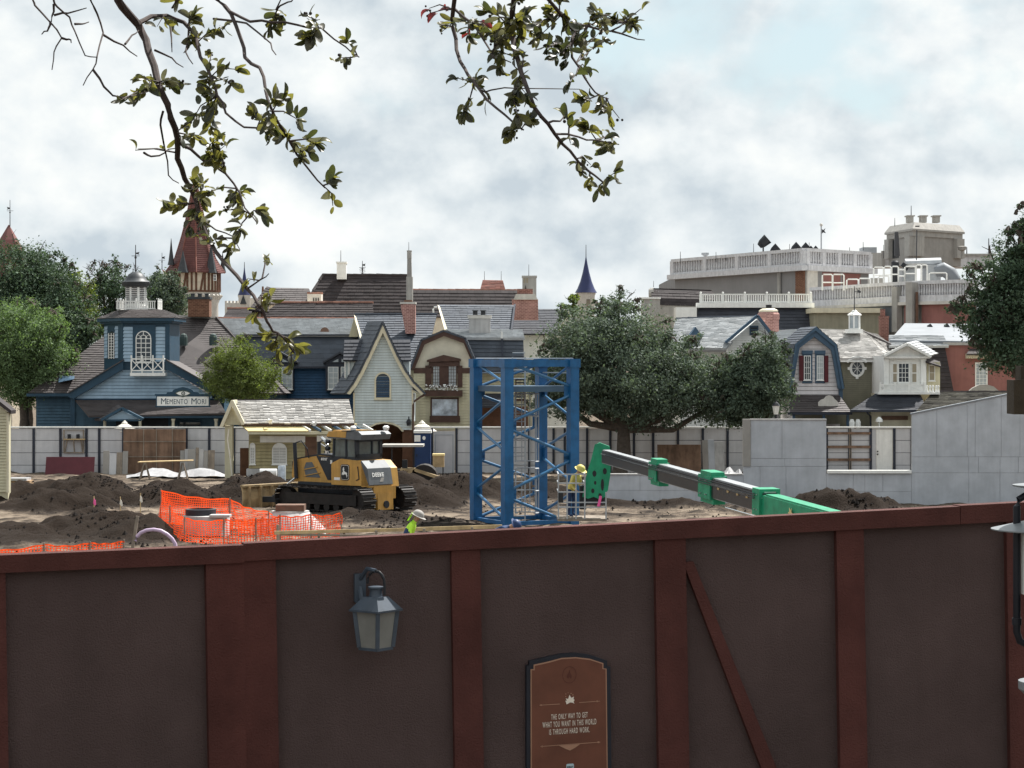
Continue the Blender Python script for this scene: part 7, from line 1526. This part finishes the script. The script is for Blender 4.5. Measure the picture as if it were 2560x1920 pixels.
def tree(label, px, Y, blobs, n, size, mat, trunk_r=.22, fork_y=None, seed=1, twigs=0, name='oak_tree', dens=.10, lean=0, clump=1.0, limbs=True):
    """blobs: (px, py, rx px, ry px, dY m, ry_depth m)"""
    g = np.random.default_rng(seed); X = xpx(px, Y); t = thing(name, label, 'tree', (X, Y, gz(X, Y) - .1 if Y < 118 else 0)); k = Y / F
    sat = []
    for b in blobs:
        for _ in range(7):
            a = g.uniform(-.35, math.pi + .35); f = g.uniform(.85, 1.22); q_ = g.uniform(.14, .36)
            sat.append((b[0] + b[2] * f * math.cos(a), b[1] - b[3] * f * math.sin(a), b[2] * q_, b[3] * q_, b[4] + g.uniform(-.5, .5) * b[5], b[5] * q_))
    main = blobs; blobs = list(blobs) + (sat if b[2] > 30 else [])
    vol = np.array([b[2] * b[3] * (b[2] + b[3]) for b in blobs], float); vol /= vol.sum(); Cs, Os, tips = [], [], []
    for (bx, by, rx, ry, dy, rd), w_ in zip(blobs, vol):
        c = np.array(P(bx, by, Y + dy)); rad = np.array([rx * k, rd, ry * k]); m = max(12, int(n * w_ * dens / 6))
        d = g.normal(size=(m, 3)); d /= np.linalg.norm(d, axis=1)[:, None]; rr = g.uniform(.15, 1.12, m) ** .6; ctr = c + d * rad * rr[:, None]
        per = int(n * w_ / m); cs = np.repeat(ctr, per, 0); sig = clump * min(rad) * g.uniform(.06, .24, m); off = g.normal(size=(m * per, 3)) * np.repeat(sig, per)[:, None] * np.array([1.15, 1.15, .75])
        Cs.append(cs + off); o = np.repeat(d, per, 0); Os.append(o)
        j = g.choice(m, min(m, 9), False); tips += [(Vector(c), Vector(ctr[i])) for i in j]
    C = np.concatenate(Cs); O = np.concatenate(Os)
    S = np.clip(g.lognormal(-.08, .38, len(C)), .35, 2.0) * size; leaf_mesh(C, S, seed, mat, 'crown', t, outward=O)
    base = Vector((X, Y, BASE[t.name].z)); fk = P(px + lean, fork_y, Y) if fork_y else Vector(sum((np.array(P(b[0], b[1], Y)) for b in main), np.zeros(3)) / len(main))
    mid = base.lerp(fk, .5) + Vector((trunk_r * .4, 0, 0)); MB().tube([base, base.lerp(mid, .25), mid, fk], [trunk_r * 1.45, trunk_r * 1.08, trunk_r, trunk_r * .85], 10).build('trunk', 'bark', t, smooth=True)
    if limbs:
        lm = MB()
        for b in main: c = P(b[0], b[1], Y + b[4]); m_ = fk.lerp(c, .5) + Vector((0, 0, -.15 * (c - fk).length)); lm.tube([fk, m_, c], [trunk_r * .6, trunk_r * .42, trunk_r * .2], 7)
        for c, e in tips: lm.tube([c, c.lerp(e, .5) + Vector((0, 0, .1)), e], [trunk_r * .18, trunk_r * .12, .02], 4)
        if twigs:
            for _ in range(twigs):
                b = main[g.integers(len(main))]; c = P(b[0], b[1], Y + b[4]); a = g.uniform(.15, math.pi - .15); e = c + Vector((math.cos(a) * b[2] * k * 1.25, g.uniform(-.6, .6), math.sin(a) * b[3] * k * g.uniform(1.1, 1.4))); s_ = c.lerp(e, .55)
                lm.tube([s_, s_.lerp(e, .5) + Vector((g.uniform(-.1, .1), 0, .05)), e], [.03, .022, .012], 4)
                for _ in range(3): f = s_.lerp(e, g.uniform(.4, .95)); lm.tube([f, f + Vector((g.uniform(-.35, .35), g.uniform(-.2, .2), g.uniform(0, .35)))], [.016, .008], 3)
        lm.build('limbs', 'bark', t, kind='stuff')
    return t
tree('spreading dark oak with low forked trunk in front of the white fence', 1545, 110.5,
     [(1470, 850, 105, 80, 0, 3.0), (1555, 835, 95, 85, .5, 2.9), (1410, 930, 85, 85, 0, 2.4), (1560, 940, 150, 100, 0, 3.4), (1675, 905, 90, 70, .3, 2.6), (1735, 968, 95, 75, 0, 2.6), (1640, 1000, 120, 70, -.3, 2.4), (1390, 990, 75, 55, 0, 1.9), (1805, 1000, 75, 65, 0, 2.0), (1490, 1010, 110, 50, 0, 2.4), (1545, 765, 45, 40, .2, 1.4)],
     125000, .118, 'leaf_oak', .36, 1072, 11, 26, lean=14)
tree('rounded dark tree left of the white gambrel house', 1905, 108.8, [(1918, 905, 50, 62, 0, 1.6), (1880, 960, 70, 75, 0, 2.0), (1935, 980, 48, 65, 0, 1.6), (1860, 1020, 65, 45, 0, 1.8), (1830, 935, 40, 45, .2, 1.4)], 46000, .115, 'leaf_deep', .2, 1080, 21, 8, name='shade_tree')
tree('big dark oak in front of the red pyramid spire', 60, 138, [(55, 700, 95, 85, 0, 3.4), (130, 700, 60, 70, 0, 2.6), (20, 790, 100, 100, 0, 3.6), (135, 800, 85, 100, 0, 3.2), (80, 900, 120, 100, 0, 3.4), (190, 880, 55, 90, -.3, 2.2)], 85000, .15, 'leaf_dark', .4, 960, 31, 16)
tree('light green tree with dense low crown beside the blue shop', 60, 123.6, [(40, 800, 55, 55, 0, 2.0), (90, 850, 80, 75, 0, 2.4), (20, 890, 75, 85, 0, 2.4), (135, 920, 55, 70, 0, 1.8), (60, 960, 95, 55, 0, 2.2)], 62000, .11, 'leaf_bright', .25, 1010, 41, 4, name='bushy_tree')
tree('yellow green tree behind the two left oaks', 180, 143, [(170, 745, 55, 60, 0, 2.0), (205, 790, 45, 60, 0, 2.0), (150, 830, 50, 80, 0, 2.0)], 22000, .15, 'leaf_yellow', .2, 900, 51, 2, name='bushy_tree')
tree('open twiggy oak behind the belvedere of the blue shop', 285, 147, [(270, 720, 50, 55, 0, 2.0), (320, 740, 50, 60, 0, 2.0), (240, 790, 50, 80, 0, 2.2), (310, 810, 60, 60, 0, 2.0), (250, 690, 35, 30, 0, 1.2)], 20000, .14, 'leaf_dark', .25, 860, 61, 46)
tree('olive green tree between belvedere and timber tower', 410, 152, [(405, 730, 42, 50, 0, 1.7), (440, 760, 40, 35, 0, 1.5), (390, 775, 40, 45, 0, 1.6)], 22000, .14, 'leaf_oak', .2, 840, 71, 4, name='shade_tree')
tree('small round light green tree before the blue shop roof', 600, 116.3, [(590, 900, 60, 52, 0, 1.2), (560, 940, 52, 50, 0, 1.2), (635, 945, 62, 50, 0, 1.2), (600, 970, 80, 40, 0, 1.3)], 48000, .075, 'leaf_yellow', .12, 1020, 81, 5, name='small_tree')
tree('dark leafy tree hanging in from the right over the red house', 2640, 66, [(2500, 700, 70, 70, 0, 1.0), (2545, 660, 60, 75, 0, 1.1), (2450, 790, 62, 60, 0, .9), (2520, 790, 95, 90, 0, 1.3), (2530, 880, 80, 70, 0, 1.1), (2480, 850, 55, 60, 0, .8), (2570, 555, 36, 45, 0, .5), (2600, 720, 70, 150, 0, 1.2)], 62000, .075, 'leaf_dark', .25, 1010, 91, 6, name='shade_tree')
tree('pale autumnal treetop beside the castle turret', 1435, 190, [(1432, 760, 18, 25, 0, .9), (1425, 775, 20, 20, 0, .9)], 2500, .22, 'leaf_yellow', .15, 800, 95, 3, name='small_tree')
# potted palm-like shrubs showing over the fence right of the toilet
# ------------------------------------------------------------------ near oak boughs
def leaf_proto(mat, i, bend, fold):
    prof_ = [(0, .02), (.10, .15), (.28, .29), (.5, .36), (.72, .345), (.90, .22), (1.0, .03)]; mb = MB(); vs_ = []; fs = []
    for u, w_ in prof_:
        z = bend * (u - .5) ** 2; vs_ += [(u, -w_ * .62, z + fold * w_), (u, 0, z), (u, w_ * .62, z + fold * w_)]
    for a in range(len(prof_) - 1):
        for c in (0, 1): fs.append((a * 3 + c, a * 3 + c + 1, (a + 1) * 3 + c + 1, (a + 1) * 3 + c))
    me = bpy.data.meshes.new('leaf'); me.from_pydata(vs_, [], fs); me.polygons.foreach_set('use_smooth', [True] * len(fs)); me.materials.append(MATS[mat]); return me
LP = {m: [leaf_proto(m, i, b_, f_) for i, (b_, f_) in enumerate(((-.5, .25), (.5, .15), (-.9, .4)))] for m in ('leaf_near', 'leaf_near_light', 'leaf_near_grey', 'leaf_near_red')}
def bough(label, trunk, limb, stems, twigs_, clusters, Y, seed, reds=()):
    r = random.Random(seed); t = thing('oak_tree', label, 'tree', trunk); T0 = Vector(trunk)
    MB().tube([T0, T0 + Vector((.1, 0, 3)), limb[0]], [.34, .26, .2], 12).build('trunk', 'bark', t, smooth=True)
    MB().tube(limb, [.2] + [.14] * (len(limb) - 2) + [.06], 9).build('limb', 'bark', t, smooth=True)
    def dep(x, y): return Y + .5 * math.sin(x * .011 + seed) + .35 * math.cos(y * .013 + seed * 2)
    def line(pts, r0, r1, name, up=None):
        q = [P(x, y, dep(x, y)) for x, y in pts]; out_ = [q[0]]
        for a, c in zip(q[:-1], q[1:]): out_ += [a.lerp(c, .5) + Vector((r.uniform(-.008, .008), 0, r.uniform(-.008, .008))), c]
        if up is not None: out_ = [up, up.lerp(out_[0], .6) + Vector((.03, 0, .0))] + out_
        n_ = len(out_); MB().tube(out_, [r0 + (r1 - r0) * i / (n_ - 1) for i in range(n_)], 7).build(name, 'twig_bark', t, smooth=True)
        return q
    allpts = []
    for pts, r0, r1, root in stems:
        up = None
        if root: up = limb[min(range(len(limb)), key=lambda i: (limb[i] - P(pts[0][0], -150, Y)).length)]
        line(pts, r0, r1, 'stem', up)
        for (a, b_), (c, d) in zip(pts[:-1], pts[1:]):
            m = max(1, int(math.hypot(c - a, d - b_) / 6)); allpts += [(a + (c - a) * i / m, b_ + (d - b_) * i / m) for i in range(m)]
    for pts in twigs_:
        up = limb[min(range(len(limb)), key=lambda i: (limb[i] - P(pts[0][0], -150, Y)).length)] if pts[0][1] <= 0 else None
        line(pts, .0065, .0025, 'twig', up)
    cnt = 0; tw_ = MB(); ac = MB(); todo = []; rest = {}
    for cx, cy, rad, n_, *kind in clusters:
        # a sprig from the nearest stem into the cluster, leaves set along and around it
        sx, sy = min(allpts, key=lambda p: (p[0] - cx) ** 2 + (p[1] - cy) ** 2); nodes = []
        for _ in range(max(2, n_ // 4)):
            a = r.uniform(0, 6.28); ex, ey = cx + rad * r.uniform(.5, 1.4) * math.cos(a), cy + rad * r.uniform(.5, 1.35) * math.sin(a); q0, q1 = P(sx, sy, dep(sx, sy)), P(ex, ey, dep(ex, ey) + r.uniform(-.12, .12)); mid = q0.lerp(q1, .5) + Vector((r.uniform(-.02, .02), r.uniform(-.03, .03), r.uniform(-.01, .03)))
            tw_.tube([q0, mid, q1], [.0045, .0035, .002], 4); nodes += [(q0.lerp(mid, .6), q1 - q0), (mid, q1 - q0), (mid.lerp(q1, .5), q1 - q0), (q1, q1 - q0), (q1, q1 - q0)]
            if r.random() < .35:
                for _ in range(r.randint(1, 4)): ac.ball(q1 + Vector((r.uniform(-.02, .02), r.uniform(-.02, .02), r.uniform(-.02, .02))), r.uniform(.005, .009), 6, 4)
        for i in range(int(n_ * 2.3)):
            p, d = r.choice(nodes); d = d.normalized() if d.length > 1e-5 else Vector((0, 0, -1)); d = (d * .9 + Vector((r.gauss(0, .6), r.gauss(0, .55), r.gauss(-.15, .55)))).normalized()
            nn = Vector((r.gauss(0, .6), -.55 + r.gauss(0, .6), r.gauss(.35, .6))); nn = (nn - d * nn.dot(d)).normalized(); sz = r.uniform(.050, .090)
            kd = kind[0] if kind else r.choices(['leaf_near', 'leaf_near_light', 'leaf_near_grey'], [.30, .40, .30])[0]
            yv = nn.cross(d); lm_ = r.choice(LP[kd]); mt = Matrix((d * sz, yv * sz * r.uniform(.75, 1.1), nn * sz)).transposed().to_4x4(); mt.translation = p - T0
            todo.append((sz + r.uniform(0, .02), lm_, kd, mt)); cnt += 1
    todo.sort(key=lambda q_: -q_[0])
    for i, (_, lm_, kd, mt) in enumerate(todo):
        if i < 300: o = bpy.data.objects.new('leaf', lm_); COL.objects.link(o); o.parent = t; o.matrix_local = mt
        else: rest.setdefault(kd, MB()).add([mt @ v.co + T0 for v in lm_.vertices], [tuple(p_.vertices) for p_ in lm_.polygons])
    for kd, mb_ in rest.items(): mb_.build('small_leaves', kd, t, fix=False, kind='stuff')
    tw_.build('twiglets', 'twig_bark', t, kind='stuff'); ac.build('acorns', 'acorn', t, kind='stuff')
LY0 = 11.4
z_l = zpx(-260, LY0)
bough('live oak outside the view with a long leafy bough trailing bare twigs beside it', (-6.2, 10.2, 2.28), [Vector((-6.1, 10.2, 6.8)), Vector((-4.6, 10.8, z_l + .3)), Vector((xpx(150, LY0), LY0, z_l + .1)), Vector((xpx(300, LY0), LY0, z_l)), Vector((xpx(560, LY0), LY0, z_l - .05)), Vector((xpx(760, LY0), LY0, z_l - .1))],
      [([(295, 0), (323, 37), (347, 63), (365, 100), (386, 167), (404, 230), (427, 295), (443, 343), (443, 395), (462, 447), (488, 495), (499, 547), (521, 595), (560, 655), (618, 722), (646, 762), (667, 803), (682, 828), (707, 843), (735, 882)], .024, .004, True),
       ([(347, 57), (378, 41), (417, 39), (460, 56), (490, 87), (501, 143), (525, 187), (543, 239), (564, 282), (610, 318), (680, 330)], .014, .004, False),
       ([(543, 0), (577, 33), (603, 100), (612, 143), (649, 169), (664, 226), (681, 278), (712, 330), (742, 386), (773, 425), (812, 469)], .012, .004, True),
       ([(577, 30), (625, 54), (677, 56), (747, 63), (803, 70), (864, 117), (898, 143)], .008, .003, False),
       ([(447, 354), (477, 373), (516, 408), (564, 434), (599, 482), (612, 520), (642, 556)], .009, .003, False),
       ([(499, 547), (540, 575), (580, 590), (600, 625)], .005, .002, False), ([(618, 722), (650, 700), (672, 684)], .005, .002, False), ([(430, 20), (440, 5), (460, -10)], .006, .003, True), ([(690, 25), (720, 5), (735, -5)], .006, .003, True)],
      [[(82, 0), (87, 13), (126, 56), (154, 95), (135, 130), (130, 174)], [(134, 0), (143, 17), (174, 43), (187, 78), (213, 139), (243, 143)], [(226, 0), (243, 35), (258, 82), (243, 139), (232, 174), (208, 213)], [(258, 87), (308, 113), (343, 141)], [(232, 174), (260, 217), (282, 239), (310, 245), (378, 226)],
       [(408, 278), (401, 312), (412, 373), (421, 438), (447, 458)], [(534, 47), (616, 58), (677, 108), (690, 137)], [(473, 56), (464, 130), (482, 160)], [(360, 382), (378, 391), (412, 382), (438, 371)], [(126, 56), (118, 78), (104, 86)], [(154, 95), (172, 98), (178, 107)], [(187, 60), (205, 60), (222, 55)], [(313, 110), (330, 88), (347, 76)], [(134, 10), (130, 40), (120, 70)], [(135, 38), (170, 33), (216, 20)], [(386, 125), (430, 145), (458, 168)], [(425, 60), (430, 130)]],
      [(350, 228, 42, 13), (395, 205, 30, 5), (470, 70, 38, 11), (410, 60, 25, 4), (535, 95, 34, 11), (560, 180, 45, 17), (500, 262, 52, 22), (430, 200, 30, 5), (690, 275, 48, 22), (480, 318, 40, 12), (640, 320, 40, 8), (735, 345, 45, 12), (785, 370, 32, 8), (515, 395, 45, 16), (565, 430, 35, 9), (480, 510, 42, 16), (490, 478, 40, 12), (500, 545, 34, 8), (550, 505, 45, 17), (610, 545, 42, 14), (575, 600, 32, 8), (798, 72, 36, 15), (893, 135, 34, 7), (690, 18, 45, 9), (820, 488, 34, 8), (648, 680, 28, 4, 'leaf_near_light'), (660, 765, 32, 7, 'leaf_near_light'), (700, 825, 45, 14, 'leaf_near_light'), (725, 880, 28, 6), (343, 382, 8, 1, 'leaf_near_light'), (445, 15, 30, 6)], LY0, 3)
RY0 = 11.8; z_r = zpx(-300, RY0)
bough('live oak outside the view with a dense leafy bough holding a few red leaves', (5.4, 9.6, 2.28), [Vector((5.3, 9.6, 7.0)), Vector((3.4, 10.9, z_r + .5)), Vector((xpx(1580, RY0), RY0, z_r + .1)), Vector((xpx(1400, RY0), RY0, z_r)), Vector((xpx(1280, RY0), RY0, z_r - .1)), Vector((xpx(1130, RY0), RY0, z_r - .2))],
      [([(1137, -8), (1130, 49), (1140, 98), (1150, 153), (1169, 186), (1202, 228), (1241, 270), (1280, 303), (1309, 325)], .014, .004, True),
       ([(1286, -5), (1278, 65), (1286, 124), (1303, 182), (1325, 241), (1352, 290), (1387, 335), (1426, 378), (1469, 426), (1508, 456), (1517, 488)], .017, .004, True),
       ([(1368, -5), (1407, 42), (1436, 81), (1469, 65), (1527, 78), (1570, 50)], .012, .004, True), ([(1391, 335), (1446, 342), (1491, 350), (1547, 361)], .006, .003, False), ([(1436, 81), (1430, 143), (1462, 195), (1488, 231), (1521, 247)], .008, .003, False), ([(1202, 228), (1228, 225), (1293, 221), (1449, 223)], .005, .002, False), ([(1137, 23), (1182, 59), (1208, 98), (1234, 146), (1277, 156)], .008, .003, False), ([(1436, 81), (1425, 115), (1408, 135)], .006, .003, False)],
      [[(1530, 78), (1570, 90), (1612, 100)], [(1368, 308), (1400, 303), (1410, 290)]],
      [(1097, 22, 18, 2, 'leaf_near_red'), (1120, 72, 20, 3), (1190, 28, 55, 17), (1262, 72, 55, 20), (1315, 40, 50, 16), (1240, 130, 42, 13), (1300, 180, 42, 14), (1170, 60, 30, 2, 'leaf_near_red'), (1150, 238, 38, 11), (1205, 212, 32, 8), (1285, 238, 42, 11), (1310, 318, 40, 10), (1370, 62, 42, 13), (1420, 112, 52, 24, 'leaf_near'), (1470, 60, 50, 16), (1548, 45, 52, 24), (1490, 130, 42, 10), (1430, 182, 32, 7, 'leaf_near'), (1500, 235, 36, 10), (1530, 285, 22, 3, 'leaf_near_light'), (1420, 328, 26, 4), (1490, 345, 42, 9), (1540, 352, 34, 8), (1450, 395, 40, 6), (1475, 425, 30, 4), (1520, 455, 34, 6), (1230, 40, 45, 12), (1400, 30, 40, 10)], RY0, 9)
